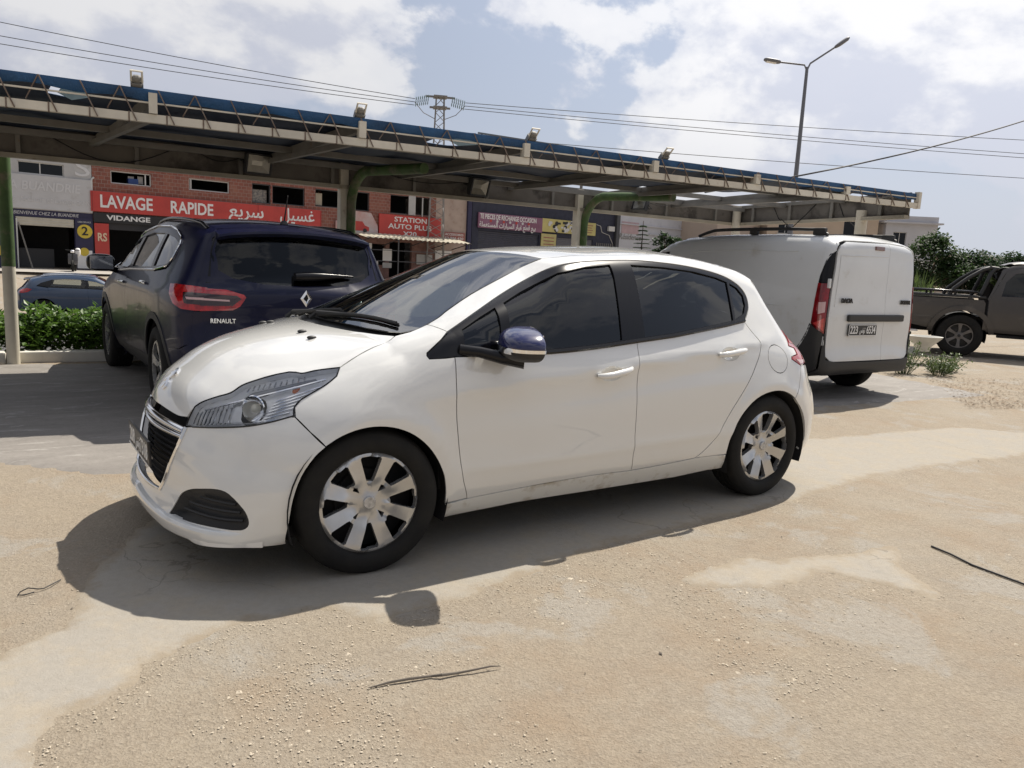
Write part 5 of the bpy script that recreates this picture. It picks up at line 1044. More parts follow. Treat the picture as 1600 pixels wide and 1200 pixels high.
    # twin rear doors of unequal width
    for nm,y0,y1,prts in (('rear_door',-.79,.20,1),('rear_door',.20,.79,0)):
        o=[(y0,.44),(y1,.44),(y1,1.70),(y0,1.70)]
        if prts: o=[(y0+.02,.50),(y0+.10,.44),(y1,.44),(y1,1.715),(-.55,1.70),(-.66,1.66),(-.715,1.58),(-.745,1.3),(-.775,.9)]
        else: o=[(y0,.44),(y1-.10,.44),(y1-.02,.50),(.775,.9),(.745,1.3),(.715,1.58),(.66,1.66),(.55,1.70),(y0,1.715)]
        def prs(Pt,N,U):  # pressed upper panel and plate recess
            y,z=Pt[:,1],Pt[:,2]; sd=np.minimum(np.minimum(z-1.02,1.56-z),np.minimum(.66-np.abs(y),9)); k=np.clip(sd/.03,0,1); return Pt-N*(k*.006)[:,None],N
        t=lay(B,REAR,yz(4.35,*o),step=.05,gap=.002,depth=.03,fn=prs); dd=pobj(nm,t,P,root)
        if prts:
            b=MB(); 
            pts=[on_rear(B,y,z,.0005) for y,z in resample(np.array([(-.70,1.02),(-.66,1.555),(.18,1.575)]),.06,False)]; b.tube(pts,.005,5); b.build('panel_crease',P,dd,smooth=60)
            for z in (.66,1.26):
                q=on_rear(B,-.785,z,.0); b=MB(); b.box((4.31,-.80,z),(.03,.03,.10),bev=.008); b.build('hinge',P,dd)
            q=on_rear(B,-.05,.905,.0); b=MB(); b.box((q[0]+.012,.03,.905),(.035,1.04,.075),bev=.015); b.build('plate_light_bar',M_plastic,dd)
            b=MB(); b.box((q[0]+.010,-.20,.775),(.010,.52,.125),bev=.003); pl=b.build('number_plate',M_plate,dd)
            b=MB(); xx=q[0]+.016
            for y,z,dy,dz_ in ((-.20,.833,.51,.007),(-.20,.717,.51,.007),(-.452,.775,.007,.12),(.052,.775,.007,.12)): b.box((xx,y,z),(.002,dy,dz_))
            b.build('plate_border',M_platew,pl)
            put_text('plate_digits','223',M_platew,pl,(xx+.001,-.365,.775),(0,1,0),(0,0,1),.115,width=.135,depth=.001,bold=.002)
            put_text('plate_digits','6534',M_platew,pl,(xx+.001,-.055,.775),(0,1,0),(0,0,1),.115,width=.165,depth=.001,bold=.002)
            put_text('plate_word','\uFEB2\uFEE7\uFEEE\uFE97',M_platew,pl,(xx+.001,-.215,.775),(0,1,0),(0,0,1),.085,width=.10,depth=.001,bold=.001)
            q=on_rear(B,-.55,1.06,.012); put_text('brand_lettering','DACIA',M_blackgloss,dd,(q[0],-.52,1.085),(0,1,0),(0,0,1),.065,width=.20,depth=.004,bold=.003)
            q=on_rear(B,.02,1.66); b=MB(); b.box((q[0]+.004,.0,1.655),(.02,.17,.045),bev=.01); b.build('brake_light',mat('van_brake_lamp',(.14,.05,.045),.2,coat=1.),dd)
        else:
            put_text('model_lettering','DOKKER',M_blackgloss,dd,(on_rear(B,.6,1.07,.010)[0],.60,1.08),(0,1,0),(0,0,1),.060,width=.19,depth=.004,bold=.003)
    frame=[(0,1.735),(-.56,1.72),(-.68,1.68),(-.735,1.59),(-.765,1.3),(-.80,.9),(-.81,.44),(0,.42)]
    t=lay(B,REAR,sym(yz(4.35,*frame)),step=.08,gap=0,off=-.022,depth=0); pobj('door_frame',t,M_dark,root)
    edge=[tuple(on_rear(B,y,z)) for y,z in ((0,1.74),(-.57,1.725),(-.69,1.685))]
    t=lay(B,Plane((-.8,0,-.6)),sym([(4.27,0,1.75),(4.27,-.3,1.74),(4.24,-.685,1.70),(4.29,-.70,1.68)]+[tuple(on_rear(B,y,z)) for y,z in ((-.735,1.60),(-.70,1.655),(-.66,1.69),(-.55,1.715),(0,1.725))]),step=.06,gap=0); pobj('rear_header',t,P,root)
    rb=[(4.35,0,.30),(4.3,-.5,.30),(4.18,-.82,.30),(4.27,-.80,.36),(4.28,-.80,.75),(4.30,-.80,.76),(4.33,-.79,.60),(4.34,-.78,.47),(4.36,-.6,.435),(4.36,0,.43)]
    t=lay(B,Cyl(3.0,1),sym([(4.36,0,.43),(4.36,-.6,.435),(4.34,-.775,.46),(4.335,-.79,.60),(4.325,-.80,.735),(4.315,-.81,.735),(4.27,-.80,.36),(4.18,-.82,.30),(4.3,-.5,.30),(4.35,0,.30)]),step=.05,gap=0,off=.012,depth=.04); pobj('rear_bumper',t,M_plastic,root)
    for sg in (1,-1):
        b=MB(); pts=[]
        for x in np.linspace(2.30,4.12,16):
            q=on_top(B,x,-.64); u=(x-2.30)/1.82; h=.062*min(1,u/.10,(1-u)/.06); pts.append((x,-.64*sg,q[2]+max(.012,h)))
        b.tube(pts,.019,8)
        for x in (3.15,4.02): q=on_top(B,x,-.64); b.box((x,-.64*sg,q[2]+.04),(.11 if x<4 else .15,.05,.08),bev=.015)
        b.build('roof_rail',M_plastic,root,smooth=50)
        b=MB(); v,f=ellipsoid((1.52,-1.0*sg,1.2),(.07,.10,.12),p=3.); b.add(v,f); b.build('door_mirror',M_plastic,root,smooth=50)
    common(root,B,[(.82,-.76),(.82,.76),(3.63,-.76),(3.63,.76)],.31,.205,0,4.36,style='alloy',nsp=6,wd=.19,mt=M_dark)
    b=MB(); b.box((2.2,0,.27),(3.6,1.5,.08)); b.box((2.1,0,.75),(2.3,1.6,.8)); b.box((4.05,0,.55),(.4,1.5,.3)); b.box((4.0,0,1.1),(.5,1.45,.8)); b.box((.6,0,.6),(.5,1.1,.5)); b.build('underbody',M_dark,root)
build_van()

# ---- brown-grey double-cab pickup, right edge
def build_pickup():
    Lt=5.30
    prof=[(.5,.40),(.15,.42),(.05,.60),(.05,.85),(.18,1.02),(.6,1.10),(1.25,1.17),(1.35,1.19,1),(1.75,1.48),(2.05,1.68),(2.35,1.76),(2.9,1.785),(3.35,1.76),(3.50,1.70,1),(3.64,1.30),(3.70,1.13,1),(4.3,1.12),(5.2,1.12),(5.28,1.10),(5.29,.9),(5.28,.62),(5.2,.54),(3,.42)]
    zl=[.4,.5,.65,.8,.95,1.08,1.18,1.3,1.45,1.6,1.72]; xw=[.3,1.2,2.2,3.4,3.75,4.6,5.3]
    mid=[.82,.88,.905,.912,.908,.895,.872,.83,.775,.715,.65]; tab=[[a-.04 for a in mid],mid,mid,mid,[.82,.88,.905,.912,.91,.905,.89,.86,.8,.72,.65],[.82,.88,.905,.912,.912,.908,.90,.87,.8,.7,.6],[.80,.86,.885,.893,.893,.89,.88,.85,.8,.7,.6]]
    fr=lambda y,z:.2*y**2+.5*np.minimum(y,.95)**8; re=lambda y,z:.04*y**2
    B=Body(prof,zl,xw,tab,fr,re,lambda x,y,z:(0*x,.05*y*y*(x<3.5)),kx=lambda x,z:pch([0,1,3.4,3.7,5.3],[.12,.09,.09,.05,.05],x))
    az=R(150); h=np.array([math.sin(az),math.cos(az)]); rt=np.array([math.cos(az),-math.sin(az)])
    wpos=np.array([14.46,3.44]); O=wpos+h*4.05-rt*.80      # origin: nose centre; right rear wheel stands at wpos
    root=car_root('pickup_truck',O[0],O[1],az,label='dusty brown-grey double cab pickup truck with a tubular sport bar',cat='pickup truck')
    P=mat('pickup_paint',(.056,.050,.047),.5,coat=.3,var=(1.2,.2),dirt=((.11,.097,.086),2.2,.55),rvar=.1)
    arR=ring(4.05,.385,.47,178,2,16); arF=ring(.965,.385,.47,178,2,16)
    t=lay(B,SIDE,xz((3.74,1.06),(3.70,1.0),(3.70,.52))+list(ring(4.05,.385,.47,165,15,14))+xz((4.62,.50),(5.15,.60),(5.22,.66),(5.24,1.06)),step=.06); pair('bed_side',t,P,root)
    t=lay(B,SIDE,xz((3.66,1.05),(3.64,.48),(2.62,.46),(2.62,1.08),(2.65,1.66),(3.2,1.66),(3.42,1.60)),holes=[xz((2.70,1.15),(2.72,1.56),(3.1,1.575),(3.28,1.55),(3.42,1.40),(3.47,1.14))],step=.06); d=pair('rear_door',t,P,root)
    t=lay(B,SIDE,xz((2.62,1.08),(2.62,.46),(1.62,.46),(1.55,.9),(1.62,1.16),(2.0,1.46),(2.3,1.62),(2.65,1.66)),holes=[xz((1.78,1.16),(2.06,1.42),(2.3,1.54),(2.54,1.56),(2.54,1.14))],step=.07); pair('front_door',t,P,root)
    for q in (xz((2.69,1.14),(2.71,1.57),(3.1,1.585),(3.29,1.56),(3.43,1.40),(3.48,1.13)),xz((1.77,1.15),(2.06,1.43),(2.3,1.55),(2.55,1.57),(2.55,1.13))): pair('side_window',lay(B,SIDE,q,step=.1,gap=-.006,off=-.01,depth=0),M_tint,root)
    t=lay(B,SIDE,xz((1.55,.9),(1.62,.46),(1.44,.46))+list(ring(.965,.385,.47,10,170,14))+xz((.4,.62),(.35,.98),(.9,1.06),(1.4,1.1),(1.62,1.16)),step=.07); pair('front_fender',t,P,root)
    t=lay(B,SIDE,xz((3.42,1.60),(3.2,1.66),(2.65,1.66),(2.3,1.62),(2.0,1.46),(1.62,1.16),(1.55,1.18),(2.0,1.53),(2.35,1.70),(2.9,1.715),(3.34,1.69),(3.49,1.62),(3.62,1.25),(3.68,1.08),(3.66,1.05),(3.47,1.5)),step=.05,gap=0); pair('roof_rail_panel',t,P,root)
    t=lay(B,TOP,sym([(2.1,0,1.7),(2.1,-.5,1.7),(2.35,-.64,1.7),(2.9,-.65,1.7),(3.32,-.63,1.7),(3.46,-.5,1.7),(3.47,0,1.7)]),step=.09,gap=0); pobj('roof',t,P,root)
    t=lay(B,HOOD,sym([(.16,0,.98),(.3,-.6,.98),(.5,-.8,1.0),(1.3,-.8,1.1),(1.3,0,1.17)]),step=.1); pobj('hood',t,P,root)
    t=lay(B,TOP,sym([(1.36,0,1.2),(1.42,-.72,1.2),(2.05,-.62,1.6),(2.06,0,1.68)]),step=.1); pobj('windscreen',t,M_ws,root)
    b=MB(); b.box((3.55,0,1.42),(.02,1.25,.5),Matrix.Rotation(R(18),3,'Y')); b.build('rear_screen',M_tint,root)
    b=MB(); b.box((.12,0,.75),(.16,1.5,.5),bev=.05); b.build('front_bumper',M_plastic,root)
    b=MB(); b.box((5.255,0,.86),(.05,1.46,.44),bev=.015); tg=b.build('tailgate',P,root)
    b=MB(); b.box((5.285,0,.95),(.02,.3,.06),bev=.006); b.build('handle',M_blackgloss,tg)
    for sg in (1,-1):
        b=MB(); b.box((5.215,sg*.825,.92),(.11,.13,.30),bev=.025); tl=b.build('tail_light',M_redlens,root); b=MB(); b.box((5.225,sg*.83,.80),(.10,.13,.06),bev=.01); b.build('reversing_lamp',M_platew,tl)
    b=MB(); b.tube([(5.2,-.82,.60),(5.36,-.7,.58),(5.38,0,.58),(5.36,.7,.58),(5.2,.82,.60)],.05,8); b.box((5.3,0,.62),(.14,1.2,.05)); b.build('rear_bumper',M_chrome,root,smooth=50)
    for sg in (1,-1):   # capping rail and tie rail along the bed
        b=MB(); b.box((4.46,sg*.86,1.105),(1.52,.07,.04),bev=.012); b.build('bed_cap',M_plastic,root)
        b=MB(); b.tube([(5.0,sg*.83,1.12),(4.92,sg*.83,1.195),(3.85,sg*.83,1.195),(3.78,sg*.83,1.12)],.020,8)
        for x in (4.6,4.2): b.box((x,sg*.83,1.15),(.04,.03,.09))
        b.build('bed_rail',M_blackgloss,root,smooth=50)
        b=MB(); pts=[(4.30,sg*.80,1.12),(4.22,sg*.79,1.25),(4.02,sg*.75,1.44),(3.80,sg*.70,1.60),(3.68,sg*.66,1.645),(3.55,sg*.66,1.63)]; b.tube(pts,.036,10); b.tube([(3.80,sg*.80,1.12),(3.74,sg*.77,1.30),(3.66,sg*.70,1.56),(3.60,sg*.67,1.63)],.036,10); b.build('sport_bar',M_plastic,root,smooth=50)
    b=MB(); b.tube([(3.68,-.68,1.645),(3.68,.68,1.645)],.036,10); b.build('sport_bar_crossbar',M_plastic,root,smooth=50)
    for cx in (4.05,.965):
        t=lay(B,SIDE,ring(cx,.385,.55,172,8,16)+ring(cx,.385,.465,8,172,16),step=.05,gap=0,off=.03,depth=.05); pair('arch_flare',t,P,root)
    common(root,B,[(.965,-.78),(.965,.78),(4.05,-.78),(4.05,.78)],.385,.235,0,Lt,style='alloy',nsp=6,wd=.25,mt=mat('dusty_alloy',(.16,.15,.145),.5,.5,var=(9,.3)))
    b=MB(); b.box((2.6,0,.50),(4.6,1.0,.16)); b.box((2.4,0,.80),(2.2,1.6,.5)); b.box((4.45,0,.72),(1.5,1.6,.06)); b.box((2.6,.80,.42),(1.7,.16,.05)); b.box((2.6,-.80,.42),(1.7,.16,.05)); b.build('chassis',M_dark,root)
    for y in (-.4,.4): seat(root,2.2,y,.62)
    b=MB(); b.box((3.0,0,.82),(.5,1.3,.2),bev=.05); b.box((3.3,0,1.15),(.14,1.3,.6),bev=.05); b.build('rear_bench',M_seat,root,smooth=40)
build_pickup()

# ---- blue crossover down on the road, half hidden by the hedge
def build_crossover(X,Y,az,Z):
    prof=[(.4,.26),(.1,.30),(.04,.5),(.08,.8),(.3,.95),(.9,1.05),(1.15,1.08,1),(1.6,1.33),(1.95,1.48),(2.3,1.54),(2.8,1.555),(3.3,1.52),(3.75,1.44),(3.95,1.39,1),(4.02,1.30),(4.22,1.06),(4.30,1.0),(4.34,.9),(4.35,.7),(4.38,.58),(4.36,.42),(4.2,.28),(2.2,.22)]
    zl=[.22,.34,.5,.7,.85,.98,1.08,1.2,1.35,1.47,1.56]; xw=[.3,1.0,2.2,3.4,4.0,4.35]
    mid=[.8,.87,.9,.91,.905,.885,.85,.80,.725,.66,.6]; tab=[[a-.05 for a in mid],mid,mid,[a+.003 for a in mid],[a-.03 for a in mid],[a-.10 for a in mid]]
    B=Body(prof,zl,xw,tab,lambda y,z:.25*y*y+.5*np.minimum(y,.95)**8,lambda y,z:.16*y*y+.3*np.minimum(y,.95)**8,lambda x,y,z:(.2*y*y*np.clip((x-1)/.3,0,1)*np.clip((2.3-x)/.4,0,1),.09*y*y),kx=lambda x,z:0*x+.10)
    root=car_root('passing_crossover',X,Y,az,Z,label='steel blue crossover car on the road beyond the hedge',cat='car'); P=mat('crossover_paint',(.020,.045,.095),.28,coat=1.,var=(2,.1))
    dlo=xz((1.35,1.06),(1.7,1.24),(2.0,1.36),(2.4,1.43),(2.9,1.44),(3.3,1.40),(3.6,1.28),(3.74,1.16),(3.35,1.10),(2.2,1.07))
    p1=xz((1.52,1.10),(1.78,1.24),(2.05,1.34),(2.25,1.38),(2.22,1.10)); p2=xz((2.34,1.40),(2.9,1.41),(3.25,1.37),(3.32,1.14),(2.32,1.11))
    front=[(.35,-.82,.92),(.9,-.82,1.03),(1.2,-.80,1.06)]+xz((1.30,1.05),(1.28,.4),(1.36,.36))+ring(.92,.35,.39,0,165,12)+xz((.45,.5))
    pair('front_fender',lay(B,FEND,front,step=.08),P,root)
    d1=pair('front_door',lay(B,SIDE,xz((1.30,1.05),(1.28,.4),(2.22,.38),(2.26,1.075)),step=.08),P,root); d2=pair('rear_door',lay(B,SIDE,xz((2.26,1.075),(2.22,.38),(2.95,.40),(3.2,.7),(3.38,.9),(3.40,1.10)),step=.08),P,root)
    pair('window_frame',lay(B,SIDE,dlo,holes=[p1,p2],step=.07,off=-.003),M_blackgloss,root)
    for nm,q in (('front_window',p1),('rear_window',p2)): pair(nm,lay(B,SIDE,q,step=.1,gap=-.006,off=-.01,depth=0),glass('crossover_glass',(.8,.85,.85),.75,0.,1.5),root)
    sm=[tuple(on_top(B,x,y)) for x,y in ((1.95,-.58),(2.5,-.62),(3.1,-.60),(3.7,-.57),(3.88,-.55))]
    uni=[(1.28,-.80,1.07),(1.6,-.70,1.28)]+sm+[(3.98,-.62,1.27),(4.12,-.70,1.06),(4.18,-.74,.98),(4.2,-.78,.55)]+xz((3.95,.45))+ring(3.55,.35,.39,12,168,12)+xz((2.95,.40),(3.2,.7),(3.38,.9),(3.40,1.10),(3.74,1.16),(3.6,1.28),(3.3,1.40),(2.9,1.44),(2.4,1.43),(2.0,1.36),(1.7,1.24),(1.35,1.06))
    pair('bodyside',lay(B,Plane((0,.95,-.3)),uni,step=.07,gap=.001),P,root)
    pobj('roof',lay(B,TOP,sym([(1.93,0,1.47),(1.94,-.55,1.45)]+sm+[(3.92,-.3,1.4),(3.93,0,1.4)]),step=.09,gap=0),P,root)
    pobj('windscreen',lay(B,TOP,sym([(1.16,0,1.1),(1.26,-.74,1.08),(1.6,-.68,1.28),(1.92,-.57,1.45),(1.91,0,1.47)]),step=.1),M_ws,root)
    pobj('hood',lay(B,HOOD,sym([(.15,0,.85),(.35,-.82,.92),(.9,-.82,1.03),(1.2,-.80,1.06),(1.1,0,1.07)]),step=.1),P,root)
    pobj('front_bumper',lay(B,FCYL,sym([(.1,0,.3),(.3,-.75,.3),(.5,-.86,.4),(.45,-.86,.5),(.35,-.82,.92),(.15,0,.85)]),step=.1),P,root)
    pobj('rear_glass',lay(B,TAILF,sym([(3.95,0,1.38),(3.93,-.53,1.34),(4.0,-.60,1.24),(4.12,-.64,1.09),(4.18,0,1.08)]),step=.09),M_tint,root)
    pobj('rear_bumper',lay(B,Cyl(3.1,1),sym([(4.3,0,.3),(4.1,-.75,.3),(3.93,-.88,.42),(4.05,-.85,.55),(4.2,-.78,.55),(4.18,-.74,.98),(4.12,-.64,1.08),(4.22,0,1.06)]),step=.08,gap=0),P,root)
    t=lay(B,CORNER,[(3.86,-.86,1.03),(4.0,-.82,1.06),(4.16,-.74,1.02),(4.22,-.68,.98),(4.22,-.70,.90),(4.1,-.80,.90),(3.95,-.86,.94)],step=.04,gap=0,off=.006); pair('tail_light',t,M_redlens,root)
    for sg in (1,-1):
        b=MB(); b.tube([(p[0],p[1]*sg,p[2]+.03) for p in (on_top(B,x,-.60) for x in np.linspace(2.0,3.6,8))],.014,6); b.build('roof_rail',M_chrome,root,smooth=50)
    b=MB(); n=8; v=[]
    for k in range(n+1): y=-.55+1.1*k/n; z=on_top(B,3.88,y)[2]; v+=[(3.85,y,z+.004),(4.10,y,z-.04),(4.08,y,z-.07)]
    b.add(v,[(3*k+i,3*k+3+i,3*k+3+(i+1)%3,3*k+(i+1)%3) for k in range(n) for i in range(3)]); fix_normals(b.build('roof_spoiler',P,root))
    common(root,B,[(.92,-.79),(.92,.79),(3.55,-.79),(3.55,.79)],.345,.23,0,4.4,style='alloy',nsp=5)
    b=MB(); b.box((2.2,0,.28),(3.6,1.55,.1)); b.box((2.2,0,.62),(2.0,1.65,.5)); b.box((3.95,0,.6),(.4,1.4,.4)); b.build('underbody',M_dark,root)
    for y in (-.4,.4): seat(root,2.0,y,.5)
build_crossover(4.75,26.5,R(96),-1.35)
# ------------------------------------------------------------------ carport
FA=np.array([.67,2.95]); FB=np.array([9.15,1.65]); BA=np.array([-.05,5.70]); BB=np.array([9.97,5.10])
fdir=(FB-FA)/np.linalg.norm(FB-FA); bdir=(BB-BA)/np.linalg.norm(BB-BA)
def fpt(t,z): q=FA+(FB-FA)*t; return Vector((q[0],q[1],z))
def bpt(t,z): q=BA+(BB-BA)*t; return Vector((q[0],q[1],z))
M_cream=mat('cream_paint',(.64,.59,.49),.6,var=(2.5,.18),dirt=((.26,.15,.085),4.,.60)); M_rust=mat('rusty_rod',(.22,.18,.15),.7,var=(20,.4,(.12,.07,.045)))
M_board=mat('hoarding_back',(.15,.135,.118),.8,var=(1.8,.25),dirt=((.06,.052,.045),2.6,.50),bump=(20,.3,.01)); M_ledge=mat('hoarding_ledge',(.36,.325,.26),.6,var=(3,.2),dirt=((.20,.16,.11),4.,.58))
M_green=mat('green_pipe',(.060,.115,.030),.6,var=(6,.3),dirt=((.16,.14,.09),4.,.50)); M_tarp=mat('blue_tarp',(.014,.075,.19),.6,var=(3,.35),dirt=((.07,.09,.12),2.5,.58),bump=(9,.6,.03)); M_tarpu=mat('blue_tarp_shaded',(.02,.035,.07),.7,var=(3,.3)); M_steel=mat('grey_steel',(.20,.188,.168),.6,var=(4,.2),dirt=((.22,.15,.1),6.,.62))
cp=empty('carport',(0,0,0),label='long carport with blue sheet roof, cream front tube and zigzag rods',cat='carport')
T0=-.75   # the roof goes on to the left beyond the picture
b=MB(); b.bar(fpt(T0,2.255),fpt(1.008,2.255),.05,.062); b.build('front_tube',M_cream,cp)
b=MB(); b.bar(fpt(T0,2.385),fpt(1.008,2.35),.012,.012); b.build('middle_rod',M_cream,cp)
b=MB(); b.bar(fpt(1.004,2.22),fpt(1.004,2.42),.06,.06,up=(0,1,0)); b.build('end_post',M_cream,cp)
# blue sheet: folded over the front edge, sagging, torn in places and missing over the far end
top=lambda t: 2.475-.075*max(0,min(1,(t+.1)/1.1))
nt,nw=132,12; v=[]; idx={}; f=[]; fold=.080
for i in range(nt+1):
    t=T0+(1.006-T0)*i/nt
    for j in range(nw+3):
        if j==0: q=fpt(t,top(t)-fold+.012*math.sin(i*1.3)+.008*math.sin(i*.41)); q=q+Vector((-.144,-.99,0))*-.0
        elif j==1: q=fpt(t,top(t))
        else:
            w=(j-1)/(nw+1); tb=t; A=fpt(t,top(t)); Bq=bpt(min(1.0,max(-.8,(A.x-BA[0]+.42*w)/(BB-BA)[0]))if False else t*.93+.062,2.405); q=A.lerp(Bq,w); q.z+= -.03*math.sin(math.pi*w)*abs(math.sin(i*.31))+.012*math.sin(i*.9+j*2.)
        idx[i,j]=len(v); v.append(q)
def keep(i,j):
    t=T0+(1.006-T0)*i/nt
    if j>=2 and t>.50:
        if (t-.50)/.50>(1-(j-1)/nw)*1.05: return False     # bare frame towards the far corner
    if j in (2,3) and -.075<t<-.045: return False
    if j in (2,3) and .285<t<.325: return False
    return True
f=[(idx[i,j],idx[i+1,j],idx[i+1,j+1],idx[i,j+1]) for i in range(nt) for j in range(nw+2) if keep(i,j)]
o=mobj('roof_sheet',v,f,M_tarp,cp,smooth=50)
md=o.modifiers.new('thickness','SOLIDIFY'); md.thickness=.006; md.offset=-1; o.data.materials.append(M_tarpu); md.material_offset=1; md.material_offset_rim=0  # underside slot: same sheet with its shade put into a darker blue
# opaque pale blue scraps set in the tears
for t,dx in ((-.06,.20),(.305,.32)):
    a=fpt(t,2.41); b=MB(); b.add([a+Vector((-dx*.25,.05,.04)),a+Vector((dx*.2,.04,.05)),a+Vector((dx*.5,.16,-.03)),a+Vector((0,.25,-.05)),a+Vector((-dx*.5,.18,-.02))],[(0,1,2,3,4)]); b.build('torn_scrap',mat('pale_sheet',(.42,.62,.78),.5,trans=.0),cp)
# zigzag rods between top edge and tube, their ties
L=np.linalg.norm(FB-FA); nz=58
for i in range(nz):
    t=T0+(1.-T0)*i/nz; t2=T0+(1.-T0)*(i+.42)/nz; out=Vector((-.15,-.99,0))*.034
    b=MB(); b.bar(fpt(t,top(t)-.004)+out*.6,fpt(t2,2.225)+out,.0085,.0085); b.build('strut',M_rust,cp)
    if i%2==0: b=MB(); b.bar(fpt(t,top(t)-.004)+out*.6,fpt(t-(t2-t)*.8,2.30)+out*-.6,.007,.007); b.build('strut',M_rust,cp)
    b=MB(); q=fpt(t2-.006,2.255); b.box(q,(.010,.058,.070),math.atan2(fdir[1],fdir[0])); b.build('tie',M_rust,cp)
posts=[-.57,-.385,-.195,0,.187,.368,.539,.697,.858]
for t in posts:
    b=MB(); b.bar(fpt(t,2.29),fpt(t,top(t)-.03),.085,.06,up=(fdir[0],fdir[1],0)); b.build('post',M_cream,cp)
    a=fpt(t,top(t)-.06)+Vector((.02,.06,0)); tb=t*.93+.062; b=MB(); b.bar(a,bpt(tb,2.335),.05,.09); b.build('rafter',M_steel,cp)
    b=MB(); b.bar(fpt(t,2.27)+Vector((.0,.06,0)),bpt(tb-.004,2.31),.045,.05); b.build('rafter_tie',M_steel,cp)
for w,z in ((.33,2.375),(.66,2.36),(.93,2.34)):
    a=fpt(T0,z).lerp(bpt(T0*.93+.062,z),w); c=fpt(1.0,z).lerp(bpt(.992,z),w); b=MB(); b.bar(a,c,.05,.06); b.build('purlin',M_steel,cp)
# hoardings seen from behind, with ledge and uprights
def hoard(a,c,name,n_up,z0=2.13,z1=2.42):
    b=MB(); b.bar((a[0],a[1],(z0+z1)/2),(c[0],c[1],(z0+z1)/2),.02,z1-z0); h=b.build(name,M_board,cp)
    d=Vector((c[0]-a[0],c[1]-a[1],0)).normalized(); nn=Vector((d.y,-d.x,0))
    b=MB(); b.bar(Vector((a[0],a[1],z0-.012))+nn*.03,Vector((c[0],c[1],z0-.012))+nn*.03,.09,.045); b.build('ledge',M_ledge,h)
    b=MB(); b.bar(Vector((a[0],a[1],z1-.03))+nn*.03,Vector((c[0],c[1],z1-.03))+nn*.03,.04,.05); b.build('top_rail',M_steel,h)
    for k in range(n_up):
        q=Vector((a[0],a[1],0)).lerp(Vector((c[0],c[1],0)),(k+.5)/n_up)+nn*.03; b=MB(); b.bar(q+Vector((0,0,z0+.01)),q+Vector((0,0,z1-.05)),.045,.04); b.build('upright',M_steel,h)
    return h
hoard(BA+(BB-BA)*-.8,BB,'back_hoarding',17); hoard((9.97,5.07),(9.16,1.72),'side_hoarding',4)
# columns
def pipe_bend(base, h0, rad, reach, d, zend):
    p=[Vector((base[0],base[1],0)),Vector((base[0],base[1],h0-rad))]; d=Vector((d[0],d[1],0)).normalized()
    for k in range(1,9):
        a=R(80)*k/8; p.append(Vector((base[0],base[1],h0-rad))+d*(rad*(1-math.cos(a)))+Vector((0,0,rad*math.sin(a))))
    e=p[-1]; p.append(e+d*reach+Vector((0,0,zend-e.z))); return p
col1=MB(); col1.tube([(-.235,5.90,0),(-.235,5.90,1.02)],.062,14); o=col1.build('column',mat('column_foot_paint',(.62,.58,.48),.6,var=(4,.12),dirt=((.35,.3,.22),5.,.62)),cp,smooth=40)
b=MB(); b.tube([(-.235,5.90,1.02),(-.235,5.90,2.40)],.0635,14); b.build('green_sleeve',M_green,o,smooth=40)
for bx,by,ex in ((3.30,5.44,(.0,-1)),(6.80,5.22,(.0,-1))):
    b=MB(); b.tube(pipe_bend((bx,by),2.30,.42,1.25,(.10,-1),2.25),.058,14); b.build('column',M_green,cp,smooth=40)
    b=MB(); b.box((bx-.085,by+.05,1.2),(.10,.10,2.4)); b.build('square_post',M_cream,cp)
b=MB(); b.tube([(9.32,2.45,0),(9.32,2.45,2.23)],.075,14); b.build('column',M_cream,cp,smooth=40)
b=MB(); b.tube([(9.85,5.0,0),(9.85,5.0,2.4)],.07,14); b.build('column',M_cream,cp,smooth=40)
b=MB()
pts=[bpt(.02+.115*u,2.36-.20*math.sin(math.pi*u)-.02) +Vector((0,-.10,0)) for u in np.linspace(0,1,12)]; b.tube(pts,.006,6); b.build('slack_cable',M_dark,cp,smooth=60)
for t0,t1,s in ((.155,.21,.10),(.36,.50,.10),(.78,.86,.07)):
    b=MB(); b.tube([bpt(t0+(t1-t0)*u,2.36-s*math.sin(math.pi*u))+Vector((0,-.10,0)) for u in np.linspace(0,1,10)],.005,6); b.build('slack_cable',M_dark,cp,smooth=60)
for k,(x,y,dx) in enumerate(((9.78,4.2,-.5),(9.6,3.3,.6),(9.5,2.9,-.4))):
    b=MB(); b.tube([(x-.06,y,2.38),(x-.10,y+dx*.3,2.18),(x-.04,y+dx*.7,2.02),(x-.05,y+dx,2.16)],.006,6); b.build('slack_cable',M_dark,cp,smooth=60)
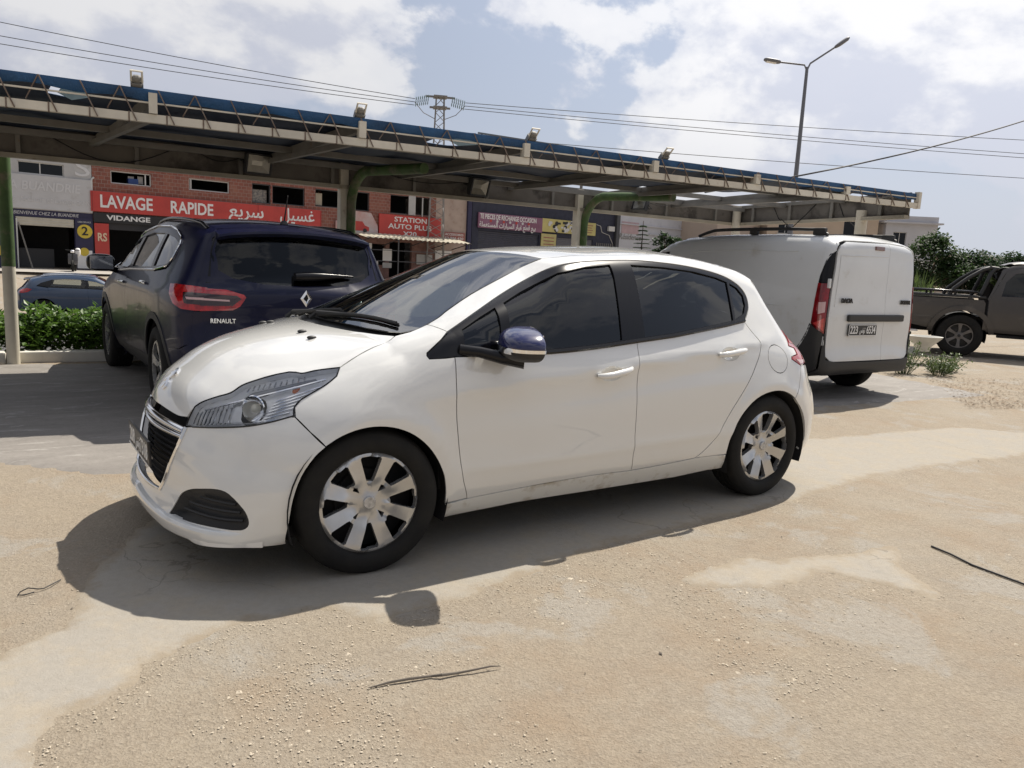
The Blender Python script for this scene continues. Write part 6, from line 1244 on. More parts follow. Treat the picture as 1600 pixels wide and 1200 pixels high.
# floodlights: four on the roof edge, three under it
M_refl2=mat('flood_reflector',(.55,.53,.47),.35,.4,var=(8,.2)); 
def flood(pos, rz, tilt, label, s=.21):
    r=empty('floodlight',pos,rz,label=label,cat='floodlight',group='carport floodlights'); M=Matrix.Rotation(tilt,3,'X')
    P=lambda x,y,z: M@Vector((x,y,z))
    b=MB()
    for cx,cz,dx,dz_ in ((0,s*.40,s*1.08,.02),(0,-s*.40,s*1.08,.02),(s*.54,0,.02,s*.82),(-s*.54,0,.02,s*.82)): b.box(P(cx,-.03,cz),(dx,.07,dz_),M)
    b.box(P(0,.03,0),(s*1.0,.05,s*.72),M,bev=.02); b.build('housing',M_plastic if s>.1 else M_steel,r)
    b=MB(); q=[(-s*.52,-s*.38),(s*.52,-s*.38),(s*.52,s*.38),(-s*.52,s*.38)]; inn=[(a*.45,c*.25) for a,c in q]; b.add([P(a,-.05,c) for a,c in q]+[P(a,-.005,c) for a,c in inn],[(0,1,5,4),(1,2,6,5),(2,3,7,6),(3,0,4,7),(4,5,6,7)]); b.build('reflector',M_refl2,r)
    b=MB(); b.add([P(a,-.058,c) for a,c in q],[(0,1,2,3)]); b.build('front_glass',M_clear,r)
    b=MB(); b.tube([P(-s*.6,0,0),P(-s*.6,.10,.0),P(s*.6,.10,0),P(s*.6,0,0)],.009,6); b.build('bracket',M_plastic if s>.1 else M_cream,r,smooth=50); return r
for t,l in ((.218,'floodlight hanging under the carport nearest the dark column on the left half'),(.497,'floodlight hanging under the carport just left of the middle post'),):
    q=bpt(t,2.27); flood((q.x,q.y-.24,q.z),R(8),R(16),l,.26)
q=bpt(.772,2.24); flood((q.x,q.y-.25,q.z),R(-78),R(-22),'floodlight turned edge-on under the right half of the carport')
for t,l in ((-.012,'small floodlight standing on the left end of the blue roof'),(.186,'small floodlight standing on the blue roof left of the lattice tower'),(.377,'small floodlight standing on the blue roof beside the long frame'),(.556,'small floodlight standing on the blue roof at the right')):
    q=fpt(t,top(t)+.045); flood((q.x,q.y+.02,q.z),R(170),R(38),l,.062)
b=empty('roof_lattice',(5.0,5.32,2.86),math.atan2(-.06,2.14),label='long lattice frame lying above the carport roof',cat='frame'); Lx=2.14
for z in (0,.11): m_=MB(); m_.bar((0,0,z),(Lx,.12*z,z),.02,.02); m_.build('rail',M_steel,b)
for k in range(13):
    m_=MB(); x=Lx*k/12; m_.bar((x,0,.01),(x+.06,.0,.10),.014,.014,up=(0,1,0)); m_.build('rung',M_steel,b)
for k in range(12):
    m_=MB(); x=Lx*k/12; m_.add([(x+.02,.012,.012),(x+Lx/12-.01,.012,.012),(x+Lx/12+.04,.012,.098),(x+.07,.012,.098)],[(0,1,2,3)]); m_.build('panel',mat('pale_panel',(.45,.43,.38),.6,var=(6,.2)),b)
for x in (.3,1.75): m_=MB(); m_.bar((x,0,-.44),(x,0,0),.03,.03); m_.build('leg',M_steel,b)
# kerb and planting bed
b=MB(); b.box((-1.9,6.03,.055),(3.2,.16,.13),bev=.02); o=b.build('kerb',mat('white_kerb',(.62,.60,.55),.8,var=(3,.15),dirt=((.35,.31,.25),5.,.58)),None,kind='structure')
b=MB(); b.box((2.1,5.93,.055),(4.75,.16,.13),-.05,bev=.02); b.build('kerb',MATS['white_kerb'],None,kind='structure')
# ------------------------------------------------------------------ shops across the road
F0=Vector((4.13,43.6,-.2)); RZ=math.atan2(.087,.996)
AR={'ا':(0xFE8D,0xFE8E,0,0),'ب':(0xFE8F,0xFE90,0xFE91,0xFE92),'ت':(0xFE95,0xFE96,0xFE97,0xFE98),'ر':(0xFEAD,0xFEAE,0,0),'س':(0xFEB1,0xFEB2,0xFEB3,0xFEB4),'ط':(0xFEC1,0xFEC2,0xFEC3,0xFEC4),'ع':(0xFEC9,0xFECA,0xFECB,0xFECC),'غ':(0xFECD,0xFECE,0xFECF,0xFED0),'ق':(0xFED5,0xFED6,0xFED7,0xFED8),'ل':(0xFEDD,0xFEDE,0xFEDF,0xFEE0),'م':(0xFEE1,0xFEE2,0xFEE3,0xFEE4),'ن':(0xFEE5,0xFEE6,0xFEE7,0xFEE8),'و':(0xFEED,0xFEEE,0,0),'ي':(0xFEF1,0xFEF2,0xFEF3,0xFEF4),'ة':(0xFE93,0xFE94,0,0)}
def ar(s):
    out=[]
    for i,c in enumerate(s):
        if c not in AR: out.append(c); continue
        pv=i>0 and s[i-1] in AR and AR[s[i-1]][2]; nx=i<len(s)-1 and s[i+1] in AR and AR[c][2]
        out.append(chr(AR[c][3 if pv and nx else 1 if pv else 2 if nx else 0]))
    return ''.join(reversed(out))
def bld(name,s0,**t):
    q=F0+Vector((.996,.087,0))*s0; return empty(name,q,RZ,**t)
def wall(parent,name,m,x0,x1,z0,z1,ops=(),y=0.,th=.25,reveal=None):
    "wall with rectangular openings (x0,x1,z0,z1)"
    X=sorted({x0,x1}|{a for o in ops for a in o[:2] if x0<a<x1}); Z=sorted({z0,z1}|{a for o in ops for a in o[2:] if z0<a<z1}); v=[]; f=[]; id_={}
    def vid(x,z,k):
        if (x,z,k) not in id_: id_[x,z,k]=len(v); v.append((x,y+th*k,z))
        return id_[x,z,k]
    solid=lambda i,j: 0<=i<len(X)-1 and 0<=j<len(Z)-1 and not any(o[0]<=(X[i]+X[i+1])/2<=o[1] and o[2]<=(Z[j]+Z[j+1])/2<=o[3] for o in ops)
    for i in range(len(X)-1):
        for j in range(len(Z)-1):
            if not solid(i,j): continue
            a,b_,c,d=X[i],X[i+1],Z[j],Z[j+1]
            f.append((vid(a,c,0),vid(b_,c,0),vid(b_,d,0),vid(a,d,0))); f.append((vid(a,d,1),vid(b_,d,1),vid(b_,c,1),vid(a,c,1)))
            if not solid(i-1,j): f.append((vid(a,d,0),vid(a,d,1),vid(a,c,1),vid(a,c,0)))
            if not solid(i+1,j): f.append((vid(b_,c,0),vid(b_,c,1),vid(b_,d,1),vid(b_,d,0)))
            if not solid(i,j-1): f.append((vid(a,c,0),vid(a,c,1),vid(b_,c,1),vid(b_,c,0)))
            if not solid(i,j+1): f.append((vid(a,d,1),vid(a,d,0),vid(b_,d,0),vid(b_,d,1)))
    return mobj(name,v,f,m,parent)
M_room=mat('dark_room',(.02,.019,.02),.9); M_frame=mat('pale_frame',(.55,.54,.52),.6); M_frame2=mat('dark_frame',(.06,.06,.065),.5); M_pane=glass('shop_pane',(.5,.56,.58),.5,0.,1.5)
def box_part(parent,name,m,c,d,bev=0.): b=MB(); b.box(c,d,bev=bev); return b.build(name,m,parent)
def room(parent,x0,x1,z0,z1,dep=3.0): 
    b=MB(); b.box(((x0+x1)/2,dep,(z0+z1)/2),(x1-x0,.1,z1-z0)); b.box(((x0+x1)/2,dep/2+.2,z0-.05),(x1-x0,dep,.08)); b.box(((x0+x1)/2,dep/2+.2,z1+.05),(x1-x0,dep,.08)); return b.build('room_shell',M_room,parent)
def win(parent,o,m=None,bars=(),glass_=True,fr=.05):
    x0,x1,z0,z1=o; b=MB()
    for c,d in ((((x0+x1)/2,.12,z0+fr/2),(x1-x0,.06,fr)),(((x0+x1)/2,.12,z1-fr/2),(x1-x0,.06,fr)),((x0+fr/2,.12,(z0+z1)/2),(fr,.06,z1-z0-2*fr)),((x1-fr/2,.12,(z0+z1)/2),(fr,.06,z1-z0-2*fr))): b.box(c,d)
    for u in bars: b.box((x0+(x1-x0)*u,.12,(z0+z1)/2),(fr,.05,z1-z0-2*fr))
    w=b.build('window',m or M_frame,parent)
    if glass_: box_part(w,'pane',M_pane,((x0+x1)/2,.125,(z0+z1)/2),(x1-x0-.04,.008,z1-z0-.04))
    return w
def sign(parent,name,m,x0,x1,z0,z1,y=-.12,th=.10): return box_part(parent,name,m,((x0+x1)/2,y,(z0+z1)/2),(x1-x0,th,z1-z0))
def txt(parent,s,m,x,z,h,w=None,y=-.178,name='lettering',bold=.0,shear=0.): return put_text(name,s,m,parent,(x,y,z),(1,0,0),(0,0,1),h,width=w,bold=bold,depth=.01,shear=shear)
M_plaster=mat('white_plaster',(.46,.45,.44),.85,var=(1.2,.12),dirt=((.33,.31,.29),1.6,.58)); M_brick=mat('brick_red',(.23,.083,.058),.85,var=(3,.25),dirt=((.30,.17,.12),2.4,.56),bump=(30,.3,.01))
def _brick(h):
    br=h.N.new('ShaderNodeTexBrick'); br.inputs['Scale'].default_value=1.; br.inputs['Color1'].default_value=(.25,.085,.06,1); br.inputs['Color2'].default_value=(.19,.065,.048,1); br.inputs['Mortar'].default_value=(.27,.20,.17,1); br.inputs['Mortar Size'].default_value=.012; br.inputs['Brick Width'].default_value=.30; br.inputs['Row Height'].default_value=.20
    mp=h.N.new('ShaderNodeMapping'); mp.inputs['Rotation'].default_value=(math.pi/2,0,0); h.L.new(h.co,mp.inputs[0]); h.L.new(mp.outputs[0],br.inputs['Vector'])
    c=h.mix(h.rng(h.noise(1.1,8,.65),.45,.7,0,.6),br.outputs['Color'],(.31,.15,.105)); h.L.new(c,h.b.inputs['Base Color']); h.b.inputs['Roughness'].default_value=.9; h.L.new(h.bump(br.outputs['Fac'],.4,.01),h.b.inputs['Normal'])
M_brick=node_mat('hollow_brick',_brick)
M_navy=mat('navy_paint',(.022,.020,.060),.6,var=(2,.2)); M_red=mat('sign_red',(.46,.045,.035),.5,var=(1.5,.12)); M_black=mat('sign_black',(.014,.013,.014),.5); M_wlet=mat('letter_white',(.72,.70,.68),.5); M_glet=mat('letter_grey',(.56,.55,.55),.7); M_yel=mat('sign_yellow',(.62,.46,.05),.6,var=(3,.15)); M_shut=mat('roller_slats',(.50,.46,.38),.5,var=(3,.12)); M_shutn=mat('navy_shutter',(.030,.033,.055),.5,var=(3,.2))
def ridged(parent,name,m,x0,x1,z0,z1,pitch=.12,y=.03):
    v=[]; n=int((z1-z0)/pitch)
    for k in range(n+1):
        z=z0+(z1-z0)*k/n; v+=[(x0,y,z),(x1,y,z)]
        if k<n: zz=z+(z1-z0)/n*.75; v+=[(x0,y-.025,zz),(x1,y-.025,zz)]
    return mobj(name,v,[(2*i,2*i+1,2*i+3,2*i+2) for i in range(len(v)//2-1)],m,parent)
# laundry
o=bld('laundry_shop',0,label='pale grey laundry shop with navy front left of the brick garage',cat='building')
w1=(-2.93,-.89,4.75,5.36); door=(-3.15,-.50,0,2.62)
wall(o,'wall',M_plaster,-9,.38,2.98,7.6,[w1]); wall(o,'shopfront',M_navy,-9,.38,0,2.98,[door]); win(o,w1,bars=(.48,)); room(o,-3.4,0,4.4,6.0,2.); room(o,-3.6,-.2,0,2.7,3.5)
box_part(o,'roof',mat('roof_grey',(.25,.24,.23),.9),(-4.3,5,7.65),(9.4,10,.12)); box_part(o,'side_wall',M_plaster,(-9,5,3.8),(.2,9.6,7.6)); box_part(o,'rear_wall',M_plaster,(-4.3,9.9,3.8),(9.2,.2,7.6))
sign(o,'fascia_panel',mat('fascia_grey',(.50,.49,.49),.7,var=(1,.08),dirt=((.40,.38,.36),2.,.6)),-9,.36,3.02,5.0-.3,-.06,.08); txt(o,'LA BUANDRIE',M_glet,-1.9,4.15,.62,3.4,-.108,bold=.01,shear=.12); txt(o,'Pressing  Séchoir et Lavage au Kg',M_glet,-1.9,3.50,.40,4.6,-.108,shear=.12)
txt(o,'BIENVENUE CHEZ LA BUANDRIE',M_glet,-1.75,2.80,.24,2.9,-.012,shear=.2); txt(o,'S',mat('fascia_lighter',(.60,.59,.59),.7),-.05,5.25,1.25,.7,-.012)
ridged(o,'roller_shutter',M_shut,-3.12,-.53,2.18,2.60,.11,.02); sign(o,'pillar_panel',M_navy,-.48,.34,0.05,2.72,-.03,.05)
def disc(parent,name,m,x,z,r,y): b=MB(); b.lathe([(0,y-.02),(r,y-.02),(r,y)],c=(x,0,z),axis='y',n=28); return fix_normals(b.build(name,m,parent))
disc(o,'yellow_disc',M_yel,-.04,2.02,.36,-.06); txt(o,'2',M_black,-.04,2.02,.62,.30,-.09,bold=.01); txt(o,'LIBRE SERVICE',M_glet,-.05,2.50,.12,.62,-.062); box_part(o,'poster',M_wlet,(-.08,-.075,.55),(.72,.02,.95)); disc(o,'yellow_disc',M_yel,-.10,.95,.22,-.085); disc(o,'yellow_disc',M_yel,-3.62,2.1,.34,-.03); disc(o,'yellow_disc',M_yel,-3.62,.85,.34,-.03)
b=MB(); b.bar((-3.02,-.02,2.3),(-2.55,-.5,0.0),.05,.05); b.build('leaning_pole',M_steel,o); box_part(o,'door_post',M_frame,(-3.10,-.02,1.25),(.06,.08,2.5)); b=MB(); b.tube([(.36,-.06,3.1),(.36,-.06,4.75),(.48,-.06,4.88)],.05,8); b.build('downpipe',M_frame,o,smooth=50)
box_part(o,'counter',M_frame2,(-2.0,2.2,.5),(1.6,.6,1.0)); 
# brick garage: quick wash
o=bld('brick_garage',.4,label='red brick garage with the long red wash sign in white letters',cat='building'); S=lambda s: s-.4
ws=[(.9,2.95,4.66,5.34),(4.95,7.25,4.70,5.36),(8.6,9.75,4.30,5.45),(9.85,11.95,4.34,5.45),(12.66,14.45,4.42,5.52)]
wall(o,'wall',M_brick,0,14.9,2.6,8.0,ws); wall(o,'ground_floor_wall',mat('garage_black',(.03,.028,.03),.7),0,14.9,0,2.6,[(.75,4.6,0,2.2),(5.2,9.6,0,2.3),(10.2,14.2,0,2.3)])
for k,q in enumerate(ws): win(o,q,M_frame if k in (0,1) else M_frame2,bars=(.86,) if k==0 else (.06,) if k==1 else (),glass_=False,fr=.06)
room(o,.2,14.7,4.2,5.7,4.); room(o,.4,14.6,0,2.4,5.)
box_part(o,'roof',MATS['roof_grey'],(7.4,5,8.05),(15,10,.12)); box_part(o,'rear_wall',M_brick,(7.45,9.9,4),(14.7,.2,8))
sg=sign(o,'wash_sign',M_red,-.12,13.0,3.12,4.18); txt(sg,'LAVAGE',M_wlet,1.62,3.64,.92,2.62,bold=.02); txt(sg,'RAPIDE',M_wlet,5.05,3.62,.92,2.35,bold=.02); txt(sg,ar('سريع'),M_wlet,8.2,3.72,1.0,2.1,bold=.012); txt(sg,ar('غسيل'),M_wlet,11.4,3.72,1.0,2.25,bold=.012)
for x in (-.05,8.9,12.96): box_part(sg,'sign_joint',mat('sign_dark_red',(.26,.02,.02),.6),(x,-.175,3.65),(.03,.012,1.04))
b2=sign(o,'oil_sign',M_black,0,8.2,2.56,3.06,-.09,.08); txt(b2,'VIDANGE',M_wlet,1.72,2.82,.36,2.2,-.138,bold=.01); txt(b2,'LAVAGE',M_wlet,5.3,2.82,.36,2.0,-.138,bold=.01)
sign(o,'red_pillar',M_red,.02,.72,0,2.5,-.05,.08); txt(o,'RS',mat('sign_cream',(.66,.5,.34),.6),.38,1.75,.6,.45,-.10,bold=.015)
b=MB(); 
for k in range(4): b.box((2.6+.38*k,-.35,2.12-.03*k),(.36,.5,.03),Matrix.Rotation(R(-28),3,'X'))
b.build('awning_slats',M_shut,o); box_part(o,'white_board',M_wlet,(2.52,.6,5.0),(.28,.03,.4)); box_part(o,'white_board',M_wlet,(2.05,.62,5.0),(.3,.03,.32)); box_part(o,'blue_bin',mat('blue_plastic',(.02,.06,.22),.5),(2.1,.5,4.85),(.5,.4,.35)); box_part(o,'stacked_goods',mat('goods',(.40,.36,.30),.8,var=(9,.6,(.08,.08,.1))),(9.15,.5,4.75),(.95,.3,.75)); box_part(o,'carton',mat('carton',(.42,.36,.27),.8),(13.0,.5,4.9),(.55,.3,.75))
# service station part
o=bld('service_station',15.3,label='brick and beige service station with red sign and corrugated awning',cat='building')
ws=[(.3,1.6,4.40,5.6),(3.2,4.75,4.42,5.66),(5.0,6.4,4.45,5.68)]
wall(o,'wall',M_brick,0,6.9,2.7,8.2,ws); wall(o,'beige_wall',mat('beige_plaster',(.40,.31,.26),.85,var=(1.,.15),dirt=((.30,.20,.16),2.,.56)),6.9,9.9,0,8.2,[]); wall(o,'ground_floor_wall',mat('station_lower',(.22,.12,.10),.8,var=(3,.3)),0,6.9,0,2.7,[(3.2,5.0,0,2.5),(1.0,2.9,.9,2.3)])
for q in ws: win(o,q,M_frame2,glass_=False)
box_part(o,'white_panel',M_plaster,(4.9,-.02,5.05),(.55,.05,1.3)); box_part(o,'white_post',M_frame,(5.75,-.02,5.0),(.07,.06,1.3)); room(o,.1,6.8,4.2,5.8,4.); room(o,.3,6.8,0,2.6,4.)
box_part(o,'roof',MATS['roof_grey'],(5,5,8.25),(10,10,.12)); box_part(o,'rear_wall',M_brick,(5,9.9,4.1),(9.8,.2,8.2))
sg=sign(o,'station_sign',M_red,2.28,7.25,2.9,4.32); txt(sg,'STATION',M_wlet,4.75,4.02,.46,2.6,bold=.008); txt(sg,'AUTO PLUS',M_wlet,4.72,3.55,.46,3.5,bold=.008); txt(sg,'X20',M_wlet,4.7,3.08,.44,1.1,bold=.008)
# car-shaped sign board
b=MB(); pl=[(-.9,2.9),(2.2,2.9),(2.15,3.5),(1.65,4.30),(.2,4.36),(-.25,3.75),(-.9,3.62)]; b.prism(pl,lambda a,c,w:(a,-.10-w,c),.08); cs=b.build('car_sign',mat('car_sign_red',(.45,.16,.12),.5,var=(.8,.5,(.50,.48,.48))),o)
b=MB(); b.prism([(.0,3.1),(1.5,3.1),(1.5,3.35),(1.2,3.45),(1.0,3.7),(.45,3.7),(.25,3.45),(.0,3.35)],lambda a,c,w:(a,-.185-w,c),.02); b.build('car_motif',M_red,cs)
disc(cs,'motif_wheel',M_black,.35,3.12,.14,-.20); disc(cs,'motif_wheel',M_black,1.2,3.12,.14,-.20)
v=[]; n=44   # corrugated awning
for k in range(n+1):
    x=.3+8.2*k/n; z=.035*(1 if k%2 else -1); v+=[(x,-.15,3.0+z),(x,-2.3,2.66+z)]
mobj('corrugated_awning',v,[(2*k,2*k+1,2*k+3,2*k+2) for k in range(n)],mat('awning_sheet',(.52,.48,.38),.6,var=(3,.2)),o)
for x in (.5,2.6,4.6,6.6,8.3):
    b=MB(); b.bar((x,-.1,2.2),(x,-2.2,2.62),.05,.05); b.bar((x,-.1,2.9),(x,-2.2,2.62),.05,.05); b.build('awning_bracket',M_frame2,o)
for x in (2.6,8.3): b=MB(); b.bar((x,-2.2,0),(x,-2.2,2.62),.07,.07); b.build('awning_post',M_frame2,o)
for z in (1.2,1.9): b=MB(); b.bar((.5,-2.15,z),(8.3,-2.15,z),.04,.04); b.build('awning_rail',M_frame2,o)
for k,(x,z,w_,h_) in enumerate(((1.4,2.15,.8,.35),(1.3,1.55,.7,.5),(3.0,1.6,.7,.8),(3.0,.9,.7,.35),(2.0,.95,.6,.4),(6.0,1.4,1.3,.7),(7.6,1.5,1.4,1.2))): box_part(o,'notice_board',(M_wlet,M_plaster,MATS['station_lower'])[k%2],(x,-.08,z),(w_,.03,h_))
sg=sign(o,'phone_sign',mat('sign_brown',(.28,.10,.08),.6),7.5,9.4,2.85,3.45,-.1,.08); txt(sg,'ACCESSOIRES',M_wlet,8.45,3.28,.22,1.6,-.148); txt(sg,'53 966 430',M_wlet,8.45,3.02,.24,1.6,-.148)
box_part(o,'dark_pillar',M_navy,(9.75,-.08,3.0),(.35,.2,6.0))
# used-parts shop
o=bld('parts_shop',25.4,label='dark navy used car parts shop with purple and yellow sign boards',cat='building')
wall(o,'wall',mat('navy_wall',(.022,.024,.045),.7,var=(3,.3),dirt=((.16,.17,.2),7.,.68)),0,15.2,0,7.4,[(.6,6.6,0,3.75),(8.5,12.6,0,3.7)])
ridged(o,'roller_shutter',M_shutn,.6,6.6,0,3.75,.14,.10); ridged(o,'roller_shutter',mat('grey_shutter',(.10,.10,.12),.5),8.5,12.6,0,3.7,.14,.10)
sg=sign(o,'purple_sign',mat('sign_purple',(.16,.045,.085),.5,var=(.5,.5,(.26,.13,.20))),.45,6.75,3.95,5.06); txt(sg,'TE PIECES DE RECHANGE OCCASION',M_wlet,3.35,4.78,.50,5.5,bold=.008); txt(sg,ar('بيع قطع غيار السيارات المستعملة'),M_wlet,3.3,4.20,.50,5.5,bold=.006)
for k in range(7): disc(sg,'parts_icon',M_glet if k%2 else M_red,1.6+.62*k,4.5,.10,-.17)
sg=sign(o,'yellow_sign',mat('sign_pale_yellow',(.50,.43,.16),.6,var=(1,.15)),6.75,12.7,4.05,5.08)
rr=random.Random(3)
for k in range(34):   # printed car parts
    x=7.4+rr.random()*2.9; z=4.2+rr.random()*.72; s=.06+rr.random()*.13
    if rr.random()<.5: disc(sg,'printed_part',(M_black,M_glet)[k%2],x,z,s,-.165-.001*k)
    else: box_part(sg,'printed_part',(M_black,M_glet)[k%2],(x,-.175-.0008*k,z),(s*2.2,.02,s*1.3))
for k in range(4): box_part(sg,'text_line',MATS['sign_brown'],(11.7,-.175,4.85-.19*k),(1.3-.2*(k%2),.01,.06))
sg=sign(o,'standing_sign',mat('sign_pale_yellow2',(.46,.40,.17),.6,var=(2,.2)),6.75,8.35,2.3,3.9,-.08,.06)
for k in range(4): box_part(sg,'text_line',MATS['sign_brown'],(7.55,-.115,3.6-.26*k),(1.1,.01,.07))
b=MB(); 
for a,c in (((12.9,5.0),(13.4,4.9)),((13.4,4.9),(13.6,4.4)),((13.6,4.4),(14.5,4.2)),((14.5,4.2),(15.0,3.5))): b.bar((a[0],-.03,a[1]),(c[0],-.03,c[1]),.05,.03)
b.build('white_pipe',M_frame,o); box_part(o,'meter_box',M_frame,(14.6,-.12,4.75),(.7,.2,.4))
for k in range(9): box_part(o,'gate_bar',M_steel,(12.9+.24*k,-.2,1.8),(.06,.04,3.4))
box_part(o,'roof',MATS['roof_grey'],(7.6,5,7.45),(15.4,10,.12)); box_part(o,'rear_wall',M_plaster,(7.6,9.9,3.7),(15,.2,7.4)); box_part(o,'end_pillar',M_frame2,(15.35,-.1,3),(.4,.3,6))
# white and beige buildings to the right
o=bld('white_building',41.0,label='white painted building with faded lettering behind the small conifer',cat='building'); M_wp=mat('bluish_white_plaster',(.50,.50,.53),.85,var=(.8,.08),dirt=((.40,.39,.42),1.,.58))
wall(o,'wall',M_wp,0,8.6,0,6.6,[]); box_part(o,'pink_patch',mat('pink_plaster',(.46,.33,.34),.85,var=(2,.1)),(1.5,-.01,5.0),(2.2,.04,1.0)); txt(o,'Résidence',M_steel,1.6,4.2,.7,2.8,-.02,shear=.2); box_part(o,'string_course',M_wp,(4.3,-.06,5.3),(8.6,.12,.10)); box_part(o,'string_course',M_wp,(6.3,-.06,4.6),(4.6,.12,.10)); box_part(o,'body',M_wp,(4.3,5.2,3.3),(8.5,9.8,6.55))
o=bld('beige_building',49.7,label='plain beige rendered building beside the white wall',cat='building'); M_bp=mat('beige_render',(.43,.35,.29),.85,var=(.8,.07))
wall(o,'wall',M_bp,0,6.3,0,7.6,[(5.35,6.2,2.6,5.9)],y=-4.); box_part(o,'side_wall',M_bp,(-.1,0,3.8),(.2,8,7.6)); box_part(o,'pale_panel',M_wp,(5.78,-3.9,4.2),(.8,.1,3.2)); box_part(o,'body',M_bp,(3.1,1.5,3.75),(6,10.4,7.5)); box_part(o,'end_wall',M_wp,(7.9,-3,3.7),(3.2,.3,7.2)); box_part(o,'gate_pillar',M_bp,(-.7,-4.2,1.9),(.5,.5,4.8))
# houses beyond on the right
def house(name,label,c,rz,w,d,h,m,wins,roof='flat',rm=None,base=0.):
    o=empty(name,(c[0],c[1],base),rz,label=label,cat='building',)
    wall(o,'front_wall',m,-w/2,w/2,0,h,[(x0,x1,z0,z1) for x0,x1,z0,z1 in wins]); b=MB(); b.box((0,d/2+.25,h/2-.02),(w-.02,d-.3,h-.04)); b.build('body',m,o)
    for q in wins:
        ww=win(o,q,M_frame,bars=(.5,)); box_part(o,'unlit_room_sheet',M_room,((q[0]+q[1])/2,.22,(q[2]+q[3])/2),(q[1]-q[0],.02,q[3]-q[2])); box_part(ww,'sill',M_frame,((q[0]+q[1])/2,-.06,q[2]-.05),(q[1]-q[0]+.2,.2,.08))  # near-black sheet stands in for the unlit room behind the pane
    if roof=='flat':
        b=MB(); b.box((0,d/2,h+.06),(w+.7,d+.7,.14)); b.box((0,.1,h+.40),(w,.18,.55)); b.box((-w/2+.1,d/2,h+.40),(.18,d-.3,.55)); b.box((w/2-.1,d/2,h+.40),(.18,d-.3,.55)); b.build('roof',m,o)
    else:
        b=MB(); b.add([(-w/2-.3,-.4,h),(w/2+.3,-.4,h),(w/2+.3,d+.4,h),(-w/2-.3,d+.4,h),(-w/2-.3,d/2,h+2.0),(w/2+.3,d/2,h+2.0)],[(0,1,5,4),(2,3,4,5),(0,4,3),(1,2,5),(0,3,2,1)]); b.build('roof',rm,o)
    box_part(o,'floor_band',M_wp,(0,-.07,h*.52),(w+.1,.14,.22)); return o
M_peach=mat('peach_render',(.50,.40,.31),.85,var=(.6,.08)); M_cream2=mat('cream_render',(.52,.49,.43),.85,var=(.6,.08)); M_tile=mat('terracotta_tiles',(.36,.10,.07),.8,var=(4,.25))
house('house','peach coloured flat roofed house right behind the carport column',(63.8,40.2),R(-38),10.,9,7.3,M_peach,[(-4.0,-2.7,5.2,6.5),(1.9,4.0,5.2,6.6),(-4.0,-2.7,1.4,2.8),(2.,3.6,1.4,2.8)],base=0.)
house('house','white two storey house with banded walls beside the tree',(70.0,35.2),R(-38),4.6,9,6.6,M_wp,[(-1.6,-.4,4.6,5.8),(-1.6,-.4,1.3,2.6)],base=0.)
house('house','low cream house with red tiled roof seen under the side board',(74.,57.),R(-30),12.,8,5.2,M_cream2,[(-4,-2.6,2.6,4.0),(0,1.4,2.6,4.0)],'gable',M_tile,base=0.)
house('house','long cream building between the red roof and the peach house',(74.,50.),R(-34),13.,8,6.0,M_cream2,[(-4,-2.6,3.6,4.9),(0,1.4,3.6,4.9),(3.6,5,3.6,4.9)],base=0.)
house('house','pale sand coloured low building at the far right edge',(106.,40.),R(-45),22.,9,4.2,M_peach,[(-6,-4.6,1.6,3.0),(3,4.4,1.6,3.)],base=0.)
# ------------------------------------------------------------------ street lamp, pylon, wires
o=empty('street_lamp',(23.45,13.95,0),label='tall grey street lamp with two arms behind the carport',cat='street lamp'); M_lamp=mat('lamp_grey',(.17,.17,.18),.5,.4)
J=Vector((1.26,.93,8.86)); b=MB(); b.tube([(0,0,0),J*.5,J],[.11,.085,.055],10); b.build('pole',M_lamp,o,smooth=50)
for dv,h in ((Vector((-.86,.62,.14)),.95),(Vector((.94,-.49,.82)),1.18)):
    e=J+dv; b=MB(); b.tube([J-Vector((0,0,.12)),J+dv*.10+Vector((0,0,.06)),e],.032,8); b.build('arm',M_lamp,o,smooth=50)
    d=dv.normalized(); b=MB(); up=Vector((0,0,1)); sd=d.cross(up).normalized(); u2=sd.cross(d); M3=Matrix((d,sd,u2)).transposed(); v,f=ellipsoid(e+d*.22,(.32,.13,.07),M3,p=3.); b.add(v,f); hd=b.build('lamp_head',M_lamp,o,smooth=True); b=MB(); b.box(e+d*.25-u2*.062,(.36,.18,.02),M3); b.build('lens',M_platew,hd)
PX,PY=25.75,44.55; o=empty('lattice_pylon',(PX,PY,-.2),R(-25),label='steel lattice power pylon with insulators above the carport roof',cat='pylon'); M_py=mat('pylon_steel',(.24,.225,.215),.6,.2,var=(3,.2)); H=12.4; w0,w1=.62,.26
cor=lambda k,z: Vector(((1 if k in (0,1) else -1)*(w0+(w1-w0)*z/H),(1 if k in (0,3) else -1)*(w0+(w1-w0)*z/H),z))
for k in range(4): b=MB(); b.bar(cor(k,0),cor(k,H),.07,.07); b.build('leg',M_py,o)
n=22
for i in range(n):
    za,zb=H*i/n,H*(i+1)/n
    for k in range(4):
        b=MB(); a,c=(k,(k+1)%4) if i%2 else ((k+1)%4,k); b.bar(cor(a,za),cor(c,zb),.04,.04); b.build('brace',M_py,o)
for z in (H-.05,H-.75): b=MB(); b.bar((-1.0 if z>H-.3 else -.7,0,z),(1.0 if z>H-.3 else .7,0,z),.12,.12); b.box((0,0,z),(.9,.9,.1)); b.build('crossarm',M_py,o)
M_ins=mat('glass_insulator',(.10,.17,.16),.25); tips=[]
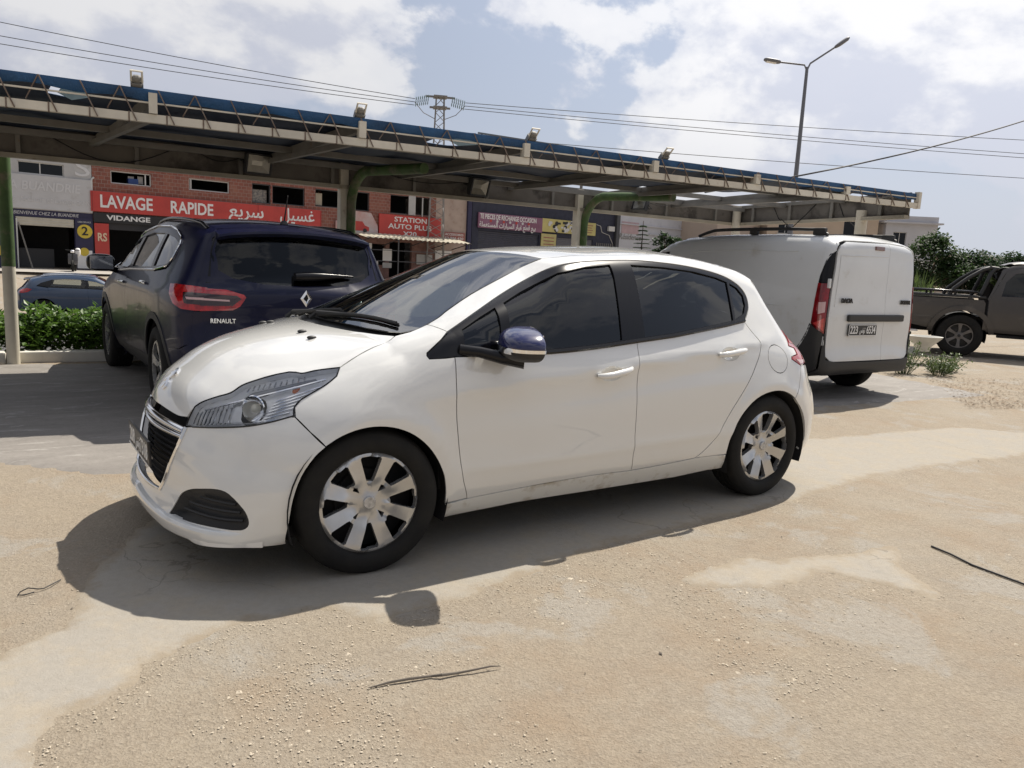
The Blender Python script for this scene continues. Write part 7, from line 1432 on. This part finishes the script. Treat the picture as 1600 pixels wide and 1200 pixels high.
for sx in (-1,1):
    for k in range(3):
        a=Vector((sx*.75,(k-1)*.45,H-.15-.12*k)); c=a+Vector((sx*.95,0,-.22)); b=MB()
        for q in range(7): p_=a.lerp(c,(q+.5)/7); b.lathe([(0,-.03),(.11,-.02),(.13,.01),(.05,.04)],c=p_,axis='x',n=10)
        b.build('insulator_string',M_ins,o,smooth=40); tips.append((sx,k,c))
    b=MB(); c=Vector((sx*.62,0,H-2.45)); b.tube([(sx*.3,0,H-2.3),c],.05,6); b.build('lower_insulator',M_ins,o); tips.append((sx,3,c))
    b=MB(); b.tube([Vector((sx*1.7,0,H-.5)),Vector((sx*1.1,0,H-1.15)),Vector((sx*.3,0,H-1.5))],.025,6); b.build('jumper',M_py,o,smooth=50)
Mo=Matrix.Translation((PX,PY,-.2))@Matrix.Rotation(R(-25),4,'Z')
far={(-1,0):(-14.,58.5,15.6),(-1,1):(-14.,58.2,14.4),(-1,2):(-14.,58.,13.75),(-1,3):(-14.,57.5,11.9),(1,0):(92.,10.5,13.2),(1,1):(92.,10.2,11.6),(1,2):(92.,10.0,11.2),(1,3):(92.,9.8,9.9)}
wl_={-1:'left',1:'right'}; od=('topmost','second','third','lowest')
for sx,k,c in tips:
    a=Mo@c; e=Vector(far[sx,k]); pts=[a.lerp(e,u)-Vector((0,0,1.1*4*u*(1-u)*.35)) for u in np.linspace(0,1,24)]
    b=MB(); b.tube(pts,.022,5); b.build('power_line',mat('wire_black',(.03,.03,.032),.6),None,smooth=60,label='%s power line running to the %s from the lattice pylon'%(od[k],wl_[sx]),cat='wire',group='power lines')
b=MB(); b.tube([Vector((8.97,4.93,2.55)).lerp(Vector((26.,5.9,6.9)),u)-Vector((0,0,1.0*u*(1-u))) for u in np.linspace(0,1,20)],.016,6); b.build('service_cable',MATS['wire_black'],None,smooth=60,label='thick black cable rising from the carport roof to the right',cat='cable')
# ------------------------------------------------------------------ plants
def leaf_mesh(n, pts, size, seed, aspect=.5, up=.3, fold=.2, droop=0.):
    g=np.random.default_rng(seed); v=[]; f=[]
    for p_ in pts:
        s=size*(.6+.8*g.random()); a=g.random()*6.283; el=(g.random()-.5)*1.6+up; d=np.array([math.cos(a)*math.cos(el),math.sin(a)*math.cos(el),math.sin(el)]); sd=np.cross(d,[0,0,1.]); sd/=max(1e-6,np.linalg.norm(sd)); n_=np.cross(sd,d); tw=(g.random()-.5)*1.4; sd=sd*math.cos(tw)+n_*math.sin(tw); n_=np.cross(sd,d); o=len(v); p_=np.array(p_)
        v+=[tuple(p_),tuple(p_+d*s*.45+sd*s*aspect*.5+n_*s*fold*.3),tuple(p_+d*s-n_*s*droop),tuple(p_+d*s*.45-sd*s*aspect*.5+n_*s*fold*.3)]; f+=[(o,o+1,o+2),(o,o+2,o+3)]
    return v,f
def leafmat(name,c1,c2,scale=3.,rough=.45):
    def bl(h):
        c=h.mix(h.rng(h.noise(scale,5),.35,.65),c1,c2); c=h.mix(h.rng(h.noise(scale*9,3),.4,.65,0,.5),c,tuple(min(1,a*1.55) for a in c1)); h.L.new(c,h.b.inputs['Base Color']); h.b.inputs['Roughness'].default_value=rough; h.b.inputs['Subsurface Weight'].default_value=0
        t=h.N.new('ShaderNodeBsdfTranslucent'); h.L.new(c,t.inputs[0]); mx=h.N.new('ShaderNodeMixShader'); mx.inputs[0].default_value=.38; out=h.N['Material Output']; h.L.new(h.b.outputs[0],mx.inputs[1]); h.L.new(t.outputs[0],mx.inputs[2]); h.L.new(mx.outputs[0],out.inputs[0])
    return node_mat(name,bl)
M_hedge=leafmat('hedge_leaf',(.10,.18,.030),(.05,.11,.018),4.); M_bark=mat('bark',(.12,.09,.065),.9,var=(6,.3)); M_tree=leafmat('tree_leaf',(.040,.075,.022),(.022,.045,.015),.8,.6); M_tree2=leafmat('tree_leaf_dark',(.030,.060,.022),(.018,.038,.016),.8,.6); M_weed=leafmat('weed_leaf',(.085,.125,.035),(.055,.085,.03),5.)
hl=['leafy green hedge bush at the far left edge of the kerb','leafy green hedge bush behind the white column foot','leafy green hedge bush right of the white column foot','leafy green hedge bush beside the front wheel of the blue car','leafy hedge bush hidden behind the dark blue car','leafy hedge bush under the middle of the carport','leafy hedge bush near the second green column']
for i,x in enumerate((-1.15,-.55,.05,.62,1.9,2.9,3.9)):
    g=np.random.default_rng(40+i); r=empty('hedge_bush',(x,6.42-.05*x,.0),label=hl[i],cat='bush',group='hedge bushes along the kerb'); pts=[]; hh=.50+.08*g.random()
    blobs=[(np.array([(g.random()-.5)*.55,(g.random()-.5)*.38,.16+g.random()*(hh-.30)]),.12+.10*g.random()) for _ in range(22)]
    for c,rad in blobs:
        for _ in range(88):
            d=g.normal(size=3); d/=np.linalg.norm(d); q=c+d*rad*(.65+.45*g.random()); q[2]=max(.03,q[2]); pts.append(q)
    v,f=leaf_mesh(0,pts,.075,i,.55,.25); mobj('foliage',v,f,M_hedge,r,smooth=False); b=MB()
    for c,rad in blobs[:10]: b.tube([(c[0]*.2,c[1]*.2,0),(c[0]*.6,c[1]*.6,c[2]*.5),tuple(c)],[.012,.008,.004],5)
    b.build('stem',M_bark,r)
def tree(name,label,base,h,rx,ry,trunk,n_bl,n_lf,size,m,seed,group,z0=.28,tr=.16):
    g=np.random.default_rng(seed); r=empty(name,base,label=label,cat='tree',group=group); pts=[]; b=MB(); b.tube([(0,0,0),(.05*h*.3,0,h*z0*.7),(.0,.04*h,h*.55)],[tr,tr*.75,tr*.35],8)
    for k in range(n_bl):
        u=g.random(); a=g.random()*6.283; z=h*(z0+(1-z0)*(.12+.85*g.random())); e=math.sqrt(max(.05,1-((z/h-z0)/(1-z0)*1.9-.85)**2)); rr=math.sqrt(g.random()); c=np.array([math.cos(a)*rx*e*rr,math.sin(a)*ry*e*rr,z]); rad=min(rx,ry)*(.20+.20*g.random())
        if k%3==0: b.tube([(0,.02*h,h*z0*.9),tuple(c*[.5,.5,.8]),tuple(c)],[tr*.4,tr*.22,tr*.08],5)
        for _ in range(n_lf):
            d=g.normal(size=3); d/=np.linalg.norm(d); pts.append(c+d*rad*[1,1,.8]*(.55+.6*g.random()))
    v,f=leaf_mesh(0,pts,size,seed,.6,.1); mobj('crown',v,f,m,r); b.build('trunk',M_bark,r,smooth=50); return r
tree('round_tree','bushy green tree beside the white house on the right',(46.0,20.6,0),3.9,2.0,2.0,1,46,230,.19,M_tree,1,'trees behind the pickup')
tree('round_tree','dark green tree behind the pickup bed',(48.8,19.4,0),3.1,2.0,1.9,1,40,220,.19,M_tree2,2,'trees behind the pickup')
tree('round_tree','dark green tree just left of the pickup cab',(52.0,18.6,0),3.0,2.1,1.9,1,40,220,.19,M_tree2,3,'trees behind the pickup')
tree('round_tree','smallest green tree right above the pickup sport bar',(50.5,15.9,0),2.6,1.7,1.6,1,30,200,.18,M_tree,4,'trees behind the pickup')
tree('round_tree','round green bush tree behind the conifer',(43.4,39.6,-.2),4.3,1.2,1.2,1,26,110,.26,M_tree2,5,None,.2)
# spiky shrub between van and trees
r=empty('spiky_shrub',(27.0,11.2,0),label='spiky pale green shrub between the van and the trees',cat='shrub'); g=np.random.default_rng(9); v=[]; f=[]
for k in range(420):
    a=g.random()*6.283; el=R(15+75*g.random()); L_=.8+.8*g.random(); d=np.array([math.cos(a)*math.cos(el),math.sin(a)*math.cos(el),math.sin(el)]); sd=np.array([-math.sin(a),math.cos(a),0]); o_=len(v); p0=np.array([(g.random()-.5)*.9,(g.random()-.5)*.9,.05+.5*g.random()]); p1=p0+d*L_*.6; p2=p0+d*L_-np.array([0,0,.25*L_*math.cos(el)]); v+=[tuple(p0-sd*.02),tuple(p0+sd*.02),tuple(p1+sd*.022),tuple(p1-sd*.022),tuple(p2)]; f+=[(o_,o_+1,o_+2,o_+3),(o_+3,o_+2,o_+4)]
mobj('blades',v,f,M_weed,r); b=MB(); b.tube([(0,0,0),(0,0,.4)],[.12,.08],8); b.build('stem',M_bark,r)
# conifer with whorled branches
r=empty('conifer',(42.1,41.1,-.2),label='small conifer with tiered branches in front of the white wall',cat='tree'); b=MB(); Hc=5.2; b.tube([(0,0,0),(0,0,Hc)],[.10,.02],8); b.build('trunk',M_bark,r); g=np.random.default_rng(4); v=[]; f=[]
for t in range(13):
    z=.7+(Hc-.8)*t/13; L_=1.15*(1-t/13.5)+.12
    for k in range(7):
        a=6.283*(k/7)+t*.4; d=np.array([math.cos(a),math.sin(a),.22]); sd=np.array([-math.sin(a),math.cos(a),0])
        for q in range(14):
            u=q/13; p0=np.array([0,0,z])+d*L_*u+np.array([0,0,-.12*u*u]); 
            for s_ in (-1,1):
                o_=len(v); tip=p0+sd*s_*.16*(1.1-u*.5)+d*.12+np.array([0,0,.06]); v+=[tuple(p0-d*.03),tuple(p0+d*.04),tuple(tip)]; f.append((o_,o_+1,o_+2))
mobj('branches',v,f,M_tree2,r)
# weeds, planter and litter by the van
for i,(x,y,h,lab) in enumerate(((10.5,2.25,.45,'tall weeds growing beside the rear corner of the van'),(10.9,1.95,.30,'lower weeds spreading over the ground right of the van'),(11.5,2.1,.2,'small sparse weed furthest from the van'))):
    g=np.random.default_rng(60+i); r=empty('weed',(x,y,0),label=lab,cat='weed',group='weeds beside the van'); pts=[]; b=MB()
    for k in range(26):
        a=g.random()*6.283; t=np.array([math.cos(a)*.42*g.random(),math.sin(a)*.30*g.random(),h*(.5+.6*g.random())]); b.tube([(t[0]*.3,t[1]*.3,0),tuple(t*[.7,.7,.6]),tuple(t)],[.005,.004,.002],4)
        for _ in range(26): u=.2+.8*g.random(); pts.append(t*[.3+.7*u,.3+.7*u,u]+g.normal(size=3)*.025)
    v,f=leaf_mesh(0,pts,.05,i,.35,.3); mobj('leaves',v,f,M_weed,r); b.build('stem',M_weed,r)
b=MB(); b.lathe([(0,.02),(.10,.02),(.12,.10),(.26,.24),(.28,.27),(.25,.27),(.10,.12),(0,.12)],axis='z',n=28); b.build('planter_bowl',mat('white_stone',(.55,.54,.50),.7,var=(6,.15)),None,smooth=40,loc=None,label='pale stone planter bowl beside the van',cat='planter').location=(12.3,2.95,.18)
r=empty('garden_trough',(13.75,4.5,0),R(-35),label='dark green trough with a white board on top behind the van',cat='trough'); box_part(r,'trough_body',mat('trough_green',(.02,.035,.025),.6),(0,0,.2),(.9,.4,.4),.02); box_part(r,'white_board',M_wlet,(.05,-.05,.43),(.95,.42,.03)); box_part(r,'stone_edge',MATS['white_stone'],(0,-.3,.06),(1.0,.1,.12))
def reg2(g): 
    u,w=g.random(),g.random(); a=np.array([8.2,.25])+(np.array([10.4,1.9])-np.array([8.2,.25]))*u; return tuple(a+np.array([2.6,-.9])*w*(.3+.7*u))
v=[]; g=np.random.default_rng(77); pts=[(*reg2(g),.012) for _ in range(1400)]; v,f=leaf_mesh(0,pts,.035,3,.5,0.,.1); o=mobj('leaf_litter',[(a,b_,max(.004,.012+(c-.012)*.25)) for a,b_,c in v],f,mat('dry_leaf',(.20,.13,.07),.9,var=(3,.4,(.09,.06,.035))),None,kind='stuff',label='dry brown leaf litter on the ground near the pickup',cat='litter')
# odds and ends lying about
b=MB(); b.tube([(.462,-1.624,.004),(.53,-1.632,.008),(.592,-1.647,.010),(.66,-1.662,.007),(.688,-1.68,.012),(.74,-1.688,.008),(.792,-1.703,.012),(.85,-1.714,.014),(.885,-1.724,.010)],[.002,.004,.0045,.004,.005,.004,.0035,.003,.001],6); b.build('twig',mat('dry_twig',(.14,.12,.10),.9),None,label='thin dry grey twig lying on the gravel in front',cat='twig')
b=MB(); b.tube([(3.431,-1.808,.006),(3.40,-1.92,.008),(3.353,-2.044,.006),(3.325,-2.275,.007),(3.314,-2.524,.006),(3.4,-3.0,.006)],.005,6); b.build('ground_cable',MATS['wire_black'],None,smooth=60,label='thin dark cable lying on the gravel at the right edge',cat='cable')
b=MB(); b.tube([(-.26,-.336,.006),(-.295,-.385,.012),(-.32,-.40,.008),(-.338,-.407,.012),(-.37,-.40,.02),(-.395,-.405,.012),(-.404,-.417,.006),(-.385,-.428,.006),(-.352,-.42,.008)],.0022,6); b.build('bent_wire',MATS['wire_black'],None,smooth=60,label='small bent black wire with a loop at the left of the shadow',cat='wire')
# moped by the laundry door
q=F0+Vector((.996,.087,0))*-1.15+Vector((.087,-.996,0))*3.2; r=empty('parked_moped',(q.x,q.y,-.2+.01),R(80),label='parked moped with a white bag in front of the laundry',cat='moped')
for x in (-.6,.6):
    b=MB(); b.lathe([(.20,-.04),(.27,-.045),(.29,0),(.27,.045),(.20,.04)],c=(x,0,.29),axis='y',n=24); w_=b.build('wheel',M_rubber,r,smooth=40); b=MB(); b.lathe([(0,0),(.2,.01),(.2,-.01),(0,-.005)],c=(x,0,.29),axis='y',n=20); b.build('rim',M_silver,w_)
b=MB(); b.tube([(-.6,0,.29),(-.5,0,.75),(-.45,0,1.02)],.03,8); b.tube([(-.42,-.3,1.05),(-.45,0,1.02),(-.42,.3,1.05)],.018,6); b.build('fork',M_plastic,r,smooth=50)
b=MB(); b.box((.05,0,.42),(.8,.26,.16),bev=.06); b.box((.45,0,.60),(.5,.28,.26),bev=.08); b.box((-.42,0,.62),(.10,.42,.5),bev=.05); b.build('bodywork',mat('moped_grey',(.08,.08,.09),.4,coat=.5),r,smooth=40)
b=MB(); b.box((.35,0,.78),(.72,.28,.10),bev=.04); b.build('seat',M_plastic,r,smooth=40)
b=MB(); v,f=ellipsoid((-.50,0,.98),(.10,.10,.09)); b.add(v,f); b.build('headlamp',M_chrome,r,smooth=True); b=MB(); v,f=ellipsoid((.30,-.16,.95),(.16,.12,.20),p=3); b.add(v,f); b.build('white_bag',M_wlet,r,smooth=True)
bpy.context.view_layer.update()
